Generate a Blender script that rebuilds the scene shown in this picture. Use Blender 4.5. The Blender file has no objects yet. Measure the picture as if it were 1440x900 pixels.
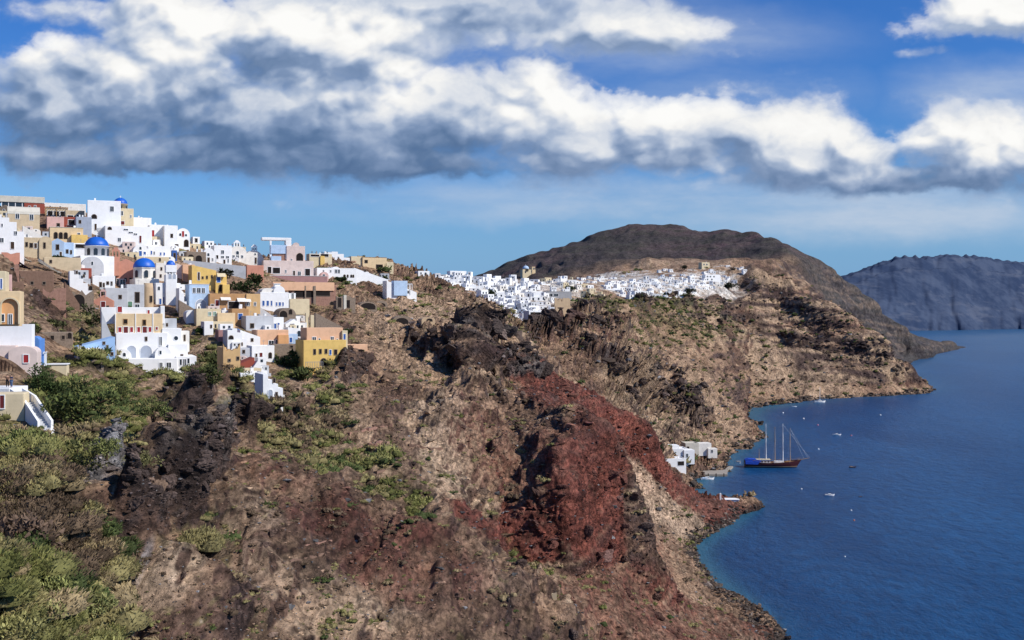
import bpy, bmesh, math, random
import numpy as np
from mathutils import Vector, Matrix
from mathutils.geometry import delaunay_2d_cdt

random.seed(7)
rng = np.random.default_rng(7)
SC = bpy.context.scene
COL = SC.collection
F, CX, HY, HC = 1500.0, 720.0, 440.0, 90.0      # focal length in photo pixels, image centre, horizon row, eye height (m)

# ------------------------------------------------------------------ camera
cam = bpy.data.cameras.new('camera')
cam.sensor_width = 36.0
cam.lens = 36.0 * F / 1440.0
cam.shift_y = -10.0 / 1440.0
cam.clip_start, cam.clip_end = 1.0, 120000.0
camo = bpy.data.objects.new('camera', cam)
camo.location = (0, 0, HC)
camo.rotation_euler = (math.radians(90), 0, 0)
COL.objects.link(camo)
SC.camera = camo
SC.view_settings.view_transform = 'Standard'
SC.view_settings.look = 'None'
SC.view_settings.exposure = 0
SC.cycles.use_denoising = True
SC.cycles.max_bounces = 5
SC.cycles.diffuse_bounces = 3
SC.cycles.transparent_max_bounces = 6

SUN = Vector((0.72, -0.26, 0.64)).normalized()

# ------------------------------------------------------------------ node helpers
def new_mat(name):
    m = bpy.data.materials.new(name)
    m.use_nodes = True
    nt = m.node_tree
    for n in list(nt.nodes):
        nt.nodes.remove(n)
    return m, nt

def nd(nt, typ, ins=None, **props):
    n = nt.nodes.new(typ)
    for k, v in props.items():
        setattr(n, k, v)
    for k, v in (ins or {}).items():
        s = n.inputs[k]
        if hasattr(v, 'is_output') or isinstance(v, bpy.types.NodeSocket):
            nt.links.new(v, s)
        else:
            s.default_value = v
    return n

class E:
    """scalar node expression"""
    def __init__(self, nt, s): self.nt, self.s = nt, s
    def _op(self, op, *o, clamp=False):
        n = self.nt.nodes.new('ShaderNodeMath'); n.operation = op; n.use_clamp = clamp
        for i, a in enumerate((self,) + o):
            if isinstance(a, E): self.nt.links.new(a.s, n.inputs[i])
            else: n.inputs[i].default_value = a
        return E(self.nt, n.outputs[0])
    def __add__(a, b): return a._op('ADD', b)
    def __radd__(a, b): return a._op('ADD', b)
    def __sub__(a, b): return a._op('SUBTRACT', b)
    def __rsub__(a, b): return (a * -1.0) + b
    def __mul__(a, b): return a._op('MULTIPLY', b)
    def __rmul__(a, b): return a._op('MULTIPLY', b)
    def __truediv__(a, b): return a._op('DIVIDE', b)
    def max(a, b): return a._op('MAXIMUM', b)
    def min(a, b): return a._op('MINIMUM', b)
    def pow(a, b): return a._op('POWER', b)
    def exp(a): return a._op('EXPONENT')
    def sat(a): return a._op('ADD', 0.0, clamp=True)
    def smooth(a, lo, hi):
        n = a.nt.nodes.new('ShaderNodeMapRange'); n.interpolation_type = 'SMOOTHSTEP'
        a.nt.links.new(a.s, n.inputs['Value'])
        n.inputs['From Min'].default_value = lo; n.inputs['From Max'].default_value = hi
        return E(a.nt, n.outputs['Result'])

def mixc(nt, f, a, b, mode='MIX'):
    n = nt.nodes.new('ShaderNodeMix'); n.data_type = 'RGBA'; n.blend_type = mode
    for sock, v in ((n.inputs[0], f), (n.inputs[6], a), (n.inputs[7], b)):
        if isinstance(v, E): v = v.s
        if isinstance(v, bpy.types.NodeSocket): nt.links.new(v, sock)
        elif isinstance(v, (int, float)): sock.default_value = v
        else: sock.default_value = (*v[:3], 1.0)
    return n.outputs[2]

# ------------------------------------------------------------------ numpy noise
_perm = rng.permutation(256).astype(np.int32)
_perm = np.concatenate([_perm, _perm, _perm])
_grad = rng.normal(size=(256, 3)).astype(np.float32)
_grad /= np.linalg.norm(_grad, axis=1, keepdims=True)
_rnd = rng.random((256, 3)).astype(np.float32)

def _hash(ix, iy, iz):
    return _perm[_perm[_perm[ix & 255] + (iy & 255)] + (iz & 255)]

def pnoise(x, y, z):
    """gradient noise, about -1..1"""
    x = np.asarray(x, np.float32); y = np.asarray(y, np.float32); z = np.asarray(z, np.float32)
    xf, yf, zf = np.floor(x), np.floor(y), np.floor(z)
    ix, iy, iz = xf.astype(np.int32), yf.astype(np.int32), zf.astype(np.int32)
    x, y, z = x - xf, y - yf, z - zf
    u, v, w = x*x*x*(x*(x*6-15)+10), y*y*y*(y*(y*6-15)+10), z*z*z*(z*(z*6-15)+10)
    out = 0
    for a in (0, 1):
        for b in (0, 1):
            for c in (0, 1):
                g = _grad[_hash(ix+a, iy+b, iz+c)]
                dot = g[..., 0]*(x-a) + g[..., 1]*(y-b) + g[..., 2]*(z-c)
                out = out + dot * (u if a else 1-u) * (v if b else 1-v) * (w if c else 1-w)
    return out * 1.5

def worley(x, y, z):
    """F1, F2 distances"""
    xf, yf, zf = np.floor(x).astype(np.int32), np.floor(y).astype(np.int32), np.floor(z).astype(np.int32)
    f1 = np.full(x.shape, 9.0, np.float32); f2 = f1.copy()
    for a in (-1, 0, 1):
        for b in (-1, 0, 1):
            for c in (-1, 0, 1):
                r = _rnd[_hash(xf+a, yf+b, zf+c)]
                dd = (xf+a+r[..., 0]-x)**2 + (yf+b+r[..., 1]-y)**2 + (zf+c+r[..., 2]-z)**2
                f2 = np.minimum(f2, np.maximum(f1, dd)); f1 = np.minimum(f1, dd)
    return np.sqrt(f1), np.sqrt(f2)

def sstep(a, b, x):
    t = np.clip((x-a)/(b-a), 0, 1)
    return t*t*(3-2*t)

def blur(a, n, axis):
    """three box passes"""
    if n < 1: return a
    for _ in range(3):
        p = [(0, 0), (0, 0)]; p[axis] = (n+1, n)
        c = np.cumsum(np.pad(a, p, mode='edge'), axis=axis)
        m = a.shape[axis]
        hi = np.take(c, range(2*n+1, 2*n+1+m), axis=axis); lo = np.take(c, range(0, m), axis=axis)
        a = (hi-lo)/(2*n+1)
    return a

# ------------------------------------------------------------------ object helpers
def tag(o, label=None, cat=None, group=None, kind=None):
    if label: o['label'] = label
    if cat: o['category'] = cat
    if group: o['group'] = group
    if kind: o['kind'] = kind
    return o

def mesh_np(name, verts, faces, mat, parent=None, smooth=True):
    """verts (n,3), faces (m,k) arrays -> object"""
    me = bpy.data.meshes.new(name)
    n, m, k = len(verts), len(faces), faces.shape[1]
    me.vertices.add(n); me.vertices.foreach_set('co', np.ascontiguousarray(verts, np.float32).ravel())
    me.loops.add(m*k); me.loops.foreach_set('vertex_index', np.ascontiguousarray(faces, np.int32).ravel())
    me.polygons.add(m); me.polygons.foreach_set('loop_start', np.arange(0, m*k, k, dtype=np.int32))
    me.polygons.foreach_set('use_smooth', np.full(m, smooth, dtype=bool))
    me.update(calc_edges=True)
    me.materials.append(mat)
    o = bpy.data.objects.new(name, me); COL.objects.link(o)
    if parent: o.parent = parent
    return o

def add_col(o, cols, name='Col'):
    a = o.data.attributes.new(name, 'FLOAT_COLOR', 'POINT')
    c = np.ones((len(o.data.vertices), 4), np.float32); c[:, :3] = cols
    a.data.foreach_set('color', c.ravel())

def W(px, py, d):
    return Vector(((px-CX)/F*d, d, HC-(py-HY)/F*d))
# ------------------------------------------------------------------ terrain: control points of the surveyed slope
# per column of the view: (row, distance) or ('z', distance, height)
Z = 'z'
cols = {
 -500: [(Z,20,72),(Z,50,77),(Z,72,80),(Z,84,77),(Z,92,77),(Z,115,80),(Z,140,83),(Z,172,90),(Z,230,101),(Z,330,112),(Z,430,132),(Z,460,138),(Z,540,135),(Z,900,80),(Z,1600,10),(Z,3500,5)],
 0: [(Z,20,66),(Z,50,71),(783,72),(Z,84,68.5),(785,92),(690,104),(640,115),(606,130),(582,139),(536,149),(478,172),(415,230),(378,330),(332,390),(302,430),(288,460),(Z,540,135),(Z,900,80),(Z,1600,10),(Z,3500,5)],
 60: [(Z,20,64),(Z,50,68.5),(797,75),(Z,86,66.5),(790,95),(700,107),(650,118),(600,133),(570,147),(535,165),(500,195),(450,245),(390,330),(340,395),(304,440),(290,465),(Z,540,135),(Z,900,80)],
 110: [(Z,20,61),(Z,50,65),(838,78),(Z,88,63),(826,95),(740,104),(690,113),(640,125),(600,142),(560,164),(530,190),(508,220),(482,255),(440,292),(400,332),(372,372),(332,412),(303,448),(292,472),(Z,540,135),(Z,900,80)],
 158: [(Z,20,57),(Z,50,61),(902,82),(Z,92,58.5),(880,97),(800,104),(740,111),(690,120),(630,140),(590,165),(550,200),(522,250),(508,285),(480,310),(440,335),(400,370),(365,402),(330,437),(310,470),(Z,545,132),(Z,900,80)],
 210: [(Z,20,50),(Z,60,56),(930,90),(850,98),(770,108),(700,120),(640,141),(590,172),(552,218),(527,275),(512,305),(480,328),(440,352),(400,388),(360,428),(334,462),(318,500),(Z,560,131),(Z,900,80)],
 300: [(Z,20,43),(Z,60,52),(930,97),(850,108),(770,125),(690,150),(620,185),(560,235),(525,280),(480,318),(440,355),(400,405),(372,455),(350,495),(Z,560,121),(Z,900,75)],
 400: [(Z,20,38),(Z,60,47),(930,107),(850,120),(770,138),(690,165),(620,203),(565,255),(525,300),(480,345),(440,400),(400,470),(378,535),(368,575),(Z,640,117),(Z,900,80)],
 500: [(Z,20,33),(Z,60,42),(930,118),(850,133),(770,155),(690,185),(620,225),(560,280),(520,330),(480,390),(440,460),(400,540),(376,610),(368,650),(Z,720,116),(Z,950,90)],
 560: [(Z,20,30),(Z,60,40),(930,125),(850,143),(770,167),(690,200),(620,240),(560,300),(520,355),(480,425),(440,500),(405,590),(380,665),(Z,740,112),(Z,960,105)],
 610: [(Z,20,27),(Z,60,37),(930,132),(850,150),(770,176),(690,211),(620,256),(560,320),(520,380),(480,450),(440,540),(412,630),(402,700),(Z,790,106),(406,880),(384,1000),(Z,1120,118),(Z,1700,60)],
 655: [(Z,20,24),(Z,60,34),(930,139),(850,158),(770,186),(690,222),(620,268),(565,345),(478,392),(462,470),(438,600),(424,690),(Z,780,94),(424,880),(386,1030),(Z,1140,120),(Z,1700,75)],
 700: [(Z,20,22),(Z,60,32),(930,146),(850,174),(775,220),(742,227.5),(690,249),(620,286),(585,330),(560,378),(474,418),(462,500),(446,620),(438,660),(Z,740,78),(455,810),(425,890),(392,1050),(Z,1150,122),(Z,1600,100),(Z,1900,130),(386,2450),(Z,3000,150)],
 740: [(Z,20,20),(Z,60,30),(930,154),(850,188),(797,220),(716,228.5),(660,256),(600,302),(570,345),(552,385),(482,412),(470,470),(Z,540,72),(470,690),(455,790),(440,850),(415,950),(394,1080),(Z,1170,122),(Z,1600,110),(Z,1900,145),(370,2500),(Z,3000,180)],
 770: [(Z,20,18),(Z,60,28),(930,160),(860,192),(808,220),(699,229),(650,254),(605,290),(575,325),(563,375),(Z,405,56),(531,443),(Z,480,56),(525,560),(490,660),(455,790),(440,860),(415,960),(392,1110),(Z,1200,122),(Z,1600,115),(Z,1900,155),(359,2500),(Z,3000,200)],
 797: [(Z,20,17),(Z,60,26),(930,166),(860,196),(817,220),(682,230),(640,246),(600,280),(588,309),(Z,340,48),(572,402),(536,440),(Z,480,52),(530,570),(500,650),(465,760),(445,840),(420,960),(392,1130),(Z,1220,124),(Z,1600,125),(Z,1900,165),(350,2550),(Z,3000,220)],
 842: [(Z,20,14),(Z,60,23),(930,176),(860,207),(797,247),(610,271),(600,288),(Z,310,38),(620,395),(600,420),(565,441),(Z,480,42),(560,580),(520,660),(480,770),(450,880),(425,980),(392,1160),(Z,1260,128),(Z,1600,140),(Z,1900,170),(332,2650),(Z,3100,240)],
 866: [(Z,20,13),(Z,60,21),(930,182),(860,220),(786,262),(632,279),(Z,295,36),(760,325),(720,380),(690,415),(658,431),(575,445),(Z,480,38),(570,585),(530,670),(490,780),(455,900),(425,1010),(392,1190),(Z,1280,130),(Z,1600,150),(Z,1900,170),(325,2680),(Z,3100,240)],
 905: [(Z,20,10),(Z,60,18),(930,192),(850,248),(800,308),(765,362),(735,405),(700,430),(672,441),(592,452),(Z,490,32),(585,605),(555,680),(520,770),(480,890),(450,990),(425,1060),(392,1250),(Z,1330,131),(Z,1600,160),(385,1900),(319,2700),(Z,3200,250)],
 930: [(Z,60,15),(930,200),(860,258),(810,312),(775,363),(740,412),(705,438),(668,448),(632,458),(Z,500,12),(Z,560,5),(Z,640,5),(608,690),(570,780),(530,880),(490,990),(450,1110),(425,1160),(392,1290),(Z,1380,136),(Z,1600,165),(380,1950),(320,2680),(Z,3200,250)],
 960: [(Z,20,7),(Z,60,12),(930,210),(860,275),(820,325),(800,360),(783,393),(765,415),(735,438),(692,462),(Z,500,5),(Z,560,3.5),(Z,640,4.5),(612,730),(580,800),(540,890),(500,1000),(460,1110),(425,1200),(400,1300),(385,1400),(Z,1500,148),(378,1950),(324,2650),(Z,3200,250)],
 980: [(Z,20,4),(Z,60,9),(930,219),(880,279),(842,325),(803,372),(Z,400,-3),(765,415),(740,440),(698,468),(Z,490,2),(Z,525,-7),(Z,585,-6),(664,603),(645,640),(606,750),(570,840),(530,945),(490,1060),(455,1170),(422,1250),(400,1320),(382,1430),(Z,1550,153),(374,1950),(327,2600),(Z,3200,250)],
 1000: [(Z,20,0),(Z,60,5),(930,228),(880,282),(845,325),(822,353),(Z,380,-5),(Z,425,-3),(745,443),(703,473),(Z,500,1),(Z,530,-8),(Z,590,-6),(661,611),(640,650),(600,775),(560,880),(520,1000),(480,1120),(450,1210),(420,1290),(400,1340),(380,1470),(Z,1600,158),(370,1950),(330,2550),(Z,3200,250)],
 1050: [(Z,60,-5),(930,258),(885,295),(850,329),(Z,350,-7),(Z,420,-10),(Z,475,-3),(715,487),(Z,500,-2),(Z,560,-10),(Z,690,-6),(624,734),(607,790),(598,850),(Z,930,-5),(566,1071),(540,1130),(500,1230),(460,1320),(420,1400),(392,1450),(372,1560),(336,2250),(Z,3100,220)],
 1100: [(Z,60,-15),(Z,200,-10),(930,285),(892,298),(Z,320,-9),(Z,420,-14),(Z,560,-14),(Z,750,-10),(Z,900,-10),(Z,1060,-5),(562,1107),(540,1160),(500,1260),(460,1340),(420,1420),(396,1480),(378,1600),(352,1950),(Z,2300,190),(Z,3100,180)],
 1140: [(Z,60,-18),(Z,300,-15),(Z,560,-16),(Z,900,-12),(Z,1080,-6),(559,1135),(540,1170),(500,1255),(460,1310),(428,1360),(412,1500),(374,1950),(Z,2300,170),(Z,3100,150)],
 1200: [(Z,60,-20),(Z,300,-18),(Z,900,-15),(Z,1120,-6),(556,1164),(530,1195),(500,1235),(462,1280),(456,1300),(Z,1500,35),(460,1900),(414,2080),(Z,2400,120),(Z,3100,90)],
 1240: [(Z,60,-22),(Z,900,-15),(Z,1140,-6),(553,1195),(530,1215),(487,1250),(Z,1350,30),(Z,1600,10),(500,2000),(450,2110),(Z,2400,65),(Z,3100,40)],
 1264: [(Z,60,-22),(Z,900,-15),(Z,1150,-6),(551,1216),(535,1228),(513,1245),(Z,1320,8),(Z,1600,-8),(Z,2050,-2),(Z,2095,-3),(468,2130),(Z,2400,40),(Z,3100,10)],
 1303: [(Z,60,-22),(Z,900,-16),(Z,1180,-7),(549,1239),(Z,1260,-3),(Z,1600,-15),(Z,2090,-8),(Z,2143,-4),(496,2165),(Z,2400,15),(Z,3100,-5)],
 1325: [(Z,60,-24),(Z,900,-16),(Z,1240,-9),(Z,1600,-18),(Z,2100,-25),(Z,2200,-30),(Z,3100,-30)],
 1440: [(Z,20,-25),(Z,300,-25),(Z,900,-22),(Z,1600,-25),(Z,3500,-30)],
 2000: [(Z,20,-30),(Z,300,-30),(Z,900,-30),(Z,1600,-30),(Z,3500,-30)],
}
def zof(p):
    return (p[1], p[2]) if p[0] == Z else (p[1], HC-(p[0]-HY)/F*p[1])
for c in cols:
    L = [zof(p) for p in cols[c]]
    if L[0][0] > 20: L.insert(0, (20, L[0][1] - (3 if c < 1000 else 0)))
    if L[-1][0] < 3500: L.append((3500, L[-1][1]-15))
    cols[c] = L
# breaklines: (column, row, distance)
breaks = [
 [(700,775,220),(740,797,220),(770,808,220),(797,817,220),(842,797,247),(866,786,262)],
 [(700,742,227.5),(740,716,228.5),(770,699,229),(797,682,230),(797,640,246),(842,610,271),(866,632,279)],
 [(655,478,392),(700,474,418),(740,482,412)],
 [(740,552,385),(700,560,378),(655,565,345)],
 [(770,531,443),(797,536,440),(842,565,441),(866,575,445),(905,592,452),(930,632,458),(960,692,462),(1000,703,473),(1050,715,487)],
 [(866,658,431),(905,672,441),(930,668,448)],
 [(960,783,393),(1000,745,443),(1050,715,487)],
 [(960,783,393),(1000,822,353),(1050,850,329),(1100,892,298)],
 [(1050,566,1071),(1100,562,1107),(1140,559,1135),(1200,556,1164),(1240,553,1195),(1264,551,1216),(1303,549,1239)],
 [(1100,396,1480),(1140,428,1360),(1200,462,1280),(1240,487,1250),(1264,513,1245),(1303,549,1239)],
 [(1100,352,1950),(1140,374,1950),(1200,414,2080),(1240,450,2110),(1264,462,2130),(1303,489,2165)],
 [(0,783,72),(60,797,75),(110,838,78),(158,902,82)],
 [(905,319,2700),(930,320,2680),(960,324,2650),(1000,330,2550),(1050,336,2250),(1100,352,1950)],
]
SX = 2.2
pts, zs, key, edges = [], [], {}, []
def addp(c, d, z):
    k = (c, round(d, 1))
    if k not in key:
        key[k] = len(pts); pts.append(Vector(((c-CX)/F*SX, math.log(d)))); zs.append(z)
    return key[k]
for c, L in cols.items():
    for d, z in L: addp(c, d, z)
for b in breaks:
    ids = [addp(c, d, HC-(r-HY)/F*d) for c, r, d in b]
    edges += list(zip(ids[:-1], ids[1:]))
vo, eo, fo, ov, oe, of_ = delaunay_2d_cdt(pts, edges, [], 0, 1e-6)
vz = []
for v, src in zip(vo, ov): vz.append(np.mean([zs[i] for i in src]) if src else 0.0)
S0, S1, NS0 = -0.86, 0.62, 1100
L0, L1, ND0 = math.log(21), math.log(3450), 1500
sg = np.linspace(S0, S1, NS0); lg = np.linspace(L0, L1, ND0)
zb = np.full((NS0, ND0), np.nan)
for f in fo:
    p = [vo[i] for i in f]; zz = [vz[i] for i in f]
    x0, x1 = min(q.x for q in p)/SX, max(q.x for q in p)/SX
    y0, y1 = min(q.y for q in p), max(q.y for q in p)
    i0, i1 = np.searchsorted(sg, x0-1e-9), np.searchsorted(sg, x1+1e-9)
    j0, j1 = np.searchsorted(lg, y0-1e-9), np.searchsorted(lg, y1+1e-9)
    if i1 <= i0 or j1 <= j0: continue
    X, Y = np.meshgrid(sg[i0:i1]*SX, lg[j0:j1], indexing='ij')
    (ax, ay), (bx, by), (cx_, cy_) = p
    den = (by-cy_)*(ax-cx_)+(cx_-bx)*(ay-cy_)
    if abs(den) < 1e-12: continue
    w0 = ((by-cy_)*(X-cx_)+(cx_-bx)*(Y-cy_))/den
    w1 = ((cy_-ay)*(X-cx_)+(ax-cx_)*(Y-cy_))/den
    w2 = 1-w0-w1
    ins = (w0 > -1e-6) & (w1 > -1e-6) & (w2 > -1e-6)
    zb[i0:i1, j0:j1][ins] = (w0*zz[0]+w1*zz[1]+w2*zz[2])[ins]
bad = np.isnan(zb)
if bad.any(): zb[bad] = 0
SG, LG = np.meshgrid(sg, lg, indexing='ij')
PX, DD = SG*F+CX, np.exp(LG)
soft = blur(blur(zb, 10, 0), 7, 1)
softer = blur(blur(zb, 1, 0), 1, 1)
sharp = sstep(660, 700, PX)*sstep(960, 920, PX)*sstep(170, 195, DD)*sstep(520, 480, DD)
sharp = np.maximum(sharp, sstep(980, 1020, PX))
sharp = np.maximum(sharp, sstep(620, 650, PX)*sstep(770, 745, PX)*sstep(330, 350, DD)*sstep(470, 440, DD))
zb = softer*sharp + soft*(1-sharp)

# final grid: rows follow the slope so that steep faces get their share of vertices
NS, ND = 1240, 1150
s_in = np.linspace(-0.50, 0.42, NS-140)
sN = np.concatenate([np.linspace(S0, -0.50, 90, endpoint=False), s_in, np.linspace(0.42, S1, 51)[1:]])
NS = len(sN)
ci = np.interp(sN, sg, np.arange(NS0)); c0 = np.clip(ci.astype(int), 0, NS0-2); cf = (ci-c0)[:, None]
zc = zb[c0]*(1-cf)+zb[c0+1]*cf
dg = np.exp(lg)
pyc = HY+(HC-zc)/dg[None]*F
step = np.minimum(np.abs(np.diff(pyc, axis=1)), 60)/1.1 + np.diff(lg)[None]*240
step *= np.where(pyc[:, 1:] > 1000, 0.25, 1.0)
step = blur(step, 6, 0)
cum = np.concatenate([np.zeros((NS, 1)), np.cumsum(step, axis=1)], axis=1)
cum /= cum[:, -1:]
tt = np.linspace(0, 1, ND)
LD = np.empty((NS, ND)); ZB = np.empty((NS, ND))
for i in range(NS):
    LD[i] = np.interp(tt, cum[i], lg); ZB[i] = np.interp(LD[i], lg, zc[i])
D = np.exp(LD); Sm = np.repeat(sN[:, None], ND, 1)
Xm, Ym = Sm*D, D
PX = Sm*F+CX; PY = HY+(HC-ZB)/D*F

def grid_normals(X, Y, Zv):
    P = np.stack([X, Y, Zv], -1)
    a = np.gradient(P, axis=0); b = np.gradient(P, axis=1)
    n = np.cross(a, b); n /= np.linalg.norm(n, axis=-1, keepdims=True)+1e-9
    return n * np.sign(n[..., 2:3]+1e-9)
Nb = grid_normals(Xm, Ym, ZB)
slope0 = 1-Nb[..., 2]

# ---- areas of different ground, as soft ellipses around surveyed spots, with edges broken by noise
YS = 1/(1+1.6*sstep(700, 450, D))          # near slope: beds run along the contours
YW = Ym*YS
q1 = pnoise(Xm/18, YW/18, ZB/18); q2 = pnoise(Xm/5+9, YW/5, ZB/5); q3 = pnoise(Xm/55+3, Ym/55, ZB/40)
jx = PX + 30*q1 + 12*q2; jy = PY + 16*pnoise(Xm/16, YW/16+40, ZB/16) + 7*q2
def ell(lst, dmin=0, dmax=9999):
    m = np.zeros_like(jx)
    ok = (D > dmin) & (D < dmax)
    for (cx, cy, rx, ry, ang, w) in lst:
        a = math.radians(ang); ca, sa = math.cos(a), math.sin(a)
        u = ((jx-cx)*ca+(jy-cy)*sa)/rx; v = (-(jx-cx)*sa+(jy-cy)*ca)/ry
        m = np.maximum(m, w*sstep(1.25, 0.75, np.sqrt(u*u+v*v)))
    return m*ok
m_red = ell([(745,752,62,40,15,1),(833,700,42,108,0,1),(790,655,50,36,20,.55),(655,775,44,40,20,1),(740,690,70,40,20,.45),(700,640,80,50,20,.25),
             (920,860,130,60,20,.55),(840,850,90,30,0,.45),(1000,860,90,40,32,.6),(560,840,110,42,30,.42),(450,770,60,22,0,.4),(380,720,60,20,10,.3)], 60, 300)
m_red = np.maximum(m_red, ell([(830,570,120,48,25,1.1),(900,640,50,60,0,1),(770,540,60,24,10,1),(990,705,75,26,32,1.0),(920,740,40,50,35,.3),(930,690,60,16,38,.7),(890,800,50,50,0,.4)], 300, 520))
m_dark = ell([(300,600,80,26,8,1),(255,700,42,52,25,1),(180,700,60,22,-15,.7),(180,800,40,90,10,.9),(330,630,45,14,-20,1),(690,515,62,46,0,1),(745,585,105,46,25,.33),(620,520,40,18,20,.8),
              (120,640,40,18,0,.4),(500,545,40,15,0,.6),(460,520,50,12,10,.5)], 60, 470)
m_dark = np.maximum(m_dark, ell([(920,555,85,26,28,1),(860,520,50,22,30,.8),(840,460,45,18,30,.9),(770,478,35,14,0,.9),(950,430,95,16,5,.75),(1000,455,60,18,10,.7),(1060,420,60,18,0,.7),
              (1150,470,60,50,40,.55),(1230,512,40,22,20,1),(1180,440,60,20,25,.7),(1265,480,40,25,30,.9),(1100,395,60,14,15,.8),(1200,420,60,30,40,.8)], 480, 2600))
m_veg = ell([(60,830,130,80,30,1.2),(30,640,90,90,20,1.1),(130,580,110,70,20,1),(260,560,110,26,5,.8),(430,650,120,36,38,.9),(520,700,110,26,38,.9),(560,740,60,22,30,.8),(290,500,40,50,0,1),(350,560,50,40,0,.8),(470,590,40,26,20,1),
             (420,520,50,26,0,1),(210,600,80,40,0,.6),(700,770,70,22,45,.8),(130,470,60,50,0,.8),(420,430,60,14,0,.6),(270,790,60,40,20,.5),(700,800,26,16,0,.6)], 60, 480)
m_veg = np.maximum(m_veg, ell([(900,440,120,18,5,.8),(765,465,40,12,0,.9),(960,460,80,26,8,.7),(730,455,40,10,0,.7),(880,470,60,20,20,.4)], 480, 1600))
m_brown = ell([(560,610,20,90,-14,1),(575,700,24,50,-10,.7),(480,720,75,40,20,.9),(510,805,75,45,20,.8),(640,880,110,36,0,.7),(420,690,60,28,20,.8),(765,630,75,55,15,.6),(300,720,40,50,0,.5),(880,770,40,60,30,.5),(230,900,70,40,0,.6),(620,800,60,30,20,.6)], 60, 420)
m_pale = ell([(615,640,38,70,-14,.9),(440,590,45,30,20,.6),(340,770,55,28,10,.7),(235,840,26,50,10,.9),(390,840,95,26,5,.6),(540,885,90,20,0,.6),(600,730,40,30,0,.4),(690,885,60,16,0,.5)], 60, 420)
m_gry = ell([(150,712,40,26,20,.9),(120,735,20,14,0,.8),(205,850,9,55,5,.9),(186,690,20,14,0,.6),(300,585,26,8,10,.5)], 60, 300)
m_bed = ell([(1140,475,110,60,35,.8),(1080,430,90,30,20,.6),(1240,505,40,40,20,.9),(900,560,90,26,28,.5)], 600, 1600)
m_white = ell([(640,395,48,16,8,.9),(700,410,46,24,28,1),(740,432,44,26,25,1),(775,402,60,14,14,.8),(940,405,105,15,6,1),(1000,394,40,10,0,.9)], 760, 1500)
m_tal = ell([(925,705,85,24,40,1),(900,690,40,30,40,1)], 300, 442)
m_tan = ell([(920,720,70,32,40,1),(240,850,40,50,20,.9),(520,640,90,60,20,.55),(600,480,90,60,0,.5),(700,445,40,20,0,1),(820,440,40,18,0,.9),(900,610,80,40,30,.8),(1080,480,120,60,35,.7),(950,560,120,50,35,.4),(480,890,120,40,0,.5),(800,800,60,30,0,.2)], 60, 1600)
vill = sstep(470, 430, PX)*sstep(250, 290, D)*sstep(640, 560, D)*sstep(-2, 4, 560-PY)
vill = np.maximum(vill, sstep(125, 85, PX)*sstep(112, 124, D)*sstep(230, 205, D))
n_br = pnoise(Xm/9+31, YW/9, ZB/7)+.6*pnoise(Xm/3.6+11, YW/3.6, ZB/3)
m_dark = m_dark*sstep(-.35, .15, n_br)
vill2 = sstep(800, 860, D)*sstep(1500, 1450, D)*sstep(455, 440, PY+22*sstep(790, 830, PX))*sstep(1060, 1040, PX)
flat = np.maximum(vill*.75, vill2)

# ---- relief: spurs, gullies, ledges and boulders, each wavelength fading where the grid cannot carry it
cell = D*0.0016
def oct_(lam, warp=0, ridged=False, zs=1.0, off=0):
    n = pnoise(Xm/lam+off+warp, YW/lam+off*1.7, ZB*zs/lam+off*.3)
    if ridged: n = 1-2*np.abs(n)
    return n * sstep(1.6, 4.0, lam/cell)
rough = np.clip(0.55+0.45*q3+0.8*m_dark-0.15*m_veg, .25, 1.7)*(1-.85*flat)
land = sstep(-12, 2, ZB)
far = sstep(700, 1300, D)
wz = q3*0.8
# gullies run down the slope: long in the fall direction, so use noise over the contour coordinate (mainly distance)
gul = 1-2*np.abs(pnoise(Xm/150+wz, Ym/34+wz*1.3, ZB*0+5)); gul2 = 1-2*np.abs(pnoise(Xm/60+q1*.3, Ym/14+q3*.5, ZB*0+15))
def scarp(lam, amp, off, w=.06):
    n = pnoise(Xm/lam+off+.35*q2, YW/lam+off*2.1+.25*q1, ZB/lam*.6)
    t = sum(np.tanh((n-c)/w) for c in (-.55, -.2, .15, .5))*.5
    return amp*t*sstep(1.6, 4, lam*.5/cell)
con = Xm*.72+Ym*.69; fal = Xm*.69-Ym*.72                       # along the contour / down the fall line of the far slope
gul_far = 1-2*np.abs(pnoise(con/95+wz*.6, fal/420+wz, ZB*0+7)); gul_far2 = 1-2*np.abs(pnoise(con/38+wz, fal/190+wz, ZB*0+27))
blockz = sstep(180, 200, D)*sstep(500, 470, D)*sstep(690, 730, PX)      # keep the red headlands where they stand
A = (1-.85*flat)*(1-.7*blockz)*land
disp = A*(1-far)*(5.0*gul*sstep(80, 160, D) + 2.6*gul2)*rough
mtn = 1-.65*sstep(1600, 1900, D)
disp += mtn*far*land*(1-.8*flat)*(sstep(700, 2000, D)*5+8)*(gul_far*.8+gul_far2*.5)*.8
disp += A*rough*(1.6*oct_(22, ridged=True, off=11) + 1.3*oct_(9, ridged=True, off=3))
disp += A*rough*(scarp(26, 3.4, 2)+scarp(11, 1.7, 6)+scarp(4.6, .75, 14))
disp += mtn*far*land*(1-.9*flat)*(scarp(70, 3.2, 3)+scarp(30, .7, 9))*(1-sstep(1500,1800,D)*.3)
for lam, amp, off in ((4.6, .85, 5), (2.4, .55, 8), (1.2, .32, 13), (.6, .16, 21)):
    disp += amp*rough*land*oct_(lam, off=off, ridged=(lam > 2))*(1-.6*flat)
disp += mtn*far*land*(1-.7*flat)*(3.2*oct_(30, ridged=True, off=31)+1.0*oct_(13, ridged=True, off=37))
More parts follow.
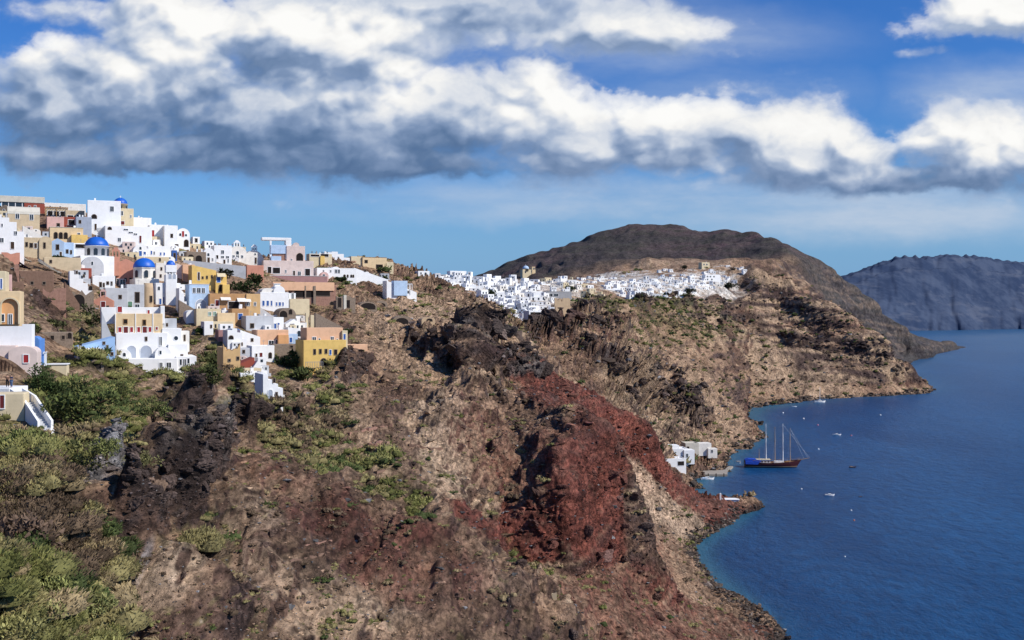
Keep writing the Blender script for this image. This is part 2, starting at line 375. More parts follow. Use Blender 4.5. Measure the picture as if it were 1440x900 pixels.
# ledges: strata of harder rock standing out of steep ground
lay2 = np.tanh(3*pnoise(ZB*0+1.3, q3*.4, (ZB+4*q3+.10*Xm)/10.0))
disp += m_bed*far*land*lay2*4.5
disp += sstep(1600, 1900, D)*land*(13*gul_far+6*gul_far2)
steep = np.clip(sstep(.06, .35, slope0)*.7+m_dark*.9+m_red*.35, 0, 1.3)*(1-.9*flat)*land
zz = ZB + 3.0*q3 + .8*q1
zt = np.where(D > 650, 2.6, 1.0)
st = pnoise(zz*0+3.3, q3*.6, zz/4.5/zt)*1.0 + .6*pnoise(zz*0+8.1, q1*.5, zz/1.7/zt)
lay = np.tanh(st*3.0)
disp += steep*lay*np.where(D > 650, 2.8, 1.3)*np.where(blockz > .5, .55, 1.0)
# blocky lava where the rock is dark
f1, f2 = worley(Xm/3.4+q2*.3, YW/3.4, ZB/2.2)
disp += m_dark*land*(1-far)*(1.3*(f2-f1)-.6*f1)*.7
g1, g2 = worley(Xm/1.5+5, YW/1.5, ZB/1.1)
disp += (m_dark*.8+m_red*.35+.1)*land*(1-.9*flat)*(1-far)*sstep(1.6, 4, 1.7/cell)*(g2-g1)*.8
h1, h2 = worley(Xm/16+q1*.2, Ym/16, ZB/10)
disp += mtn*far*land*(m_dark*2.2+.8)*(1-.9*flat)*(h2-h1-.4)
# fluted face of the red headland: vertical rills
rill = 1-2*np.abs(pnoise(Xm/2.6+9, Ym/2.6, ZB/30)); rill2 = pnoise(Xm/.9, Ym/.9, ZB/12)
disp += blockz*sstep(.35, .7, slope0)*(0.9*rill+.35*rill2)
disp = disp*(1-far)+far*blur(blur(disp, 1, 0), 1, 1)
hor = np.clip(slope0*1.6, 0, .85)
XV = Xm + disp*Nb[..., 0]*(.3+.7*hor); YV = Ym + disp*Nb[..., 1]*(.3+.7*hor); ZV = ZB + disp*np.clip(Nb[..., 2]+.15, .2, 1)
# shoreline boulders
shore = .6*sstep(4, 1, np.abs(ZB-.5))*(1-sstep(3000, 3300, D))
b1, b2 = worley(Xm/np.where(D > 600, 7, 3.2), Ym/np.where(D > 600, 9, 3.4), ZB*0+.5)
ZV = ZV + shore*sstep(.55, .15, b1)*np.where(D > 600, 3.0, 1.5)*.8
# levelled ground in front of the nearest houses
capz = HC-(np.interp(YV, [126, 141, 143.5, 150, 160], [580, 553, 530, 524, 522])-HY)/F*YV
ZV = np.where((PX < 64) & (YV > 127) & (YV < 159), np.minimum(ZV, capz), ZV)
NV = grid_normals(XV, YV, ZV)
slope = 1-NV[..., 2]
curv = (ZV-blur(blur(ZV, 4, 0), 4, 1))/(D*.006+.2)

# ---- colour of the ground (albedo)
def C(*v): return np.array(v, np.float32)
def lerp(a, b, t): return a*(1-t[..., None])+b*t[..., None]
LS = 1+sstep(300, 1000, D)*2.2                # farther ground is described in broader patches
YC = YV*YS/LS; XC = XV/LS; ZC = ZV/LS
n_s = pnoise(XC/1.3, YC/1.3+7, ZC/1.0); n_m = pnoise(XC/6+3, YC/6, ZC/4); n_l = pnoise(XC/24, YC/24+3, ZC/14)
n_x = pnoise(XV/.45, YV*YS/.45, ZV/.45)*sstep(400, 150, D)
col = np.empty(XV.shape+(3,), np.float32); col[:] = C(.28,.178,.112)
col = lerp(col, C(.155,.093,.064), sstep(.0, .5, n_m*.6+n_l*.7))
col = lerp(col, C(.42,.30,.195), sstep(.15, .6, -n_l*.6-n_s*.5+.1)*.8)
col = lerp(col, C(.45,.325,.215), np.clip(m_tan*(.6+.7*n_s), 0, 1))
col = lerp(col, C(.43,.315,.215), np.clip(m_pale*(.7+.6*n_s), 0, 1)*.75)
col = lerp(col, C(.105,.062,.045), np.clip(m_brown*(.75+.5*n_s+.3*n_m), 0, 1)*.85)
rockm = sstep(.30, .48, slope+.16*n_s-.05*n_m)
col = lerp(col, np.where((n_m+n_s*.5 > .1)[..., None], C(.062,.040,.034), C(.10,.058,.042)), rockm*.9)
rs = sstep(-.15, .15, n_s+.4*n_m)
col = lerp(col, lerp(np.broadcast_to(C(.105,.032,.025), col.shape), C(.165,.054,.038), rs), np.clip(m_red*(1.05+.35*n_m+.25*n_s), 0, 1)*.95)
col = lerp(col, C(.20,.115,.078), np.clip(m_red*sstep(.22, .08, slope)*(.5+n_l), 0, 1)*.6)
col = lerp(col, C(.215,.072,.048), np.clip(m_red*sstep(.45, .7, slope)*(.5+n_m), 0, 1)*.7)
col = lerp(col, C(.46,.33,.225), np.clip(m_tal*(.8+.4*n_s), 0, 1)*.9)
dk = np.clip(m_dark*1.1*sstep(.12, .36, slope+.16*n_s+.10*n_m), 0, 1)
col = lerp(col, C(.052,.036,.031), dk)
col = lerp(col, C(.17,.145,.13), dk*sstep(.2, .5, n_m+.4*n_s)*.65)
col = lerp(col, C(.30,.29,.29), np.clip(m_gry*(.5+1.1*n_m+.4*n_s), 0, 1))
layc = sstep(.2, .9, lay)*steep
col = lerp(col, C(.055,.034,.030), np.clip(layc*.8, 0, 1)*(1-.6*m_red))
vg = np.clip(m_veg*sstep(-.15, .45, n_m*.6+n_s*.5+.3*n_l+.1)*sstep(.75, .4, slope), 0, 1)
vg0 = sstep(.35, .6, n_s*.7+n_m*.5-.2*m_red)*sstep(.45, .2, slope)*(D < 1700)*(1-m_red)*.7
gcol = lerp(np.broadcast_to(C(.075,.078,.024), col.shape), C(.16,.135,.055), sstep(-.1, .4, n_s+n_l))
gcol = lerp(gcol, C(.036,.045,.016), sstep(.1, .4, n_m-.4*n_s))
col = lerp(col, gcol, np.maximum(vg*.9, vg0*.7))
# beds of lava, ash and scoria across the big headland
bed = pnoise(ZV*0+2.2, n_l*.25+q3*.3, ZV/9.0+q3*.8); bed2 = pnoise(ZV*0+7.7, n_m*.2, ZV/3.2+q3)
fb_ = sstep(520, 700, D)*(1-sstep(2300, 2500, D))*np.clip(sstep(.22, .42, slope)*.8+m_dark*.5+m_bed, 0, 1)*(1-m_red)
col = lerp(col, C(.070,.048,.042), np.clip(fb_*sstep(.05, .35, bed+.4*bed2), 0, 1)*.85)
col = lerp(col, C(.15,.075,.055), np.clip(fb_*sstep(.15, .45, -bed+.5*bed2), 0, 1)*.7)
sb = pnoise(ZV*0+4.1, n_l*.3+q3*.5, (ZV+3*q3+1.2*q1+.10*XV)/7.5)+.5*pnoise(ZV*0+6.3, n_m*.3, (ZV+3*q3+.10*XV)/2.8)
mb_ = np.clip(m_bed*1.3, 0, 1)*sstep(.04, .16, slope+.06*n_m)
col = lerp(col, np.where((sb > 0)[..., None], C(.34,.235,.15), C(.050,.033,.030)), mb_*sstep(.02, .16, np.abs(sb))*.92)
# the dark mountain and the bluish far headland
mt = sstep(1500, 1800, D)
mcol = lerp(np.broadcast_to(C(.050,.040,.040), col.shape), C(.085,.055,.058), sstep(-.3, .5, pnoise(XV/160, YV/200, ZV/60)))
mcol = lerp(mcol, C(.055,.052,.040), sstep(.0, .5, pnoise(XV/45, YV/45, ZV/30+4))*.7)
mcol = lerp(mcol, C(.13,.095,.08), sstep(.35, .8, pnoise(XV/260+3, YV/90, ZV/14))*.35)
mcol = lerp(mcol, C(.062,.055,.056), sstep(1080, 1180, PX))
mcol = lerp(mcol, C(.115,.085,.07), sstep(1090, 1150, PX)*sstep(.0, .4, bed+.5*n_m)*.7)
mcol = lerp(mcol, C(.062,.058,.044), sstep(.2, .8, gul_far)*.35)
mcol = lerp(mcol, C(.030,.026,.030), sstep(.2, -.3, gul_far2)*.6)
mcol = lerp(mcol, np.where((sb > 0)[..., None], C(.15,.11,.085), C(.04,.034,.036)), sstep(1110, 1170, PX)*sstep(.05, .3, np.abs(sb))*sstep(.2, .4, slope)*.8)
col = lerp(col, mcol, mt)
col = lerp(col, C(.62,.59,.54), np.clip(m_white*(.75+.5*n_s), 0, 1)*sstep(.5, .25, slope)*.85)
# light specks of stones, wet dark rock at the waterline
spk = sstep(.55, .8, n_x*.7+n_s*.3)*(D < 500)
col = lerp(col, C(.40,.33,.27), spk*.35)
wet = .7*sstep(2.2, .5, ZV+.9*n_s)*(ZV > -3)*(D < 3000)
col = lerp(col, C(.05,.04,.038), wet*.85)
col = np.clip(col*1.14*(1+.16*n_s[..., None]+.10*n_x[..., None]), .008, .8)

idx = np.arange(NS*ND).reshape(NS, ND)
faces = np.stack([idx[:-1, :-1], idx[1:, :-1], idx[1:, 1:], idx[:-1, 1:]], -1).reshape(-1, 4)
deep = (ZV < -6)
keepf = ~(deep[:-1, :-1] & deep[1:, :-1] & deep[1:, 1:] & deep[:-1, 1:]).reshape(-1)
faces = faces[keepf]

m_ground, nt = new_mat('ground_rock')
ca = nd(nt, 'ShaderNodeVertexColor', layer_name='Col')
tc = nd(nt, 'ShaderNodeTexCoord')
mp = nd(nt, 'ShaderNodeMapping', {'Vector': tc.outputs['Object'], 'Scale': (1, .45, 1)})
nz = nd(nt, 'ShaderNodeTexNoise', {'Vector': mp.outputs[0], 'Scale': 1.1, 'Detail': 9.0, 'Roughness': .72})
nz2 = nd(nt, 'ShaderNodeTexNoise', {'Vector': mp.outputs[0], 'Scale': .14, 'Detail': 10.0, 'Roughness': .75})
vo_ = nd(nt, 'ShaderNodeTexVoronoi', {'Vector': mp.outputs[0], 'Scale': 1.1, 'Randomness': 1.0}, feature='F1')
vo2 = nd(nt, 'ShaderNodeTexVoronoi', {'Vector': mp.outputs[0], 'Scale': .33, 'Randomness': 1.0}, feature='F1')
v1 = E(nt, nz.outputs[0]).smooth(.36, .62)*1.0+.5
v2 = E(nt, nz2.outputs[0]).smooth(.36, .62)*.85+.55
crk = E(nt, vo_.outputs['Distance']).smooth(.75, .45)*.35+.65
vv = v1*v2*crk
cc = nd(nt, 'ShaderNodeVectorMath', {0: ca.outputs[0]}, operation='SCALE'); nt.links.new(vv.s, cc.inputs['Scale'])
hgt = E(nt, nz.outputs[0])*1.0-E(nt, vo_.outputs['Distance'])*.6+E(nt, nz2.outputs[0])*3.5-E(nt, vo2.outputs['Distance'])*1.2
bp = nd(nt, 'ShaderNodeBump', {'Height': hgt.s, 'Strength': 1.0, 'Distance': .9})
bs = nd(nt, 'ShaderNodeBsdfPrincipled', {'Base Color': cc.outputs[0], 'Roughness': .95, 'Normal': bp.outputs[0], 'Specular IOR Level': .12})
nd(nt, 'ShaderNodeOutputMaterial', {'Surface': bs.outputs[0]})
terr = mesh_np('terrain', np.stack([XV, YV, ZV], -1).reshape(-1, 3), faces, m_ground)
add_col(terr, col.reshape(-1, 3))
tag(terr, 'steep volcanic caldera slope of brown, red and black rock', kind='structure')

# look-ups on the finished ground
PYV = HY+(HC-ZV)/YV*F
def col_of(px): return int(np.clip(np.searchsorted(sN, (px-CX)/F), 1, NS-2))
def hit(px, py, dmin=0):
    """where the line of sight through a pixel meets the ground"""
    i = col_of(px); p = PYV[i].copy()
    p[YV[i] < dmin] = 9e9
    k = int(np.argmax(p <= py))
    if p[k] > py: return None
    return W(px, py, float(YV[i, k]))
def gz(x, y):
    i = int(np.clip(np.searchsorted(sN, x/y), 1, NS-2))
    return float(np.interp(y, YV[i], ZV[i]))
# the cloud deck over the sea, some thirty kilometres off: a glowing sheet, sun and shade painted into its colours, with real gaps to the sky behind it
CD = 34000.0
cu = np.linspace(-.66, .66, 1500); cv = np.linspace(.045, .40, 470)
U, Vv = np.meshgrid(cu, cv, indexing='ij')
def fb(x, y, sc, n, off, gain=.52):
    o = 0; a = 1; t = 0
    for k in range(n):
        o = o+a*pnoise(x*sc+off+k*7.3, y*sc+off*1.3, x*0+off*.7+k*.37); t += a; a *= gain; sc *= 2.05
    return o/t
def billow(x, y, sc, n, off, gain=.55):
    o = 0; a = 1; t = 0
    for k in range(n):
        f, _ = worley(x*sc+off, y*sc+off*.7, x*0+off+k*3.1); o = o+a*(1-f*1.15); t += a; a *= gain; sc *= 2.1
    return o/t
yw = Vv*1.5
wx, wy = fb(U, yw, 6, 5, 2.2), fb(U, yw, 6, 5, 9.4)
wx2, wy2 = fb(U, yw, 26, 5, 4.2, .6), fb(U, yw, 26, 5, 6.4, .6)
Uw, Vw = U+.040*wx+.014*wx2, Vv+.020*wy+.009*wy2
def blobs(lst, lo=1.45, hi=.3, add=False, uu=None, vv=None):
    uu = Uw if uu is None else uu; vv = Vw if vv is None else vv
    acc = np.full(U.shape, 0.0)
    for cx, cy, rx, ry, wt in lst:
        r = np.hypot((uu-(cx-CX)/F)/(rx/F), (vv-(HY-cy)/F)/(ry/F))
        g = wt*sstep(lo, hi, r); acc = acc+g if add else np.maximum(acc, g)
    return acc
dens = blobs([(140,140,260,115,1),(225,45,120,85,1),(70,105,110,55,1),(470,80,170,75,1),(430,180,270,80,1),(640,170,170,85,1),(300,215,460,36,1),(560,230,200,28,1),(760,110,70,40,.6),(360,20,90,60,.8),
  (800,195,150,75,1),(950,185,140,62,1),(1100,205,150,66,1),(1190,228,120,52,1),(1390,205,180,82,1),(1290,255,190,26,1),(1350,145,130,30,.55),(1020,128,70,20,.5),
  (1390,18,120,48,.9),(1330,72,50,12,.5),(620,20,300,60,.8),(880,32,230,52,.72),(1000,60,130,26,.5),(80,15,150,34,.5)])
veil = blobs([(1000,286,460,26,.8),(1200,308,320,36,.8),(760,275,260,24,.6),(600,293,100,8,.5),(880,50,260,50,.5),(640,20,320,70,.6),(1420,130,130,40,.6),(1040,120,160,30,.3)], 1.7, .1)
lite = blobs([(245,40,85,62,1.1),(185,95,75,50,.9),(55,68,52,28,.9),(420,32,100,26,1.1),(535,50,95,38,1.1),(565,118,65,45,1),(470,120,100,40,.45),(690,58,28,14,1),(735,58,26,14,.9),(715,175,60,34,.9),
  (795,145,80,34,1),(880,138,75,28,1),(960,152,110,34,.85),(1110,180,100,30,.85),(1205,218,46,26,.9),(1385,195,160,40,.95),(775,105,40,40,.8),(1390,12,120,40,.9),(960,32,120,24,.55),(300,18,100,40,.6),(870,205,170,40,.42),(1080,222,140,34,.40),(1300,235,160,30,.3),(640,140,90,40,.3)], 1.6, .1)
dark = blobs([(330,238,460,24,1),(90,205,190,40,.55),(520,243,240,26,1),(430,212,290,34,.7),(740,240,140,22,.4),(880,228,130,20,.35),(1090,252,80,17,.8),(1290,262,210,16,.7),(1195,222,60,16,.4)], 1.7, .15)
grey = blobs([(268,160,95,62,.9),(345,95,70,48,.95),(90,180,150,55,.6),(390,190,160,50,.7),(640,190,95,60,.75),(870,200,110,34,.55),(1030,210,120,30,.4),(1240,240,120,22,.5),(620,18,100,26,.6),(560,20,60,20,.4),(1000,225,120,22,.45),(1400,245,120,20,.4)], 1.5, .15)
b0 = billow(Uw, Vw*1.35, 12, 5, 1.7); b1 = billow(Uw, Vw*1.35, 30, 4, 4.4)
f0 = fb(U, yw, 7, 9, 5.1, .58); f1 = fb(Uw, Vw*1.5, 20, 7, 8.3, .6)
D0 = dens+f0*.75+(b0-.42)*.42+f1*.36-.36
def shift(a, du, dv):
    i = int(round(du/(cu[1]-cu[0]))); j = int(round(dv/(cv[1]-cv[0])))
    return np.roll(np.roll(a, -i, 0), -j, 1)
hh_ = np.clip(D0, 0, 1.2)*.6+b0*.35+b1*.14+f1*.10
def emboss(a, n, du, dv):
    q = blur(blur(a, n, 0), n, 1) if n else a
    return q-shift(q, du, dv)
emb = .9*emboss(hh_, 1, .004, .007)+.9*emboss(hh_, 3, .009, .015)+.35*emboss(hh_, 9, .02, .034)
thick = sstep(.02, .5, D0)
edge = 1-thick
lum = .47+.34*lite-.10*grey-.27*dark+np.clip(emb, -.2, .2)*(.8-.5*np.clip(dark, 0, 1)+.3*np.clip(lite, 0, 1))+edge*.14*(1-np.clip(dark+.6*grey, 0, 1))+f1*.20+f0*.16+(b1-.4)*.18
lum = np.clip(lum, 0, 1)
lx = [0, .18, .36, .54, .72, .90, 1.0]
cc_ = np.stack([np.interp(lum, lx, [r[k] for r in ((.070,.135,.275),(.115,.195,.350),(.215,.305,.480),(.40,.485,.64),(.66,.705,.785),(.92,.915,.90),(.98,.975,.955))]) for k in range(3)], -1)
cs_ = np.clip(lite*1.1, 0, 1); core = sstep(-.13, .32, D0)*(1-cs_)+sstep(-.03, .15, D0+.12*(b1-.4)+.10*f1)*cs_
soft_ = sstep(-.16, .40, D0)
mixs = np.clip(dark+.3*sstep(.2, -.2, dens), 0, 1)
alpha = (core*(1-mixs)+soft_*mixs)*(.55+.45*np.maximum(thick, np.clip(dark, 0, 1)))
va = np.clip(veil*(.8+1.2*fb(U*.5, Vv*2.2, 9, 7, 3.3, .6)), 0, .75)
wc = np.array([.55,.63,.75])
ta = alpha+va*(1-alpha)
cc_ = (cc_*alpha[..., None]+wc*(va*(1-alpha))[..., None])/np.maximum(ta, 1e-4)[..., None]
alpha = ta*sstep(.045, .075, Vv)*sstep(.66, .60, np.abs(U))*sstep(.40, .37, Vv)
m_cloud, nt = new_mat('cloud_painted_glow')
a = nd(nt, 'ShaderNodeAttribute', attribute_name='Col')
em = nd(nt, 'ShaderNodeEmission', {'Color': a.outputs['Color'], 'Strength': 1.0})
tr = nd(nt, 'ShaderNodeBsdfTransparent')
mx = nd(nt, 'ShaderNodeMixShader', {0: a.outputs['Alpha'], 1: tr.outputs[0], 2: em.outputs[0]})
nd(nt, 'ShaderNodeOutputMaterial', {'Surface': mx.outputs[0]})
m_cloud.cycles.emission_sampling = 'NONE'
ci_ = np.arange(U.size).reshape(U.shape)
cfc = np.stack([ci_[:-1, :-1], ci_[1:, :-1], ci_[1:, 1:], ci_[:-1, 1:]], -1)
kp = np.maximum.reduce([alpha[:-1, :-1], alpha[1:, :-1], alpha[1:, 1:], alpha[:-1, 1:]]) > .004
cl_o = mesh_np('clouds', np.stack([U*CD, U*0+CD, HC+Vv*CD], -1).reshape(-1, 3), cfc[kp], m_cloud)
at_ = cl_o.data.attributes.new('Col', 'FLOAT_COLOR', 'POINT')
at_.data.foreach_set('color', np.concatenate([cc_, alpha[..., None]], -1).astype(np.float32).ravel())
tag(cl_o, 'white and grey cumulus clouds over the sea', kind='stuff')

# ------------------------------------------------------------------ the sea
sW = np.concatenate([np.linspace(-3, -.6, 30, endpoint=False), np.linspace(-.6, .6, 420), np.linspace(.6, 3, 31)[1:]])
dW = np.concatenate([np.exp(np.linspace(math.log(40), math.log(3400), 620)), np.exp(np.linspace(math.log(3600), math.log(90000), 60))])
SWm, DWm = np.meshgrid(sW, dW, indexing='ij')
bot = np.full(SWm.shape, -30.0)
inn = (sW > S0) & (sW < S1)
for a in np.nonzero(inn)[0]:
    k = int(np.clip(np.searchsorted(sN, sW[a]), 1, NS-2))
    bot[a] = np.where(dW < 3400, np.interp(dW, YV[k], ZV[k]), -30)
near = 1-blur(blur((bot < -.2).astype(float), 7, 0), 4, 1)
shal = np.clip(sstep(-7, -.5, blur(blur(bot, 4, 0), 3, 1))*.8+near*.25, 0, 1)*(DWm < 1150)
shal = np.maximum(shal*sstep(1150, 1000, DWm), .6*near*(DWm < 2300))
ii = np.arange(SWm.size).reshape(SWm.shape)
fw = np.stack([ii[:-1, :-1], ii[1:, :-1], ii[1:, 1:], ii[:-1, 1:]], -1).reshape(-1, 4)
m_sea, nt = new_mat('sea_water')
at = nd(nt, 'ShaderNodeVertexColor', layer_name='Col')
tc = nd(nt, 'ShaderNodeTexCoord')
def wnoise(sx, sy, sc, det=4.0, ro=.6, rot=.5):
    m = nd(nt, 'ShaderNodeMapping', {'Vector': tc.outputs['Object'], 'Rotation': (0, 0, rot), 'Scale': (sx, sy, 1)})
    return E(nt, nd(nt, 'ShaderNodeTexNoise', {'Vector': m.outputs[0], 'Scale': sc, 'Detail': det, 'Roughness': ro}).outputs[0])
sepc = nd(nt, 'ShaderNodeSeparateColor', {0: at.outputs[0]})
sh_ = E(nt, sepc.outputs[0]); dist = E(nt, sepc.outputs[1])
wind = wnoise(1, .28, .006, 5, .6, .9); wind2 = wnoise(1, .4, .03, 6, .65, .4); rip = wnoise(1, .45, .22, 8, .7, .35); rip2 = wnoise(1, .5, .9, 5, .7, .2)
base = mixc(nt, wind.smooth(.40, .62)*.65+wind2.smooth(.40, .62)*.35, (.0032, .044, .136), (.012, .086, .220))
base = mixc(nt, rip.smooth(.38, .66)*.75, base, (.0028, .028, .092))
base = mixc(nt, rip2.smooth(.52, .70)*.5, base, (.030, .115, .235))
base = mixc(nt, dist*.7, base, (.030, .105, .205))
base = mixc(nt, (sh_*(.75+wind2*.5)).sat()*.8, base, (.040, .140, .195))
h = rip*2.2+rip2*.6+wind2*2.0
bp = nd(nt, 'ShaderNodeBump', {'Height': h.s, 'Strength': .85, 'Distance': .7})
bs = nd(nt, 'ShaderNodeBsdfPrincipled', {'Base Color': base, 'Roughness': .28, 'IOR': 1.33, 'Specular IOR Level': .15, 'Normal': bp.outputs[0]})
nd(nt, 'ShaderNodeOutputMaterial', {'Surface': bs.outputs[0]})
sea = mesh_np('sea', np.stack([SWm*DWm, DWm, DWm*0], -1).reshape(-1, 3), fw, m_sea)
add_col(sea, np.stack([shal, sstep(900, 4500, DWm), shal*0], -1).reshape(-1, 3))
tag(sea, 'deep blue sea filling the caldera', kind='structure')

# ------------------------------------------------------------------ the far headland across the bay
pf = np.linspace(1060, 2400, 620); kf = np.linspace(0, 1, 130)
PF, KF = np.meshgrid(pf, kf, indexing='ij')
top = np.interp(pf, [1060,1185,1205,1230,1262,1285,1300,1330,1360,1385,1410,1440,1520,1700,2400], [412,388,381,371,360,359,360,358,358,361,366,369,371,378,395])
dco = np.interp(pf, [1060,1185,1440,1800,2400], [4700,4900,5900,6600,7000])
kx = PF+KF*45+12*pnoise(PF/30, KF*3, KF*0)
ridge = 1-2*np.abs(pnoise(kx/42+3, KF*2.2, KF*0)); rid2 = 1-2*np.abs(pnoise(kx/15, KF*4.2+9, KF*0)); rid3 = pnoise(PF/5, KF*9, KF*0+4)
spur = 90*ridge+60*pnoise(PF/90, KF*2, KF*0+2)+22*rid2
DF = dco[:, None]+KF*1500+spur*(1-KF)*(KF > -1)-60
zt_ = 90+(440-top)/1500*(dco+900)
ZF = zt_[:, None]*np.interp(KF, [0,.06,.22,.42,.6,.75,1], [-.04,.07,.30,.62,.93,1,.9])*(1+.06*ridge*(KF < .5)+.03*rid2)+6*rid3*(KF < .8)
ZF[:, 0] = -20
fi = np.arange(PF.size).reshape(PF.shape)
ff = np.stack([fi[:-1, :-1], fi[1:, :-1], fi[1:, 1:], fi[:-1, 1:]], -1).reshape(-1, 4)
m_far, nt = new_mat('far_headland_haze_rock')
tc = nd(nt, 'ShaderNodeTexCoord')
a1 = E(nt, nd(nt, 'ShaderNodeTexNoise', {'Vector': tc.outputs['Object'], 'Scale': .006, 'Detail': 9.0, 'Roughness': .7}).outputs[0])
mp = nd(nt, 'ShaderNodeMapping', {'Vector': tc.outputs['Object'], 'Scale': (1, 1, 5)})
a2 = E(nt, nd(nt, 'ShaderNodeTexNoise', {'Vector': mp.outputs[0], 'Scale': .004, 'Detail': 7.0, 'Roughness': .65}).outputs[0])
fc = mixc(nt, a1.smooth(.38, .62), (.030, .046, .088), (.060, .080, .128))  # blue of distant haze mixed into the rock colour
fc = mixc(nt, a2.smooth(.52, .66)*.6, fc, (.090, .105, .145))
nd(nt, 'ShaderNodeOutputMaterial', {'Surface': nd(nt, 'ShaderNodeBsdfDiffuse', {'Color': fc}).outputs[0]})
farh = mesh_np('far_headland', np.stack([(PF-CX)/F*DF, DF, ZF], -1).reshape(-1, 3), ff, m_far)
tag(farh, 'steep headland across the water coloured bluish with haze', kind='structure')
# ------------------------------------------------------------------ daylight: sun, sky, clouds
sl = bpy.data.lights.new('sun', 'SUN'); sl.energy = 5.0; sl.angle = math.radians(.5); sl.color = (1, .95, .87)
so = bpy.data.objects.new('sun', sl); COL.objects.link(so)
so.rotation_euler = SUN.to_track_quat('Z', 'Y').to_euler()
so.location = (300, -200, 600)
w = bpy.data.worlds.new('World'); SC.world = w; w.use_nodes = True
nt = w.node_tree
for n in list(nt.nodes): nt.nodes.remove(n)
sky = nd(nt, 'ShaderNodeTexSky', sky_type='NISHITA', sun_disc=False, sun_elevation=math.asin(SUN.z), sun_rotation=math.atan2(SUN.x, SUN.y), air_density=1.0, dust_density=.4, ozone_density=3.0)
tc = nd(nt, 'ShaderNodeTexCoord')
sep = nd(nt, 'ShaderNodeSeparateXYZ', {0: tc.outputs['Generated']})
dz = E(nt, sep.outputs[2])
sk = nd(nt, 'ShaderNodeVectorMath', {0: sky.outputs[0]}, operation='SCALE'); sk.inputs['Scale'].default_value = .10
tint = mixc(nt, dz.smooth(.0, .26), (.62, .88, 1.16), (.26, .62, 1.18))
skc = mixc(nt, 1.0, sk.outputs[0], tint, 'MULTIPLY')
skc = mixc(nt, dz.smooth(.0, .13)*-.7+.75, skc, (.145, .34, .67))
bg = nd(nt, 'ShaderNodeBackground', {'Color': skc, 'Strength': 1.0})
nd(nt, 'ShaderNodeOutputWorld', {'Surface': bg.outputs[0]})
w.cycles.sampling_method = 'MANUAL'; w.cycles.sample_map_resolution = 512

# ------------------------------------------------------------------ loose rock, boulders and scrub on the slope
def hull_rock(seed, n=16, sq=(1, 1, .75)):
    r = np.random.default_rng(seed)
    bm = bmesh.new()
    for p in r.normal(size=(n, 3)):
        p = p/np.linalg.norm(p)*r.uniform(.75, 1.1); p = np.sign(p)*np.abs(p)**.75
        bm.verts.new(p*np.array(sq))
    g = bmesh.ops.convex_hull(bm, input=bm.verts[:])
    bmesh.ops.delete(bm, geom=[e for e in g['geom_interior'] if isinstance(e, bmesh.types.BMVert)], context='VERTS')
    bmesh.ops.triangulate(bm, faces=bm.faces[:])
    bm.verts.index_update()
    v = np.array([x.co[:] for x in bm.verts], np.float32); f = np.array([[q.index for q in t.verts] for t in bm.faces], np.int32)
    bm.free(); return v, f
ROCKS = [hull_rock(100+i, 12+i % 7, (1, .9, .55+.06*(i % 6))) for i in range(14)]

flatw = np.clip(1-flat, 0, 1)
visible = np.zeros(YV.shape, bool)
runmin = np.minimum.accumulate(PYV, axis=1)
visible = (PYV <= runmin+3) & (PYV < 960) & (PYV > 300)
inframe = visible & (Sm > -.56) & (Sm < .56) & (ZV > -.5)
def pick(weight, n):
    w_ = (weight*inframe).ravel(); w_ = np.maximum(w_, 0); c = np.cumsum(w_)
    return np.searchsorted(c, rng.random(n)*c[-1])
P3 = np.stack([XV, YV, ZV], -1).reshape(-1, 3); N3 = NV.reshape(-1, 3); C3 = col.reshape(-1, 3); D1 = YV.ravel()

def scatter(protos, ids, size, cols_, squash=None, sink=.3, name='rubble', mat=None, smooth=False, upright=False, tiltn=.5):
    V, Fc, K = [], [], []; base = 0
    n = len(ids); which = rng.integers(0, len(protos), n)
    yaw = rng.random(n)*6.283
    for pi, (pv, pf_) in enumerate(protos):
        s = np.nonzero(which == pi)[0]
        if not len(s): continue
        ca, sa = np.cos(yaw[s]), np.sin(yaw[s])
        sc = size[s][:, None, None]*np.ones((1, 1, 3))
        if squash is not None: sc = sc*squash[s][:, None, :]
        loc = pv[None]*sc
        R = np.zeros((len(s), 3, 3))
        R[:, 0, 0], R[:, 0, 1], R[:, 1, 0], R[:, 1, 1], R[:, 2, 2] = ca, -sa, sa, ca, 1
        loc = np.einsum('nij,nkj->nki', R, loc)
        up = N3[ids[s]]*tiltn+np.array([0, 0, 1-tiltn]); up /= np.linalg.norm(up, axis=1, keepdims=True)
        loc[..., 0] += loc[..., 2]*up[:, None, 0]; loc[..., 1] += loc[..., 2]*up[:, None, 1]
        loc = loc + P3[ids[s]][:, None]; loc[..., 2] += size[s][:, None]*(.5-sink) if not upright else 0
        m = pv.shape[0]
        V.append(loc.reshape(-1, 3)); Fc.append((pf_[None]+(base+np.arange(len(s))*m)[:, None, None]).reshape(-1, pf_.shape[1]))
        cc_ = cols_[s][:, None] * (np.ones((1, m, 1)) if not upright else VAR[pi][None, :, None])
        K.append(cc_.reshape(-1, 3)); base += len(s)*m
    o = mesh_np(name, np.concatenate(V), np.concatenate(Fc), mat, smooth=smooth)
    add_col(o, np.clip(np.concatenate(K), .004, .8))
    return o

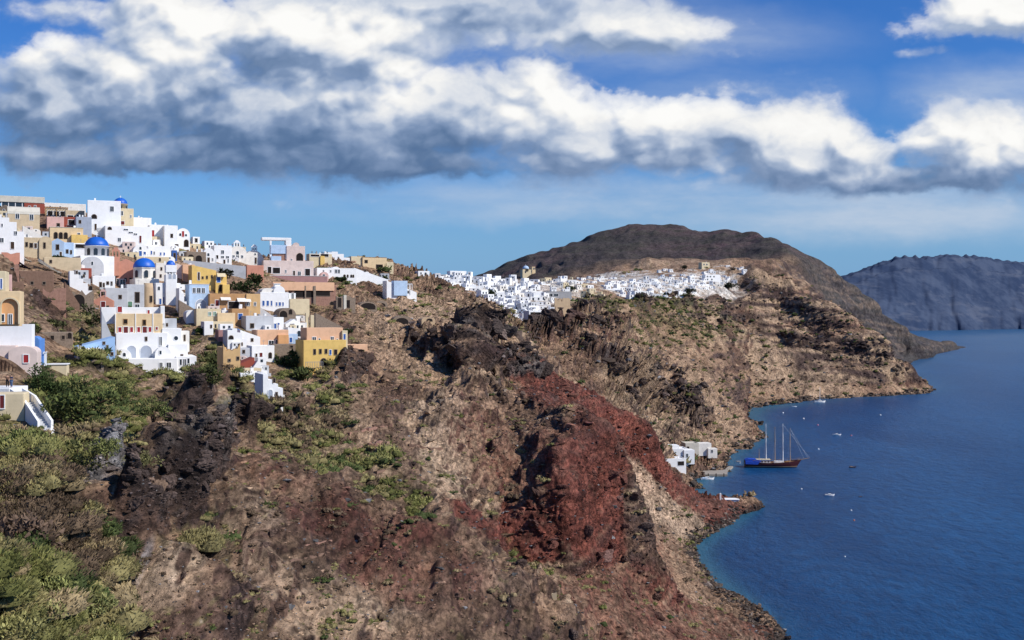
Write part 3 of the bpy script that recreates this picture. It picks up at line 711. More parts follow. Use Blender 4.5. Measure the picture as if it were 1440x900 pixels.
def col_mat(name, rough=.95, amt=.5, sc=2.5, transl=0):
    m, nt = new_mat(name)
    a = nd(nt, 'ShaderNodeVertexColor', layer_name='Col'); t = nd(nt, 'ShaderNodeTexCoord')
    n = E(nt, nd(nt, 'ShaderNodeTexNoise', {'Vector': t.outputs['Object'], 'Scale': sc, 'Detail': 6.0, 'Roughness': .7}).outputs[0])
    v = n.smooth(.3, .7)*(2*amt)+(1-amt)
    c = nd(nt, 'ShaderNodeVectorMath', {0: a.outputs[0]}, operation='SCALE'); nt.links.new(v.s, c.inputs['Scale'])
    if transl:
        d1 = nd(nt, 'ShaderNodeBsdfDiffuse', {'Color': c.outputs[0]}); d2 = nd(nt, 'ShaderNodeBsdfTranslucent', {'Color': c.outputs[0]})
        s = nd(nt, 'ShaderNodeMixShader', {0: transl, 1: d1.outputs[0], 2: d2.outputs[0]})
        nd(nt, 'ShaderNodeOutputMaterial', {'Surface': s.outputs[0]})
    else:
        b = nd(nt, 'ShaderNodeBump', {'Height': n.s, 'Strength': .7, 'Distance': .25})
        s = nd(nt, 'ShaderNodeBsdfPrincipled', {'Base Color': c.outputs[0], 'Roughness': rough, 'Specular IOR Level': .15, 'Normal': b.outputs[0]})
        nd(nt, 'ShaderNodeOutputMaterial', {'Surface': s.outputs[0]})
    return m
m_rock = col_mat('loose_rock')

# stones everywhere: size in metres grows slowly with distance because only the larger ones count there
nst = 15000
ids = pick((.25+.9*m_dark+.15*m_red+.3*rockm)*flatw*(D < 1500)*(1-.6*m_veg), nst)
d_ = D1[ids]
size = d_/1500*np.clip(rng.lognormal(.35, .55, nst), .6, 6)
size = np.clip(size, .12, 2.4)
tone = rng.choice([.45, .65, .9, 1.15, 1.5], nst, p=[.3, .25, .2, .15, .1])[:, None]
grey = rng.random(nst)[:, None] < .12
cl = np.where(grey, np.array([.17, .165, .165]), C3[ids])*tone
sq = np.stack([rng.uniform(.7, 1.4, nst), rng.uniform(.7, 1.6, nst), rng.uniform(.5, 1.0, nst)], -1)
tag(scatter(ROCKS, ids, size, cl, sq, .35, 'rubble', m_rock), 'loose stones and boulders strewn over the slope', kind='stuff')

# lava outcrops: big broken masses bedded in the slope, with smaller blocks below them
def crag_proto(seed):
    r = np.random.default_rng(seed)
    v, f = hull_rock(seed, 13, (1, 1, .8))
    bm = bmesh.new(); vs = [bm.verts.new(p) for p in v]
    for t in f: bm.faces.new([vs[q] for q in t])
    bmesh.ops.subdivide_edges(bm, edges=bm.edges[:], cuts=7, use_grid_fill=True)
    bmesh.ops.triangulate(bm, faces=bm.faces[:]); bm.normal_update(); bm.verts.index_update()
    v = np.array([x.co[:] for x in bm.verts]); n = np.array([x.normal[:] for x in bm.verts]); f = np.array([[q.index for q in t.verts] for t in bm.faces], np.int32)
    bm.free()
    o = r.uniform(0, 50)
    a1, a2 = worley(v[:, 0]*2.2+o, v[:, 1]*2.2, v[:, 2]*3.2); b1, b2 = worley(v[:, 0]*5+o, v[:, 1]*5, v[:, 2]*7)
    h = .22*np.minimum(a2-a1, .5)+.10*np.minimum(b2-b1, .5)+.05*np.tanh(3*pnoise(v[:, 0]*0+o, v[:, 1]*0, v[:, 2]*4))+.16*pnoise(v[:, 0]*1.6+o, v[:, 1]*1.6, v[:, 2]*.8)+.07*pnoise(v[:, 0]*9+o, v[:, 1]*9, v[:, 2]*9)
    return (v+n*h[:, None]).astype(np.float32), f
CRAGS = [crag_proto(300+i) for i in range(7)]
def crags(w_, n, lo, hi, name, label):
    ids = pick(w_, n)
    size = rng.uniform(lo, hi, n)*np.clip(D1[ids]/200, .5, 3)
    tone = rng.choice([.7, 1, 1.3, 1.9, 3.4], n, p=[.25, .3, .22, .15, .08])[:, None]
    cl = np.array([.055, .040, .034])*tone*.55+C3[ids]*.45
    sq = np.stack([rng.uniform(.7, 1.2, n), rng.uniform(.9, 1.9, n), rng.uniform(.7, 1.5, n)], -1)
    return tag(scatter(CRAGS, ids, size, cl, sq, .62, name, m_rock), label, kind='stuff')
crags(np.clip(m_dark-.3, 0, 1)*flatw*(D < 470)*(.1+sstep(.12, .4, slope)), 170, .6, 1.7, 'lava_outcrops', 'black broken lava outcrops on the slope')
crags(np.clip(m_dark-.3, 0, 1)*flatw*(D > 480)*(D < 1450)*(.1+sstep(.2, .45, slope))*(1-.8*m_bed), 90, .7, 1.4, 'distant_outcrops', 'dark rock outcrops below the distant village')
crags(np.clip(m_red-.4, 0, 1)*flatw*(D < 330)*(slope > .3)*.2+.10*flatw*sstep(.3, .5, slope)*(D < 420)*(1-m_red), 150, .5, 1.3, 'brown_outcrops', 'brown rock ledges breaking out of the slope')
nlv = 2600
ids = pick(np.clip(m_dark-.2, 0, 1)*flatw*(.3+sstep(.05, .3, slope))*(D < 1400), nlv)
size = np.clip(D1[ids]/1500*np.clip(rng.lognormal(.8, .5, nlv), 1.0, 8), .2, 3.5)
tone = rng.choice([.7, 1, 1.4, 2.2, 4], nlv, p=[.3, .3, .2, .14, .06])[:, None]
cl = np.array([.040, .031, .029])*tone*.7+C3[ids]*.3
sq = np.stack([rng.uniform(.7, 1.3, nlv), rng.uniform(.8, 1.8, nlv), rng.uniform(.6, 1.3, nlv)], -1)
tag(scatter(ROCKS, ids, size, cl, sq, .6, 'lava_rubble', m_rock), 'black blocky lava rubble on the outcrops', kind='stuff')

# shoreline boulders
nsh = 4200
ids = pick(sstep(3.2, .8, np.abs(ZV-.6))*(D > 200)*(D < 1400), nsh)
size = np.clip(D1[ids]/1500*rng.lognormal(.35, .5, nsh), .3, 3)
cl = np.array([.085, .066, .054])*rng.choice([.5, .8, 1.2, 2.5], nsh, p=[.35, .3, .25, .1])[:, None]
tag(scatter(ROCKS, ids, size, cl, None, .45, 'shore_rubble', m_rock), 'dark wet boulders along the waterline', kind='stuff')

# scrub: low rounded cushions, a twiggy core under a coat of fine leaves
def shrub_proto(seed, n, fine, tall=.8, lobes=6):
    r = np.random.default_rng(seed)
    V, Q, var = [], [], []
    lob = r.normal(size=(lobes, 3))*np.array([.42, .42, .12]); lob[:, 2] = np.abs(lob[:, 2])+.05
    lr = r.uniform(.34, .60, lobes)
    for c, rad in zip(lob, lr):                                     # core
        for a in range(7):
            for b in range(4):
                q = []
                for (aa, bb_) in ((a, b), (a+1, b), (a+1, b+1), (a, b+1)):
                    th, ph = aa/7*6.283, bb_/4*1.5708
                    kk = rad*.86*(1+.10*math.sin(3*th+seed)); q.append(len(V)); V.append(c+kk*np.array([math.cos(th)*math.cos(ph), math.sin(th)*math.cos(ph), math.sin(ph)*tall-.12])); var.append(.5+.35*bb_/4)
                Q.append(q)
    for i in range(n):
        j = r.integers(0, lobes); dvec = r.normal(size=3); dvec /= np.linalg.norm(dvec); dvec[2] = abs(dvec[2])
        p = lob[j]+dvec*lr[j]*r.uniform(.80, 1.02)*np.array([1, 1, tall])
        ax = dvec*.9+np.array([0, 0, .45])+r.normal(size=3)*.3; ax /= np.linalg.norm(ax)
        sd = np.cross(ax, r.normal(size=3)); sd /= np.linalg.norm(sd)+1e-6
        L = fine*r.uniform(.6, 1.5); wd = L*.22
        b = len(V)
        V += [p-sd*wd, p+sd*wd, p+ax*L+sd*wd*.4, p+ax*L-sd*wd*.4]; Q.append([b, b+1, b+2, b+3])
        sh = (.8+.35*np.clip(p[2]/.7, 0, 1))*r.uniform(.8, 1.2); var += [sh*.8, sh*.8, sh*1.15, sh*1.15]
    return (np.array(V, np.float32), np.array(Q, np.int32)), np.array(var, np.float32)
m_leaf = col_mat('scrub_leaves', amt=.3, sc=1.2)
GREENS = np.array([[.165,.170,.052],[.235,.225,.080],[.30,.255,.110],[.090,.115,.038],[.33,.25,.135],[.16,.11,.07]], np.float32)
def scrub(name, label, weight, n, nleaf, fine, smin, smax, med, pal, tall=.8):
    global VAR
    pr = [shrub_proto(500+i+nleaf, nleaf, fine, tall) for i in range(6)]
    protos = [p[0] for p in pr]; VAR = [p[1] for p in pr]
    ids = pick(weight, n)
    size = np.clip(D1[ids]/1500*np.clip(rng.lognormal(math.log(med), .5, n), 1.5, 60), smin, smax)
    patch = np.clip(.5+.9*n_l.ravel()[ids]+.3*rng.normal(size=n), 0, .999)       # neighbours tend to be of one kind
    cum_ = np.cumsum(pal)/np.sum(pal)
    cl = GREENS[np.searchsorted(cum_, patch)]*rng.uniform(.75, 1.2, (n, 1))
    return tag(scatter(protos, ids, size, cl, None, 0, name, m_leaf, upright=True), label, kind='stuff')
wv_ = flatw*(m_veg*sstep(.65, .35, slope)*sstep(-.25, .35, n_m*.7+.6*n_l))
scrub('hillside_scrub', 'low green and straw coloured scrub on the slope', wv_*(D > 118)*(D < 520), 1500, 110, .17, .3, 2.4, 8.0, [.18,.26,.22,.14,.14,.06])
scrub('near_scrub', 'dense broom like scrub on the nearest banks', flatw*np.clip(m_veg-.2, 0, 1)*(D <= 118), 230, 1500, .085, .5, 3.0, 34, [.20,.32,.24,.10,.08,.06])
scrub('dry_scrub', 'scattered dry tufts on the bare slope', flatw*(1-m_red)*(1-m_dark*.7)*sstep(.55, .3, slope)*(.15+sstep(0, .5, n_m))*(D > 60)*(D < 700), 2400, 34, .24, .15, 1.6, 3.6, [.12,.18,.22,.10,.18,.20])
scrub('distant_scrub', 'dark bushes dotted over the far slope', (D > 480)*(D < 1500)*sstep(.6, .3, slope)*(.12+m_veg)*(1-vill2)*(1-m_red), 1500, 20, .30, .7, 5, 2.6, [.2,.15,.1,.4,.05,.1])
# ------------------------------------------------------------------ building materials
def paint(name, colr, rough=.85, var=.10, sc=.5, bump=.25, spec=.2, dirt=None):
    m, nt = new_mat(name)
    t = nd(nt, 'ShaderNodeTexCoord')
    n = E(nt, nd(nt, 'ShaderNodeTexNoise', {'Vector': t.outputs['Object'], 'Scale': sc, 'Detail': 7.0, 'Roughness': .65}).outputs[0])
    n2 = E(nt, nd(nt, 'ShaderNodeTexNoise', {'Vector': t.outputs['Object'], 'Scale': sc*9, 'Detail': 4.0}).outputs[0])
    lo = tuple(c*(1-2.2*var) for c in colr) if dirt is None else dirt
    c = mixc(nt, n.smooth(.40, .70)*(.75 if dirt is None else .55), colr, lo)
    b = nd(nt, 'ShaderNodeBump', {'Height': (n+n2*.5).s, 'Strength': bump, 'Distance': .12})
    s = nd(nt, 'ShaderNodeBsdfPrincipled', {'Base Color': c, 'Roughness': rough, 'Specular IOR Level': spec, 'Normal': b.outputs[0]})
    nd(nt, 'ShaderNodeOutputMaterial', {'Surface': s.outputs[0]})
    return m
MT = {
 'white': paint('whitewash', (.82,.815,.80), dirt=(.70,.69,.66)), 'warmwhite': paint('warm_whitewash', (.78,.735,.66)), 'greywhite': paint('grey_or_shaded_whitewash', (.50,.51,.525)),
 'cream': paint('cream_plaster', (.66,.55,.36)), 'buff': paint('buff_plaster', (.72,.54,.32)), 'tan': paint('tan_plaster', (.58,.46,.30), var=.12), 'ochre': paint('ochre_plaster', (.62,.40,.19)),
 'yellow': paint('yellow_plaster', (.74,.50,.16)), 'peach': paint('peach_plaster', (.74,.45,.28)), 'orange': paint('orange_plaster', (.68,.36,.16)), 'brownorange': paint('brown_orange_plaster', (.46,.26,.12)),
 'salmon': paint('salmon_plaster', (.56,.26,.18)), 'pink': paint('pink_plaster', (.66,.42,.37)), 'palepink': paint('pale_pink_plaster', (.68,.55,.49)), 'mauve': paint('mauve_plaster', (.36,.20,.19)),
 'lightblue': paint('light_blue_plaster', (.45,.58,.74)), 'skyblue': paint('sky_blue_plaster', (.33,.50,.74)), 'blue': paint('blue_plaster', (.10,.24,.56)), 'ruin': paint('ruin_stone', (.22,.135,.095), var=.25, sc=1.5, bump=.8, dirt=(.12,.07,.05)),
 'stone': paint('field_stone', (.26,.20,.15), var=.25, sc=1.8, bump=.9, dirt=(.12,.09,.07)), 'ruinpink': paint('ruin_pink_stone', (.34,.19,.14), var=.2, sc=1.2, bump=.7), 'beigerock': paint('quarry_rock', (.52,.38,.24), sc=.4, bump=.9),
 'palerock': paint('pale_roof_plaster', (.60,.56,.47)), 'domeblue': paint('dome_blue_paint', (.012,.115,.52), rough=.45, var=.12, spec=.4, bump=.1), 'red': paint('red_paint', (.33,.028,.030), rough=.6), 'darkred': paint('dark_red_paint', (.14,.022,.022), rough=.7),
 'bluepaint': paint('blue_paint', (.03,.10,.33), rough=.6), 'greenpaint': paint('green_paint', (.12,.24,.16), rough=.6), 'wood': paint('dark_wood', (.055,.030,.018), rough=.7, sc=3), 'tanwood': paint('pale_wood', (.38,.22,.10), rough=.7, sc=3), 'grey': paint('grey_paint', (.30,.30,.31)),
 'dark': paint('painted_dark_interior', (.018,.014,.013), rough=.9), 'greyshade': paint('grey_shade_plaster', (.36,.40,.47)), 'awning': paint('awning_cloth', (.78,.76,.70), rough=.9, bump=.05), 'concrete': paint('pier_concrete', (.33,.29,.24), sc=.8), 'metal': paint('bell_bronze', (.12,.09,.05), rough=.4, spec=.6),  # dark interior tone puts the gloom of openings into flat panels
 'redroof': paint('red_roof_plaster', (.30,.075,.05)), 'purple': paint('purple_shade_cloth', (.10,.06,.10)),
}
m, nt = new_mat('window_glass')
gl = nd(nt, 'ShaderNodeBsdfPrincipled', {'Base Color': (.025,.032,.042,1), 'Roughness': .12, 'Specular IOR Level': .6}); nd(nt, 'ShaderNodeOutputMaterial', {'Surface': gl.outputs[0]})
MT['glass'] = m

# ------------------------------------------------------------------ mesh shapes
def bx(bm, x0, x1, y0, y1, z0, z1, bev=0):
    vs = [bm.verts.new(p) for p in ((x0,y0,z0),(x1,y0,z0),(x1,y1,z0),(x0,y1,z0),(x0,y0,z1),(x1,y0,z1),(x1,y1,z1),(x0,y1,z1))]
    fs = [bm.faces.new([vs[i] for i in q]) for q in ((0,3,2,1),(4,5,6,7),(0,1,5,4),(1,2,6,5),(2,3,7,6),(3,0,4,7))]
    if bev:
        es = list({e for f in fs for e in f.edges})
        bmesh.ops.bevel(bm, geom=es, offset=bev, segments=2, profile=.6, affect='EDGES')
def prism(bm, prof, y0, y1):
    """prof: (x,z) outline, extruded from y0 to y1"""
    a = [bm.verts.new((x, y0, z)) for x, z in prof]; b = [bm.verts.new((x, y1, z)) for x, z in prof]
    n = len(prof)
    bm.faces.new(a[::-1]) if y1 < y0 else bm.faces.new(a)
    bm.faces.new(b if y1 < y0 else b[::-1])
    for i in range(n):
        j = (i+1) % n; bm.faces.new((a[j], a[i], b[i], b[j]))
    bmesh.ops.recalc_face_normals(bm, faces=bm.faces[:])
def sideprism(bm, prof, x0, x1):
    """prof: (y,z) outline, extruded along x"""
    a = [bm.verts.new((x0, y, z)) for y, z in prof]; b = [bm.verts.new((x1, y, z)) for y, z in prof]
    n = len(prof); bm.faces.new(a); bm.faces.new(b[::-1])
    for i in range(n):
        j = (i+1) % n; bm.faces.new((a[j], a[i], b[i], b[j]))
    bmesh.ops.recalc_face_normals(bm, faces=bm.faces[:])
def lathe(bm, prof, n=24, c=(0, 0, 0), rot=0, sx=1, sy=1):
    rows = []
    for r, z in prof:
        if r < 1e-4: rows.append([bm.verts.new((c[0], c[1], c[2]+z))])
        else: rows.append([bm.verts.new((c[0]+sx*r*math.cos(rot+2*math.pi*i/n), c[1]+sy*r*math.sin(rot+2*math.pi*i/n), c[2]+z)) for i in range(n)])
    for a, b in zip(rows[:-1], rows[1:]):
        for i in range(n):
            j = (i+1) % n
            if len(a) == 1 and len(b) == 1: continue
            if len(a) == 1: bm.faces.new((a[0], b[j], b[i]))
            elif len(b) == 1: bm.faces.new((a[i], a[j], b[0]))
            else: bm.faces.new((a[i], a[j], b[j], b[i]))
    if len(rows[0]) > 1: bm.faces.new(rows[0][::-1])
    if len(rows[-1]) > 1: bm.faces.new(rows[-1])
    bmesh.ops.recalc_face_normals(bm, faces=bm.faces[:])
def tube(bm, pts, r, n=6, r2=None):
    pts = [Vector(p) for p in pts]; rings = []
    for i, p in enumerate(pts):
        t = (pts[min(i+1, len(pts)-1)]-pts[max(i-1, 0)]).normalized()
        u = t.cross(Vector((0, 0, 1))); u = u.normalized() if u.length > 1e-3 else Vector((1, 0, 0)); v = t.cross(u)
        rr = r if r2 is None else r+(r2-r)*i/(len(pts)-1)
        rings.append([bm.verts.new(p+u*rr*math.cos(6.283*k/n)+v*rr*math.sin(6.283*k/n)) for k in range(n)])
    for a, b in zip(rings[:-1], rings[1:]):
        for k in range(n): bm.faces.new((a[k], a[(k+1) % n], b[(k+1) % n], b[k]))
    bm.faces.new(rings[0][::-1]); bm.faces.new(rings[-1])
def part(name, bm, mat, parent=None, smooth=False, label=None):
    me = bpy.data.meshes.new(name)
    if smooth:
        for f in bm.faces: f.smooth = True
    bm.to_mesh(me); bm.free(); me.materials.append(MT[mat] if isinstance(mat, str) else mat)
    o = bpy.data.objects.new(name, me); COL.objects.link(o)
    if parent is not None: o.parent = parent
    if label: o['label'] = label
    return o
def empty(name, loc, yaw=0):
    o = bpy.data.objects.new(name, None); COL.objects.link(o); o.location = loc; o.rotation_euler = (0, 0, math.radians(yaw)); o.empty_display_size = .5
    return o
def arc(cx, cz, rx, rz, n=10, a0=0, a1=180):
    return [(cx+rx*math.cos(math.radians(a0+(a1-a0)*i/n)), cz+rz*math.sin(math.radians(a0+(a1-a0)*i/n))) for i in range(n+1)]
def arch_prof(x0, x1, z0, z1, n=10):
    r = (x1-x0)/2; rz = min(r, (z1-z0)*.6)
    return [(x0, z0), (x1, z0)]+arc((x0+x1)/2, z1-rz, r, rz, n)

def opening(root, kind, x0, x1, z0, z1, y=0):
    """windows and doors set on the face at depth y (negative y is outside)"""
    fr = .10+.03*min(x1-x0, 2); out = y-.09
    rnd = kind in 'aAcok'
    def frame_of(mat, name='window'):
        bm = bmesh.new()
        if rnd:
            o_ = arch_prof(x0-fr, x1+fr, z0-.02, z1+fr); i_ = arch_prof(x0, x1, z0, z1)
            if kind == 'o':
                cx_, cz_, rx, rz = (x0+x1)/2, (z0+z1)/2, (x1-x0)/2, (z1-z0)/2
                o_ = arc(cx_, cz_, rx+fr, rz+fr, 20, 0, 342); i_ = arc(cx_, cz_, rx, rz, 20, 0, 342)
            A = [[bm.verts.new((x, yy, z)) for x, z in pp] for yy in (out, y+.05) for pp in (o_, i_)]
            n = len(o_)
            for k in range(n):
                j = (k+1) % n
                for a, b in ((0, 1), (1, 3), (3, 2), (2, 0)):
                    bm.faces.new((A[a][k], A[a][j], A[b][j], A[b][k]))
            bmesh.ops.recalc_face_normals(bm, faces=bm.faces[:])
        else:
            bx(bm, x0-fr, x0, out, y+.05, z0-fr, z1+fr); bx(bm, x1, x1+fr, out, y+.05, z0-fr, z1+fr)
            bx(bm, x0, x1, out, y+.05, z1, z1+fr); bx(bm, x0, x1, out-.05, y+.05, z0-fr, z0)
            if kind in 'wg' and x1-x0 > .5: bx(bm, (x0+x1)/2-.04, (x0+x1)/2+.04, out+.03, y+.02, z0, z1)
        return part(name, bm, mat, root)
    def fill(name, mat, parent):
        bm = bmesh.new()
        if rnd:
            pr = arc((x0+x1)/2, (z0+z1)/2, (x1-x0)/2, (z1-z0)/2, 20, 0, 342) if kind == 'o' else arch_prof(x0, x1, z0, z1)
            prism(bm, pr, y-.03, y+.04)
        else:
            bx(bm, x0, x1, y-.03, y+.04, z0, z1)
        return part(name, bm, mat, parent)
    if kind in 'wao': f = frame_of('white'); fill('pane', 'glass', f)
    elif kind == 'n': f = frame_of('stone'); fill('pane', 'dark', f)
    elif kind == 'b': f = frame_of('white'); fill('shutter', 'bluepaint', f)
    elif kind == 'r': f = frame_of('white'); fill('shutter', 'red', f)
    elif kind == 'g': f = frame_of('white'); fill('shutter', 'greenpaint', f)
    elif kind == 'm': f = frame_of('tanwood'); fill('pane', 'dark', f)
    elif kind in 'dDRBGc':
        f = frame_of('white', 'doorway'); dr = fill('door', {'d': 'wood', 'D': 'dark', 'R': 'darkred', 'B': 'bluepaint', 'G': 'greenpaint', 'c': 'wood'}[kind], f)  # kind D is a dark panel painted as an unlit opening
    elif kind in 'Ak':       # arch filled flat, its panel tinted for the shade inside
        f = frame_of('white' if kind == 'A' else 'stone', 'arch'); fill('shade_panel', 'greyshade' if kind == 'A' else 'dark', f)

def parse(o):
    r = []
    for t in o.split(';'):
        t = t.strip()
        if t:
            k, v = t.split(':'); r.append((k.strip(), [float(q) for q in v.split(',')]))
    return r

def vault_prof(w, h, rise):
    return [(-w/2, -3), (w/2, -3), (w/2, h-rise)]+arc(0, h-rise, w/2, rise, 12)[1:-1]+[(-w/2, h-rise)]
BUILT = []
def H(name, label, x0, y0, x1, y1, mat='white', roof='flat', o='', yaw=26, dep=None, d=None, cat='house', group=None, roofmat=None, rise=None, top=None, found=3.0, dd=0, extra=None, gy=None):
    """a house whose front fills x0..x1, y0..y1 of the survey; stands where the sight line to its foot meets the slope"""
    cx = (x0+x1)/2
    p = hit(cx, gy or y1, 125)
    d = p.y if p else (d or 400)
    d += dd
    s = (cx-CX)/F; a = math.radians(yaw)
    k = d/F/(math.cos(a)-s*math.sin(a)); kz = d/F
    w, h = (x1-x0)*k, (y1-y0)*kz
    if dep is None: dep = max(4.0, min(w*1.0, 9))
    root = empty(name, W(cx, y1, d), yaw); tag(root, label, cat, group, 'thing')
    bm = bmesh.new(); bv = min(.16, w*.05, h*.08)
    if roof in ('flat', 'plain', 'ruin'):
        if roof == 'flat':
            pt = min(.35, w*.1); ph = min(.45, h*.14)
            bx(bm, -w/2, w/2, 0, dep, -found, h-ph, bv)
            bx(bm, -w/2, w/2, -.003, pt, h-ph-.2, h, bv*.7); bx(bm, -w/2, w/2, dep-pt, dep+.003, h-ph-.2, h, bv*.7)
            bx(bm, -w/2-.003, -w/2+pt, pt*.5, dep-pt*.5, h-ph-.2, h-.004, bv*.7); bx(bm, w/2-pt, w/2+.003, pt*.5, dep-pt*.5, h-ph-.2, h-.004, bv*.7)
        elif roof == 'ruin':
            rr = random.Random(int(x0*7+y0)); n = max(6, int(w/1.2)); prof = [(-w/2, -found), (w/2, -found)]
            prof += [(w/2-w*i/n, h*(1-.28*rr.random()*(rr.random() < .6))) for i in range(n+1)]
            prism(bm, prof, 0, .9)
            bx(bm, -w/2, -w/2+.8, .85, dep, -found, h*rr.uniform(.6, .9), .05); bx(bm, w/2-.8, w/2, .85, dep, -found, h*rr.uniform(.6, .9), .05)
        else: bx(bm, -w/2, w/2, 0, dep, -found, h, bv)
    elif roof == 'vault':
        prism(bm, vault_prof(w, h, rise*kz if rise else min(w*.42, h*.5)), 0, dep)
    elif roof == 'gable':
        r_ = (rise*kz if rise else w*.3)
        prism(bm, [(-w/2, -found), (w/2, -found), (w/2, h-r_), (0, h), (-w/2, h-r_)], 0, dep)
    elif roof == 'long':        # long house under a low lengthwise vault
        r_ = rise*kz if rise else h*.25
        prof = [(0, -found), (0, h-r_)]+[(dep/2-dep/2*math.cos(math.pi*i/10), h-r_+r_*math.sin(math.pi*i/10)) for i in range(1, 10)]+[(dep, h-r_), (dep, -found)]
        sideprism(bm, prof, -w/2, w/2)
    elif roof == 'longgable':
        r_ = rise*kz if rise else h*.3
        sideprism(bm, [(0, -found), (0, h-r_), (dep/2, h), (dep, h-r_), (dep, -found)], -w/2, w/2)
    elif roof == 'slope':       # stepped or slanting wall top, falling to one side
        l, r2 = top
        prism(bm, [(-w/2, -found), (w/2, -found), (w/2, (y1-r2)*kz), (-w/2, (y1-l)*kz)], 0, dep)
    elif roof == 'steps':
        n = len(top)
        for i, ty in enumerate(top):
            bx(bm, -w/2+w*i/n-.001*i, -w/2+w*(i+1)/n, .002*i, dep-.03*i, -found-.01*i, (y1-ty)*kz, .02)
    part('wall', bm, mat, root)
    if roofmat and roof in ('flat', 'plain'):
        bm = bmesh.new(); bx(bm, -w/2-.15, w/2+.15, -.15, dep+.1, h+.004, h+.16, .03); part('roof', bm, roofmat, root)
    elif roofmat and roof == 'long':
        bm = bmesh.new(); r_ = rise*kz if rise else h*.25
        pr = [(-.1, h-r_-.05)]+[(dep/2-(dep/2+.1)*math.cos(math.pi*i/10), h-r_+(r_+.12)*math.sin(math.pi*i/10)) for i in range(1, 10)]+[(dep+.1, h-r_-.05)]
        sideprism(bm, pr, -w/2-.1, w/2+.1); part('roof', bm, roofmat, root)
    ctx = dict(root=root, k=k, kz=kz, cx=cx, y1=y1, w=w, h=h, dep=dep, d=d)
    for kd, (a0, b0, a1, b1) in parse(o):
        opening(root, kd, (a0-cx)*k, (a1-cx)*k, (y1-b1)*kz, (y1-b0)*kz)
    if roof in ('flat', 'plain') and cat == 'house' and w > 3.5:      # vents, chimneys, tanks and aerials on the roofs
        rr = random.Random(int(x0*31+y0*17)); zt = h-.5 if roof == 'flat' else h
        for q in range(rr.choice((0, 1, 1, 2))):
            x = rr.uniform(-w*.36, w*.36); y = rr.uniform(1.0, dep*.7); q2 = rr.uniform(.25, .45); bm = bmesh.new()
            bx(bm, x-q2, x+q2, y-q2, y+q2, zt-.1, zt+rr.uniform(.9, 1.7), .04); part('chimney', bm, 'white', root)
        if rr.random() < .35:
            x = rr.uniform(-w*.3, w*.3); bm = bmesh.new(); tube(bm, [(x, 1.5, zt), (x, 1.5, zt+2.2)], .035, 5); bx(bm, x-.5, x+.5, 1.47, 1.53, zt+1.9, zt+1.95); bx(bm, x-.35, x+.35, 1.47, 1.53, zt+1.6, zt+1.65); part('aerial', bm, 'grey', root)
        if rr.random() < .25:
            x = rr.uniform(-w*.3, w*.3); bm = bmesh.new(); lathe(bm, [(.5, zt), (.5, zt+1.0), (.1, zt+1.15)], 10, (x, dep*.6, 0)); part('water_tank', bm, 'grey', root)
    if extra: extra(ctx)
    BUILT.append(root)
    return ctx
def L2(c, px, py): return ((px-c['cx'])*c['k'], (c['y1']-py)*c['kz'])

def dome_on(c, px, ptop, pbase, rpx, drum=None, mat='domeblue', drummat='white', wins=0, cross=True, yoff=None, oct_=False):
    """dome (and drum) standing on a church roof"""
    x, zt = L2(c, px, ptop); _, zb_ = L2(c, px, pbase); r = rpx*c['kz']; y = yoff if yoff is not None else c['dep']*.5
    if drum:
        _, zd = L2(c, px, drum); bm = bmesh.new(); n = 8 if oct_ else 28
        lathe(bm, [(r*1.0, zd-.5), (r*1.0, zb_-.12), (r*1.07, zb_-.1), (r*1.07, zb_+.06), (r*.98, zb_+.08)], n, (x, y, 0), rot=math.pi/8)
        dr = part('drum', bm, drummat, c['root'], smooth=not oct_)
        for i in range(wins):
            an = -math.pi/2+(i-(wins-1)/2)*(1.9/max(1, wins-1) if wins > 1 else 0)
            hh = (zb_-zd)
            bm = bmesh.new(); wd = r*.16
            prism(bm, arch_prof(-wd, wd, zd+hh*.22, zd+hh*.80), -.04, .1)
            M = Matrix.Translation((x+r*1.0*math.cos(an), y+r*1.0*math.sin(an), 0)) @ Matrix.Rotation(an+math.pi/2, 4, 'Z')
            bmesh.ops.transform(bm, matrix=M, verts=bm.verts[:]); part('window', bm, 'glass', c['root'])
    bm = bmesh.new(); hd = zt-zb_
    lathe(bm, [(r*math.cos(t), zb_+.07+hd*math.sin(t)) for t in [i*math.pi/2/10 for i in range(10)]]+[(0, zb_+.07+hd)], 32, (x, y, 0))
    dm = part('dome', bm, mat, c['root'], smooth=True)
    if cross:
        bm = bmesh.new(); q = .06+.012*r; hc = .35*r
        bx(bm, x-q, x+q, y-q, y+q, zt, zt+hc); bx(bm, x-hc*.32, x-q, y-q, y+q, zt+hc*.58, zt+hc*.58+2*q); bx(bm, x+q, x+hc*.32, y-q, y+q, zt+hc*.58, zt+hc*.58+2*q)
        part('cross', bm, 'white', dm)
def bell_gable(c, px, ptop, pbase, wpx, mat='white', bells=1, y=0):
    x, zt = L2(c, px, ptop); _, z0 = L2(c, px, pbase); w = wpx*c['kz']; h = zt-z0
    bm = bmesh.new(); n = bells; p = w*.16; t = .35
    xs = [x-w/2+(w-p)*i/n for i in range(n+1)]
    for q in xs: bx(bm, q, q+p, y, y+t, z0-.3, z0+h*.62)
    prism(bm, [(x-w/2-.04, z0+h*.62), (x+w/2+.04, z0+h*.62), (x+w/2+.04, z0+h*.72)]+arc(x, z0+h*.72, w*.36, h*.22, 8)+[(x-w/2-.04, z0+h*.72)], y-.03, y+t+.03)
    g = part('bell_gable', bm, mat, c['root'])
    for i in range(n):
        bm = bmesh.new(); cx_ = (xs[i]+p+xs[i+1])/2; r = min(w*.12, .4)
        lathe(bm, [(r, z0+h*.26), (r*.7, z0+h*.36), (r*.55, z0+h*.5), (.02, z0+h*.56)], 10, (cx_, y+t/2, 0)); part('bell', bm, 'metal', g, smooth=True)
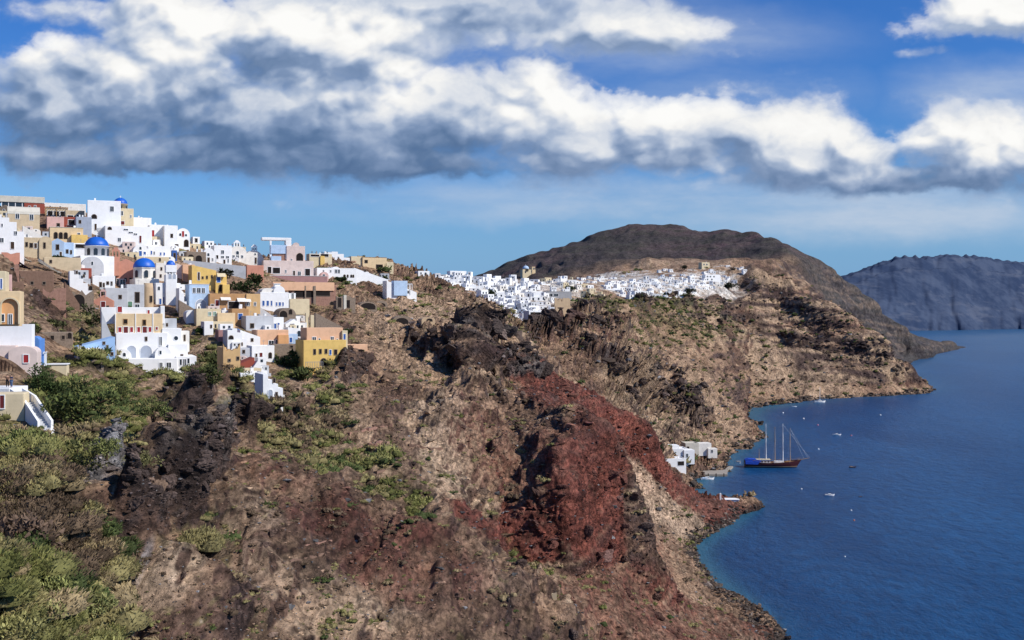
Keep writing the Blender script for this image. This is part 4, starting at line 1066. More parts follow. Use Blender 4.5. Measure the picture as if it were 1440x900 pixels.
def chimney(c, px, ptop, pbase, wpx=2, y=1.5):
    x, zt = L2(c, px, ptop); _, z0 = L2(c, px, pbase); w = wpx*c['kz']
    bm = bmesh.new(); bx(bm, x-w/2, x+w/2, y, y+w, z0-.4, zt, .03); bx(bm, x-w*.65, x+w*.65, y-w*.15, y+w*1.15, zt, zt+.15); part('chimney', bm, 'white', c['root'])
def add_box(c, a0, b0, a1, b1, mat, y0, y1, name='wing', o='', roof='flat', bev=.1, label=None):
    """another volume of the same building; y0..y1 in metres behind (+) or before (-) the main front"""
    X0, Z1 = L2(c, a0, b0); X1, Z0 = L2(c, a1, b1)
    bm = bmesh.new()
    if roof == 'vault':
        w = X1-X0; r = w*.5 if w*.5 < (Z1-Z0) else (Z1-Z0)*.6
        prism(bm, [(X0, Z0-2), (X1, Z0-2)]+arc((X0+X1)/2, Z1-r, w/2, r, 14), y0, y1)
    elif roof == 'gable':
        r = (X1-X0)*.3; prism(bm, [(X0, Z0-2), (X1, Z0-2), (X1, Z1-r), ((X0+X1)/2, Z1), (X0, Z1-r)], y0, y1)
    else: bx(bm, X0, X1, y0, y1, Z0-2, Z1, bev)
    p = part(name, bm, mat, c['root'], label=label)
    for kd, (q0, r0, q1, r1) in parse(o):
        opening(c['root'], kd, (q0-c['cx'])*c['k'], (q1-c['cx'])*c['k'], (c['y1']-r1)*c['kz'], (c['y1']-r0)*c['kz'], y=y0)
    return p
def balustrade(c, a0, a1, b0, b1, y, mat='white', n=8):
    X0, Z1 = L2(c, a0, b0); X1, Z0 = L2(c, a1, b1)
    bm = bmesh.new(); bx(bm, X0, X1, y-.06, y+.06, Z1-.12, Z1)
    for i in range(n+1):
        x = X0+(X1-X0)*i/n; bx(bm, x-.05, x+.05, y-.05, y+.05, Z0, Z1-.12)
    part('railing', bm, mat, c['root'])
def pergola(c, a0, a1, btop, bbase, y0, y1, mat='white', slabmat=None, thick=.25, posts=3):
    X0, Z1 = L2(c, a0, btop); X1, Z0 = L2(c, a1, bbase)
    bm = bmesh.new()
    for i in range(posts):
        x = X0+.12+(X1-X0-.24)*i/(posts-1)
        for y in (y0+.12, y1-.12): bx(bm, x-.1, x+.1, y-.1, y+.1, Z0-1, Z1-thick)
    bx(bm, X0, X1, y0, y0+.25, Z1-thick, Z1); bx(bm, X0, X1, y1-.25, y1, Z1-thick, Z1)
    pf_ = part('pergola_frame', bm, mat, c['root'])
    bm = bmesh.new()
    if slabmat: bx(bm, X0-.1, X1+.1, y0-.1, y1+.1, Z1+.004, Z1+.12)
    else:
        n = max(4, int((X1-X0)/.9))
        for i in range(n+1):
            x = X0+(X1-X0)*i/n; bx(bm, x-.06, x+.06, y0-.15, y1+.15, Z1+.004, Z1+.1)
    part('pergola_roof', bm, slabmat or mat, c['root'])
def awning(c, a0, b0, a1, b1, out=1.6, mat='awning', y=0):
    X0, Z1 = L2(c, a0, b0); X1, Z0 = L2(c, a1, b1)
    bm = bmesh.new(); prism(bm, [(X0, 0), (X1, 0), (X1, .01), (X0, .01)], 0, .01); bm.clear()
    v = [bm.verts.new(q) for q in ((X0, y+.02, Z1), (X1, y+.02, Z1), (X1, y-out, Z0), (X0, y-out, Z0), (X0, y+.02, Z1-.08), (X1, y+.02, Z1-.08), (X1, y-out, Z0-.08), (X0, y-out, Z0-.08))]
    for q in ((0,1,2,3),(7,6,5,4),(0,4,5,1),(1,5,6,2),(2,6,7,3),(3,7,4,0)): bm.faces.new([v[i] for i in q])
    part('awning', bm, mat, c['root'])
# ------------------------------------------------------------------ the near village, from the skyline down to the cliff edge
# skyline, left end
c = H('rooftop_pavilion', 'glazed rooftop terrace pavilion with white frame on the village skyline', 2, 277, 62, 291, 'glass', 'plain', dep=6, d=455, cat='pavilion')
for q in range(7): add_box(c, 2+q*9.6, 278, 3+q*9.6, 291, 'white', -.12, .2, 'post', bev=0)
add_box(c, 0, 276.2, 63, 278.2, 'palerock', -.5, 6.5, 'roof')
H('dark_red_house', 'dark red walled building below the glazed rooftop pavilion', 34, 286, 63, 301, 'redroof', 'flat', 'd:40,290,43,296;w:48,289,51,293', d=440)
H('white_house', 'long low white house behind the green pergola on the skyline', 62, 286, 121, 300, 'warmwhite', 'flat', 'w:70,290,72,294;w:84,290,86,294', d=468, dep=6)
c = H('roof_cafe', 'cafe terrace shaded by green plants on a pergola below the white skyline house', 64, 293, 94, 305, 'tan', 'plain', 'D:67,297,74,304;D:76,297,83,304;D:85,297,92,304', d=448, dep=4, cat='cafe')
pergola(c, 63, 95, 292, 305, -3, 0, 'tanwood')
H('beige_house', 'small beige flat house with dark shop opening beside the big white block', 92, 296, 119, 312, 'tan', 'flat', 'D:95,303,103,311;d:108,302,112,310', d=440)
c = H('tan_long_house', 'long tan house with pale barrel roof and two tall windows near the skyline', 11, 290, 56, 326, 'tan', 'long', 'w:22,300,27,308;w:42,301,47,309', d=425, dep=8, rise=11, roofmat='palerock')
H('tan_gable_house', 'tan gable end with a small round window at the left edge of the skyline', 0, 288, 13, 304, 'stone', 'gable', 'o:4,294,7,298', d=415, yaw=10)
H('pink_house', 'salmon pink house with one dark window under the dark red terrace', 66, 305, 90, 323, 'pink', 'flat', 'n:80,314,84,319', d=425, dep=6)
c = H('red_terrace_house', 'dark red terrace house with shaded balcony left of the grey wall', 86, 305, 108, 322, 'redroof', 'flat', 'D:96,309,105,317', d=432, dep=6); balustrade(c, 94, 108, 315, 318, -.5, 'grey', 6)
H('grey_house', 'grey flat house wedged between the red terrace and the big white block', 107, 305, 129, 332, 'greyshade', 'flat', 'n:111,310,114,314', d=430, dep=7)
c = H('yellow_arcade_house', 'yellow house with arcade and wide pale flat roof above the blue gabled house', 70, 320, 117, 343, 'buff', 'flat', 'k:76,327,81,336;k:83,327,88,336;k:90,327,95,336;w:109,327,113,334', d=410, dep=7, roofmat='palerock'); add_box(c, 100, 330, 123, 343, 'yellow', -1.5, 1, 'wing')
H('white_stepped_house', 'tall white house falling in steps to the right of the left edge', -8, 302, 34, 372, 'white', 'steps', 'w:0,335,5,341;d:15,340,20,350;w:2,315,4,319;w:20,325,24,330', d=392, dep=10, top=[302, 306, 312, 325])
H('white_slope_house', 'white house with slanting wall top beside the tan vaulted cottage', 32, 318, 72, 356, 'warmwhite', 'slope', 'w:36,330,39,334', d=400, dep=7, top=(318, 338))
c = H('tan_cottage', 'tan cottage with four dark windows and rounded gable above the tents', 24, 334, 73, 364, 'tan', 'flat', 'n:36,341,39,347;n:42,342,46,348;d:48,342,52,349', d=375, dep=8)
add_box(c, 55, 332, 73, 364, 'tan', -.6, 6, 'gable_wing', 'n:61,341,64,349', 'vault')
H('blue_gabled_house', 'pale blue gabled house with one dark window above the dark green bushes', 72, 335, 90, 362, 'lightblue', 'gable', 'n:79,344,83,351;d:84,354,87,360', d=378, dep=8, yaw=18)
H('pale_blue_wing', 'pale blue terraced house right of the blue gabled house', 89, 341, 104, 362, 'lightblue', 'flat', 'n:93,351,96,356;n:99,352,101,357', d=382, dep=7)
c = H('white_terrace_house', 'white terrace house with dark shaded opening left of the largest blue dome', 103, 342, 128, 366, 'white', 'flat', 'D:106,343.5,119,349', d=395, dep=7)
# the big white block on the skyline
c = H('big_white_block', 'tallest plain white block on the skyline beside the domed bell tower', 123, 282, 170, 335, 'white', 'plain', 'w:155,290,160,297;k:129,302,136,308;d:133,315,136,324;k:152,320,158,324', d=450, dep=11, yaw=22)
balustrade(c, 138, 146, 320, 325, -.3)
c = H('skyline_church', 'skyline church with small blue dome on a cream drum beside the tall white block', 160, 293, 188, 335, 'cream', 'flat', 'w:169,297,173,303;R:170,311,175,316;w:183,302,185,306', d=452, dep=9, cat='church', yaw=22)
dome_on(c, 170, 277, 286, 9.5, 298, wins=3, drummat='cream')
c = H('white_upper_house', 'white house with beige roof room at the right end of the big skyline block', 186, 306, 213, 337, 'white', 'flat', 'w:200,319,205,324', d=446, dep=8); add_box(c, 190, 306, 211, 316, 'cream', .5, 6, 'roof_room', 'n:194,313,196,315')
c = H('white_wide_house', 'wide white house with dark red door and low arcade below the skyline church', 148, 318, 214, 352, 'white', 'flat', 'k:152,320,157,324;w:166,335,170,340;R:196,331,199,341;w:181,326,187,328;w:188,328,193,330;w:174,322,180,324', d=430, dep=9)
c = H('white_red_shutter_house', 'white house with one large dark red shutter on the right flank of the skyline', 210, 316, 233, 345, 'white', 'flat', 'r:211,324,217,333;n:206,334,208,337', d=455, dep=8); add_box(c, 209, 333, 224, 345, 'cream', -1.2, 1, 'terrace')
H('white_square_house', 'square white house with single black window left of the three window vault', 231, 317, 250, 352, 'white', 'flat', 'n:240,329,243,334;d:246,343,251,351', d=458, dep=8)
c = H('white_vault_house', 'white vaulted house with three arched windows at the end of the skyline block', 248, 321, 267, 352, 'white', 'vault', 'a:252,328,255,332;r:255.8,325,259,333;a:260,329,263,332;k:259,337,265,347', d=462, dep=9, rise=9)
H('white_hut', 'small white box house with dark door beside the crowd of visitors', 271, 333, 281, 349, 'white', 'flat', 'D:274,335,278,341', d=485, dep=5)
# viewing terrace with visitors
c = H('viewing_terrace', 'long cream retaining wall of the viewing terrace crowded with visitors', 256, 346.5, 346, 370, 'cream', 'plain', 'n:258,362,261,366;n:266,352,269,355', gy=358, dd=38, dep=14, found=4, cat='terrace', yaw=16)
TERR = c
c = H('arched_ruin', 'grey stone house with two dark arches below the viewing terrace', 262, 354, 290, 372, 'stone', 'plain', 'k:264,358,273,368;k:275,359,284,369', d=462, dep=6)
H('white_small_gable', 'narrow white gabled chapel house with arched door below the visitors', 286, 349, 302, 371, 'white', 'vault', 'a:291.5,356,294.5,360;d:291.5,362,295,371;w:288,363,290,367;w:298,363,300,367', d=458, rise=8)
H('white_flat_house', 'flat white house with four dark windows under the terrace wall', 301, 345, 326, 372, 'white', 'flat', 'w:311,352,315,357;D:304,359,307,364;w:311,360,315,363;w:318,360,322,363;d:314,365,317,371;w:320,364,322,369', d=466, dep=8)
c = H('white_gable_house', 'creamy white gabled house with a bell gable beyond the terrace', 322, 346, 347, 368, 'warmwhite', 'vault', 'a:332,353,336,358;w:327,359,330,363;w:332,359,336,363;w:339,359,342,363', d=474, rise=10, cat='chapel'); bell_gable(c, 334, 337, 348, 9, bells=2, y=1)
c = H('white_barrel_chapel', 'barrel vaulted white chapel with arched door above the salmon wall', 342, 352, 372, 375, 'warmwhite', 'vault', 'd:358,362,361,371;o:357.5,356,360,359', d=462, rise=18, dep=10, cat='chapel'); bell_gable(c, 358, 343, 354, 8, bells=2, y=.5)
H('salmon_wall', 'plain salmon retaining wall below the barrel vaulted chapel', 347, 373, 371, 394, 'salmon', 'plain', '', d=452, dep=5, cat='wall')
# the tall pink house with the white arch frame
c = H('pink_tower_house', 'tall pale pink house with round window and free white arch frame on the roof', 403, 346, 429, 394, 'palepink', 'flat', 'k:417,356,426,371;w:409,364,411,368', d=478, dep=8, yaw=20)
add_box(c, 412, 341, 421, 350, 'palepink', .2, 3, 'gable_top', roof='vault'); add_box(c, 370, 367, 440, 394, 'palepink', -2.2, 4, 'lower_storey', 'D:376,376,381,385;D:383,377,393,385;d:411,381,414,389;w:418,382,422,389;w:400,380,402,384;D:428,378,435,388', bev=.1)
add_box(c, 384, 350, 403, 370, 'ruinpink', .8, 3, 'brick_panel'); add_box(c, 381, 345, 404, 351, 'lightblue', .4, 4, 'balcony'); add_box(c, 381, 361, 395, 371, 'lightblue', -1.5, .5, 'blue_balcony')
X0, Z1 = L2(c, 369, 334.5); X1, Z0 = L2(c, 410, 362); bm = bmesh.new()
bx(bm, X0, X1, .6, 5, Z1-1.3, Z1, .25); bx(bm, X0+3.6, X0+4.4, .8, 1.6, Z0-6, Z1-1.2, .05); bx(bm, X1-2.6, X1, .6, 5, Z0-1, Z1-1.2, .2); part('arch_frame', bm, 'white', c['root'])
H('white_banded_terrace', 'long terrace wall with white coping under the tall pink house', 378, 388, 461, 398, 'mauve', 'plain', '', d=470, dep=4, cat='terrace', roofmat='white')
# yellow house row
H('peach_annex', 'peach annex left of the bright yellow house', 257, 372, 274, 398, 'peach', 'flat', '', d=400, dep=6)
c = H('bright_yellow_house', 'bright yellow house stepping down to the right with dark windows and stair', 270, 374, 304, 408, 'yellow', 'slope', 'd:278,383,281,394;n:284,389,286,392;n:290,388,292,392;n:297,387,299,391', d=396, dep=8, top=(373, 380))
add_box(c, 302, 386, 318, 408, 'yellow', -1.5, 4, 'porch_wing', 'b:304,388,309,397;k:307,400,312,410'); awning(c, 304, 384, 316, 389, 1.2, 'cream', -1.5); add_box(c, 311, 400, 321, 407, 'yellow', -3, -1.4, 'balcony')
c = H('pale_blue_porch_house', 'pale blue house with three tall windows over an arched porch', 266, 400, 294, 435, 'lightblue', 'plain', 'w:271,405,275,412;w:277,405,282,412;w:284,405,288,412;A:275,421,290,434', d=352, dep=8, roofmat='white')
H('white_side_vault', 'low white sloping roof house right of the pale blue porch house', 289, 409, 303, 424, 'white', 'slope', '', d=362, dep=6, top=(408, 418))
c = H('brown_orange_house', 'brown orange house with white awnings and dark doors in the middle of the village', 295, 413, 366, 446, 'brownorange', 'plain', 'R:303,422,308,435;D:297,428,301,434;D:321,424,336,434;w:345,425,350,430;w:357,425,360,430;n:357,418,360,421', d=350, dep=8)
awning(c, 310, 418, 324, 422, 1.5); awning(c, 333, 419, 352, 424, 1.8); add_box(c, 346, 413, 366, 448, 'ochre', -.5, 7, 'wing', 'w:347,425,351,430;w:357,425,360,430')
# villa on the right
c = H('white_villa', 'white villa with blue windows and vaulted centre bay below the pink house', 366, 411, 406, 440, 'white', 'flat', 'b:369,423,372,430;b:375,423,378,430;b:381,423,383,430;b:388,425,390,430;b:392,425,395,430;b:397,425,399,430', d=365, dep=9)
add_box(c, 385, 402, 401, 422, 'white', .1, 7, 'centre_bay', 'a:392,412,396,420', 'vault'); add_box(c, 369, 405, 388, 413, 'warmwhite', 1, 8, 'rear_vault', roof='vault'); chimney(c, 392, 399, 405, 8, 2)
add_box(c, 403, 412, 417, 432, 'white', .8, 6, 'side_wing', 'w:404,413,407,419;w:411,412,414,420;w:403,426,405,430'); add_box(c, 408, 420, 436, 435, 'cream', 0, 5, 'terrace_wing')
H('grey_stair_house', 'grey house with long outside stair in front of the white villa', 366, 434, 386, 450, 'greywhite', 'slope', '', d=345, dep=6, top=(432, 446))
H('grotto_vault', 'rough grey vaulted cave house with dark arch below the white villa', 392, 433, 416, 455, 'stone', 'vault', 'k:393,437,404,446;k:406,435,411,442', d=350, dep=8, rise=9)
# churches
c = H('great_dome_church', 'largest blue domed church with white drum and curved side gable in painted shade', 113, 360, 161, 392, 'white', 'plain', 'a:127,368,130,373', d=405, dep=13, cat='church', yaw=34)
add_box(c, 113, 361, 145, 390, 'greywhite', -1.2, 3, 'apse_gable', 'a:127,368,130,373', 'vault'); dome_on(c, 142, 331.5, 345, 16.3, 362, wins=4, yoff=6, oct_=False)  # shade on the white gable is put in as grey whitewash
c = H('pink_church', 'tall salmon pink church with gabled front and pierced bell tower', 164, 364, 191, 406, 'salmon', 'gable', 'D:164.5,392,167,402;w:169,393,176,403;n:175,391,178,396;n:182,391,185,396', d=385, dep=10, cat='church', rise=6)
add_box(c, 159, 362, 168, 380, 'salmon', -.6, 2, 'tower_base'); bell_gable(c, 163, 347, 364, 10, 'salmon', 2, -.2); add_box(c, 189.5, 372, 191.5, 402, 'white', -.2, .3, 'corner_strip', bev=0)
c = H('second_dome_church', 'blue domed church with octagonal cream drum right of the pink church', 190, 392, 224, 424, 'warmwhite', 'plain', '', d=378, dep=10, cat='church', yaw=30)
dome_on(c, 207, 362, 376, 15.2, 394, wins=3, yoff=5, drummat='warmwhite', oct_=True)
c = H('bell_tower', 'white tiered bell tower with small blue dome beside the second domed church', 233, 386, 249, 430, 'white', 'plain', 'A:237,385,241,392;A:243,385,247,392', d=372, dep=5, cat='bell tower', yaw=24)
for q in (234, 238, 242, 246): add_box(c, q, 374, q+1.6, 386, 'white', .4, 1.0, 'pillar', bev=0)
add_box(c, 233.4, 372.6, 248.6, 374.4, 'white', .2, 4.4, 'cornice', bev=.05); add_box(c, 236, 375, 246, 386, 'white', 1.3, 3.6, 'lantern', 'k:239,377,243,384'); dome_on(c, 241, 366, 373, 6.2, None, yoff=2.3)
c = H('white_church_hall', 'white church hall with blue doors below the tiered bell tower', 219, 398, 254, 429, 'white', 'flat', 'B:224,420,227,428;B:229,418,231,427;B:233,418,237,428;B:238.5,418,241,427;B:244,419,247,427;a:222,403,225,408;a:233,400,236,406;a:245,404,248,409', d=362, dep=8)
H('white_wedge', 'white wedge of stepped wall falling right from the church hall', 252, 405, 266, 442, 'white', 'steps', '', d=362, dep=7, top=[405, 412, 424, 432], cat='wall')
H('white_vault_row', 'white arched chapel house with blue door and windows right of the great dome', 187, 344, 209, 364, 'white', 'vault', 'b:190,354,193,358;B:195.5,353,199.5,360;b:202,354,205,358;a:196,347,199,351', d=420, rise=10, dep=8)
H('white_twin_vault', 'low white twin vault house with small blue windows above the second dome', 208, 346, 240, 364, 'white', 'flat', 'b:212,353,214,358;w:216,354,218,358;b:225,355,227,359;b:230,355,232,359', d=424, dep=7)
H('beige_ledge_house', 'beige low house behind the second blue dome', 192, 361, 238, 372, 'cream', 'plain', 'n:224,363,226,367', d=408, dep=6)
H('cream_back_house', 'cream house between second dome and bell tower', 219, 370, 236, 396, 'warmwhite', 'flat', 'n:226,376,228,380;n:225,386,227,390', d=398, dep=6)
H('blue_doorway_tower', 'slim blue doorway kiosk behind the tiered bell tower', 242, 352, 249, 368, 'bluepaint', 'plain', 'n:244,356,247,364', d=440, dep=3, cat='kiosk')
H('peach_roadside_wall', 'peach wall stepping down between bell tower and bright yellow house', 247, 371, 259, 394, 'palepink', 'slope', '', d=405, dep=4, top=(370, 374), cat='wall')
# left middle slope: ruins, tents, terraces
H('salmon_ruin', 'roofless salmon ruin with small chimney at the left of the tents', 2, 355, 28, 374, 'salmon', 'ruin', 'k:5,362,9,368', d=350, dep=6, cat='ruin')
H('brown_terrace_ruin', 'brown stone terrace ruin with square pillars at the left edge', 0, 371, 27, 392, 'ruinpink', 'ruin', 'k:14,376,20,386', d=325, dep=6, cat='ruin')
H('brown_long_wall', 'long brown ruined wall with shallow windows below the white tents', 27, 381, 76, 408, 'ruin', 'plain', 'n:43,396,47,400;n:60,396,64,400;n:29,391,33,394', d=318, dep=5, cat='ruin', found=5)
H('brown_low_wall', 'low brown terrace wall in front of the long ruined wall', 14, 396, 34, 412, 'ruin', 'plain', '', d=305, dep=4, cat='wall')
H('ochre_upper_wall', 'ochre retaining wall under the dark bushes and blue gabled house', 62, 362, 114, 380, 'tan', 'plain', 'n:70,366,73,370', d=358, dep=5, cat='wall')
def tent(name, label, x0, y0, x1, y1, d, mat='awning'):
    c = H(name, label, x0, y1-1, x1, y1, mat, 'plain', '', d=d, dep=5, cat='canopy', found=.1)
    bpy.data.objects.remove(c['root'].children[0])
    X0, Z1 = L2(c, x0, y0); X1, Z0 = L2(c, x1, y1); bm = bmesh.new()
    pts_ = []
    n, m_ = 8, 5
    for i in range(n+1):
        for j in range(m_+1):
            u, v = i/n, j/m_
            z = Z0+(Z1-Z0)*(1-u)**1.2*(1-.25*math.sin(v*math.pi))+.25*math.sin(u*9)*math.sin(v*5)
            pts_.append(bm.verts.new((X0+(X1-X0)*u, v*5-1, z)))
    for i in range(n):
        for j in range(m_):
            q = i*(m_+1)+j; bm.faces.new((pts_[q], pts_[q+m_+1], pts_[q+m_+2], pts_[q+1]))
    bmesh.ops.solidify(bm, geom=bm.faces[:], thickness=.05)
    part('canopy_cloth', bm, mat, c['root'], smooth=True)
    bm = bmesh.new()
    for X in (X0+.1, X1-.1):
        bx(bm, X-.06, X+.06, -.9, -.78, Z0-4, Z0+.1); bx(bm, X-.06, X+.06, 3.6, 3.72, Z0-4, Z0+.1)
    part('canopy_poles', bm, 'tanwood', c['root'])
tent('white_canopy', 'large white slanting canopy sheet above the long brown ruin', 54, 363, 88, 384, 345)
tent('small_canopy', 'small pale canopy beside the salmon ruin', 27, 357, 45, 368, 348)
tent('dark_canopy', 'dark purple shade cloth under the small pale canopy', 27, 368, 44, 378, 340, 'purple')
c = H('ruined_chapel', 'roofless brown chapel ruin with white sheet in its gateway', 60, 405, 93, 436, 'ruinpink', 'ruin', '', d=292, dep=8, cat='ruin')
tent('white_sheet', 'small white sheet hung inside the roofless brown chapel', 78, 417, 93, 432, 288)
H('chapel_side_wall', 'sloping brown side wall of the roofless chapel', 91, 397, 112, 434, 'ruin', 'slope', '', d=300, dep=4, top=(396, 428), cat='wall')
H('arch_ruin', 'stone ruin with one wide dark arch left of the small pink chapel', 98, 408, 132, 437, 'stone', 'ruin', 'k:102,414,119,431', d=300, dep=6, cat='ruin')
H('brown_house_block', 'brown red house under the curved side gable of the great dome church', 111, 377, 129, 391, 'redroof', 'plain', '', d=392, dep=5)
H('white_stair_wall', 'white wall descending in steps below the great dome church', 98, 380, 130, 412, 'white', 'steps', 'n:107,381,109,385;n:117,386,119,390;k:125,402,130,408', d=362, dep=6, top=[381, 386, 392, 398, 403], cat='wall')
c = H('white_block_house', 'plain white house with four dark windows under the great dome church', 130, 388, 162, 410, 'white', 'flat', 'n:140,397,143,404;n:145,398,147,404;n:150,396,153,400;n:156,396,158,401', d=372, dep=7)
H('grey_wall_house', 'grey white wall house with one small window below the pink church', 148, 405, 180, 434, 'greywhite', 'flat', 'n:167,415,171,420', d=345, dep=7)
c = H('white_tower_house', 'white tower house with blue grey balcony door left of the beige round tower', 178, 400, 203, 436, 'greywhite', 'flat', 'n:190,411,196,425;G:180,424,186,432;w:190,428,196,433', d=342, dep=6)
c = H('round_beige_tower', 'round rough beige tower between white houses', 202, 398, 217, 434, 'beigerock', 'plain', '', d=340, dep=1, cat='tower')
bpy.data.objects.remove(c['root'].children[0]); bm = bmesh.new(); lathe(bm, [(c['w']*.52, -3), (c['w']*.5, 0), (c['w']*.47, c['h']*.8), (c['w']*.42, c['h'])], 20, (0, c['w']*.5, 0)); part('wall', bm, 'beigerock', c['root'], smooth=True); opening(c['root'], 'n', .3, 1.0, 2.2, 4.2, .0)
c = H('pink_chapel', 'small pink chapel with red door and bell gable above the captain house', 132, 415, 159, 437, 'salmon', 'gable', 'R:142,424,148,433;n:136,430,139,434;n:150,430,153,433', d=318, dep=8, cat='chapel', yaw=18); bell_gable(c, 145, 406, 417, 8, 'pink', 1, -.1)
# the cream captain's house with its white wings
c = H('captain_house', 'large cream captain house with red shutters over white vaulted wings', 162, 441, 229, 468, 'buff', 'flat', 'm:174,449,179,455;m:201,450,205,457;r:166.5,460,171,467;R:174,459.5,180,468;r:183,460,187,467;r:193,460,197,467;R:200.5,459.5,206.5,468;r:209,460,213,467;r:219,460,222,464', d=308, dep=11, yaw=22, gy=518)
for q in (162, 190, 214.5): add_box(c, q, 441, q+1.3, 468, 'white', -.12, .1, 'pilaster', bev=0)
add_box(c, 143, 432, 232, 443, 'white', 1.5, 12, 'roof_parapet', 'r:166,431,172,439;r:208,436,211,441'); add_box(c, 226, 430, 232, 443, 'white', .2, 3, 'corner_tower')
add_box(c, 163, 468, 236, 502, 'white', -.9, 8, 'lower_storey', 'n:204,474,206.5,479;w:224,474,227.5,486'); add_box(c, 163, 490, 184, 505, 'white', -3.8, -.8, 'left_vault', 'a:172,495,176,500', 'vault')
opening(c['root'], 'A', *[L2(c, 178, 0)[0], L2(c, 191, 0)[0], L2(c, 0, 503)[1], L2(c, 0, 486)[1]], y=-.9); opening(c['root'], 'A', *[L2(c, 197, 0)[0], L2(c, 213, 0)[0], L2(c, 0, 503)[1], L2(c, 0, 486)[1]], y=-.9)
add_box(c, 217, 487, 240, 505, 'white', -3.2, -.8, 'right_vault', 'w:223,493,226,498', 'vault'); add_box(c, 164, 503, 247, 521, 'white', -6.0, 6, 'terrace_base', 'n:195,514,198,518;w:222,509,226,516;w:232,509,238,516')
add_box(c, 228, 462, 256, 486, 'white', -.3, 7, 'side_house', 'o:245,473,251,479;n:234,455,236,459'); add_box(c, 228, 448, 250, 464, 'greywhite', 1.5, 7, 'upper_terrace'); add_box(c, 240, 466, 269, 484, 'warmwhite', 2.5, 8, 'far_wing', 'n:261,472,263,480')
add_box(c, 236, 484, 264, 508, 'white', -2.0, 7, 'east_block', 'n:254,499,257,503'); add_box(c, 246, 501, 275, 522, 'white', -4.5, 6, 'east_base', 'w:251,505,254,513;w:256,505,260,518;w:262,504,265,511'); add_box(c, 262, 518, 281, 530, 'white', -5.2, 4, 'corner_terrace')
c = H('stair_flank', 'white outside stair wall slanting down the left flank of the captain house', 143, 436, 164, 510, 'greywhite', 'slope', '', d=306, dep=2.2, top=(438, 490), cat='stair wall', yaw=24, gy=506)  # grey whitewash paints in the shade on this white flank
c = H('pool_house', 'pale blue curved pool house with white terrace left of the captain house', 108, 478, 162, 506, 'skyblue', 'slope', 'n:145,481,147.5,484;n:150,486,152,489;n:153,491,155,494;n:156,496,159,500;d:142,492,145,500', d=292, dep=8, top=(488, 474), cat='pool house', gy=503)
add_box(c, 120, 489, 141, 501, 'white', -2.4, .2, 'pool_terrace'); add_box(c, 108, 486, 118, 497, 'white', -3, 1, 'porch', 'k:111,490,115,496', 'vault'); add_box(c, 112, 483, 116, 490, 'dark', 1, 2, 'niche_shade_block')  # last block is a solid dark stand-in for a shaded niche
H('ruined_cave_row', 'low ruined stone row with three black openings in the green gully', 49, 467, 103, 484, 'stone', 'plain', 'k:50,468,62,475;n:71,472,76,478;n:87,472,91,477;k:95,468,101,476', d=262, dep=4, cat='ruin', found=5)
H('cave_mouth', 'black cave arch in the stone bank below the pool house', 118, 506, 146, 522, 'stone', 'vault', 'k:122,509,142,519', d=250, dep=5, cat='cave', rise=8)
# lower right cluster
c = H('buff_shutter_house', 'buff house with two pale green shutters below the brown orange house', 276, 434, 311, 458, 'cream', 'plain', 'g:293,439,297,444;g:300,438.5,304,444', d=338, dep=7)
add_box(c, 303, 452, 326, 466, 'cream', -2.5, 2, 'lower_wing', 'g:315,456,319,461;n:299,454,302,459'); add_box(c, 305, 440, 330, 458, 'buff', -1.2, 0.2, 'stair_wing')
H('white_gap_house', 'small white house with one window between buff shutters and terracotta wall', 312, 436, 330, 452, 'white', 'flat', 'w:321,442,324,446', d=342, dep=6)
H('terracotta_house', 'terracotta house with a pale blue window in the village middle', 326, 434, 350, 460, 'brownorange', 'plain', 'b:335,441,341,449', d=340, dep=7)
H('white_stub_house', 'white stub house with rounded corner below the pale blue porch house', 262, 436, 278, 456, 'white', 'vault', '', d=332, dep=6, rise=6)
H('white_pillar_house', 'narrow white house beside the round green bush', 287, 452, 300, 472, 'white', 'flat', 'n:296,457,298,461', d=318, dep=6)
H('mauve_house', 'mauve house wall under the buff shutter house', 307, 464, 322, 481, 'mauve', 'plain', '', d=312, dep=5)
H('pale_lane_house', 'white lane house with sloping parapet below the terracotta house', 320, 460, 347, 492, 'white', 'steps', 'k:322,472,328,477;n:338,482,341,486', d=318, dep=7, top=[464, 462, 468, 476])
H('blue_lane_wall', 'small bright blue wall in the lane below the terracotta house', 335, 462, 345, 472, 'blue', 'slope', '', d=330, dep=3, top=(462, 468), cat='wall')
H('grey_block_house', 'grey rendered house left of the white house with two blue shutters', 346, 444, 385, 467, 'greywhite', 'flat', 'n:352,455,357,461', d=332, dep=7, yaw=34)
H('white_blue_shutter_house', 'white house front with two bright blue shutters', 384, 446, 399, 466, 'white', 'flat', 'b:385.5,455,388.5,463;b:390.5,454,393,460', d=336, dep=7)
H('white_lane_block', 'long white block stepping right towards the peach house', 338, 468, 366, 490, 'white', 'slope', 'n:353,476,356,480', d=322, dep=6, top=(464, 474))
c = H('peach_house', 'long peach house with brick framed porch in the lower village', 362, 464, 406, 490, 'peach', 'plain', 'w:378,479,385,487;w:388,478,392,487;n:399,480,402,488', d=322, dep=8)
add_box(c, 390, 471, 405, 476, 'orange', -1.2, 0, 'porch'); add_box(c, 402, 470, 420, 488, 'lightblue', .8, 6, 'blue_wing', 'b:408,475,412,482')
H('white_round_window_house', 'white house with two dark round headed windows above the peach house', 405, 452, 436, 476, 'white', 'slope', 'a:418,465,423,473;a:427,465,431,469', d=335, dep=7, top=(460, 464))
H('white_gable_stub', 'white gable stub above the round headed windows', 402, 449, 424, 466, 'white', 'gable', '', d=340, dep=5)
c = H('white_red_door_house', 'small white house with dark red door above the stair lane', 354, 486, 386, 508, 'white', 'flat', 'R:365,496,369,505;d:359,497,362,504;k:378,496,382,504', d=306, dep=7)
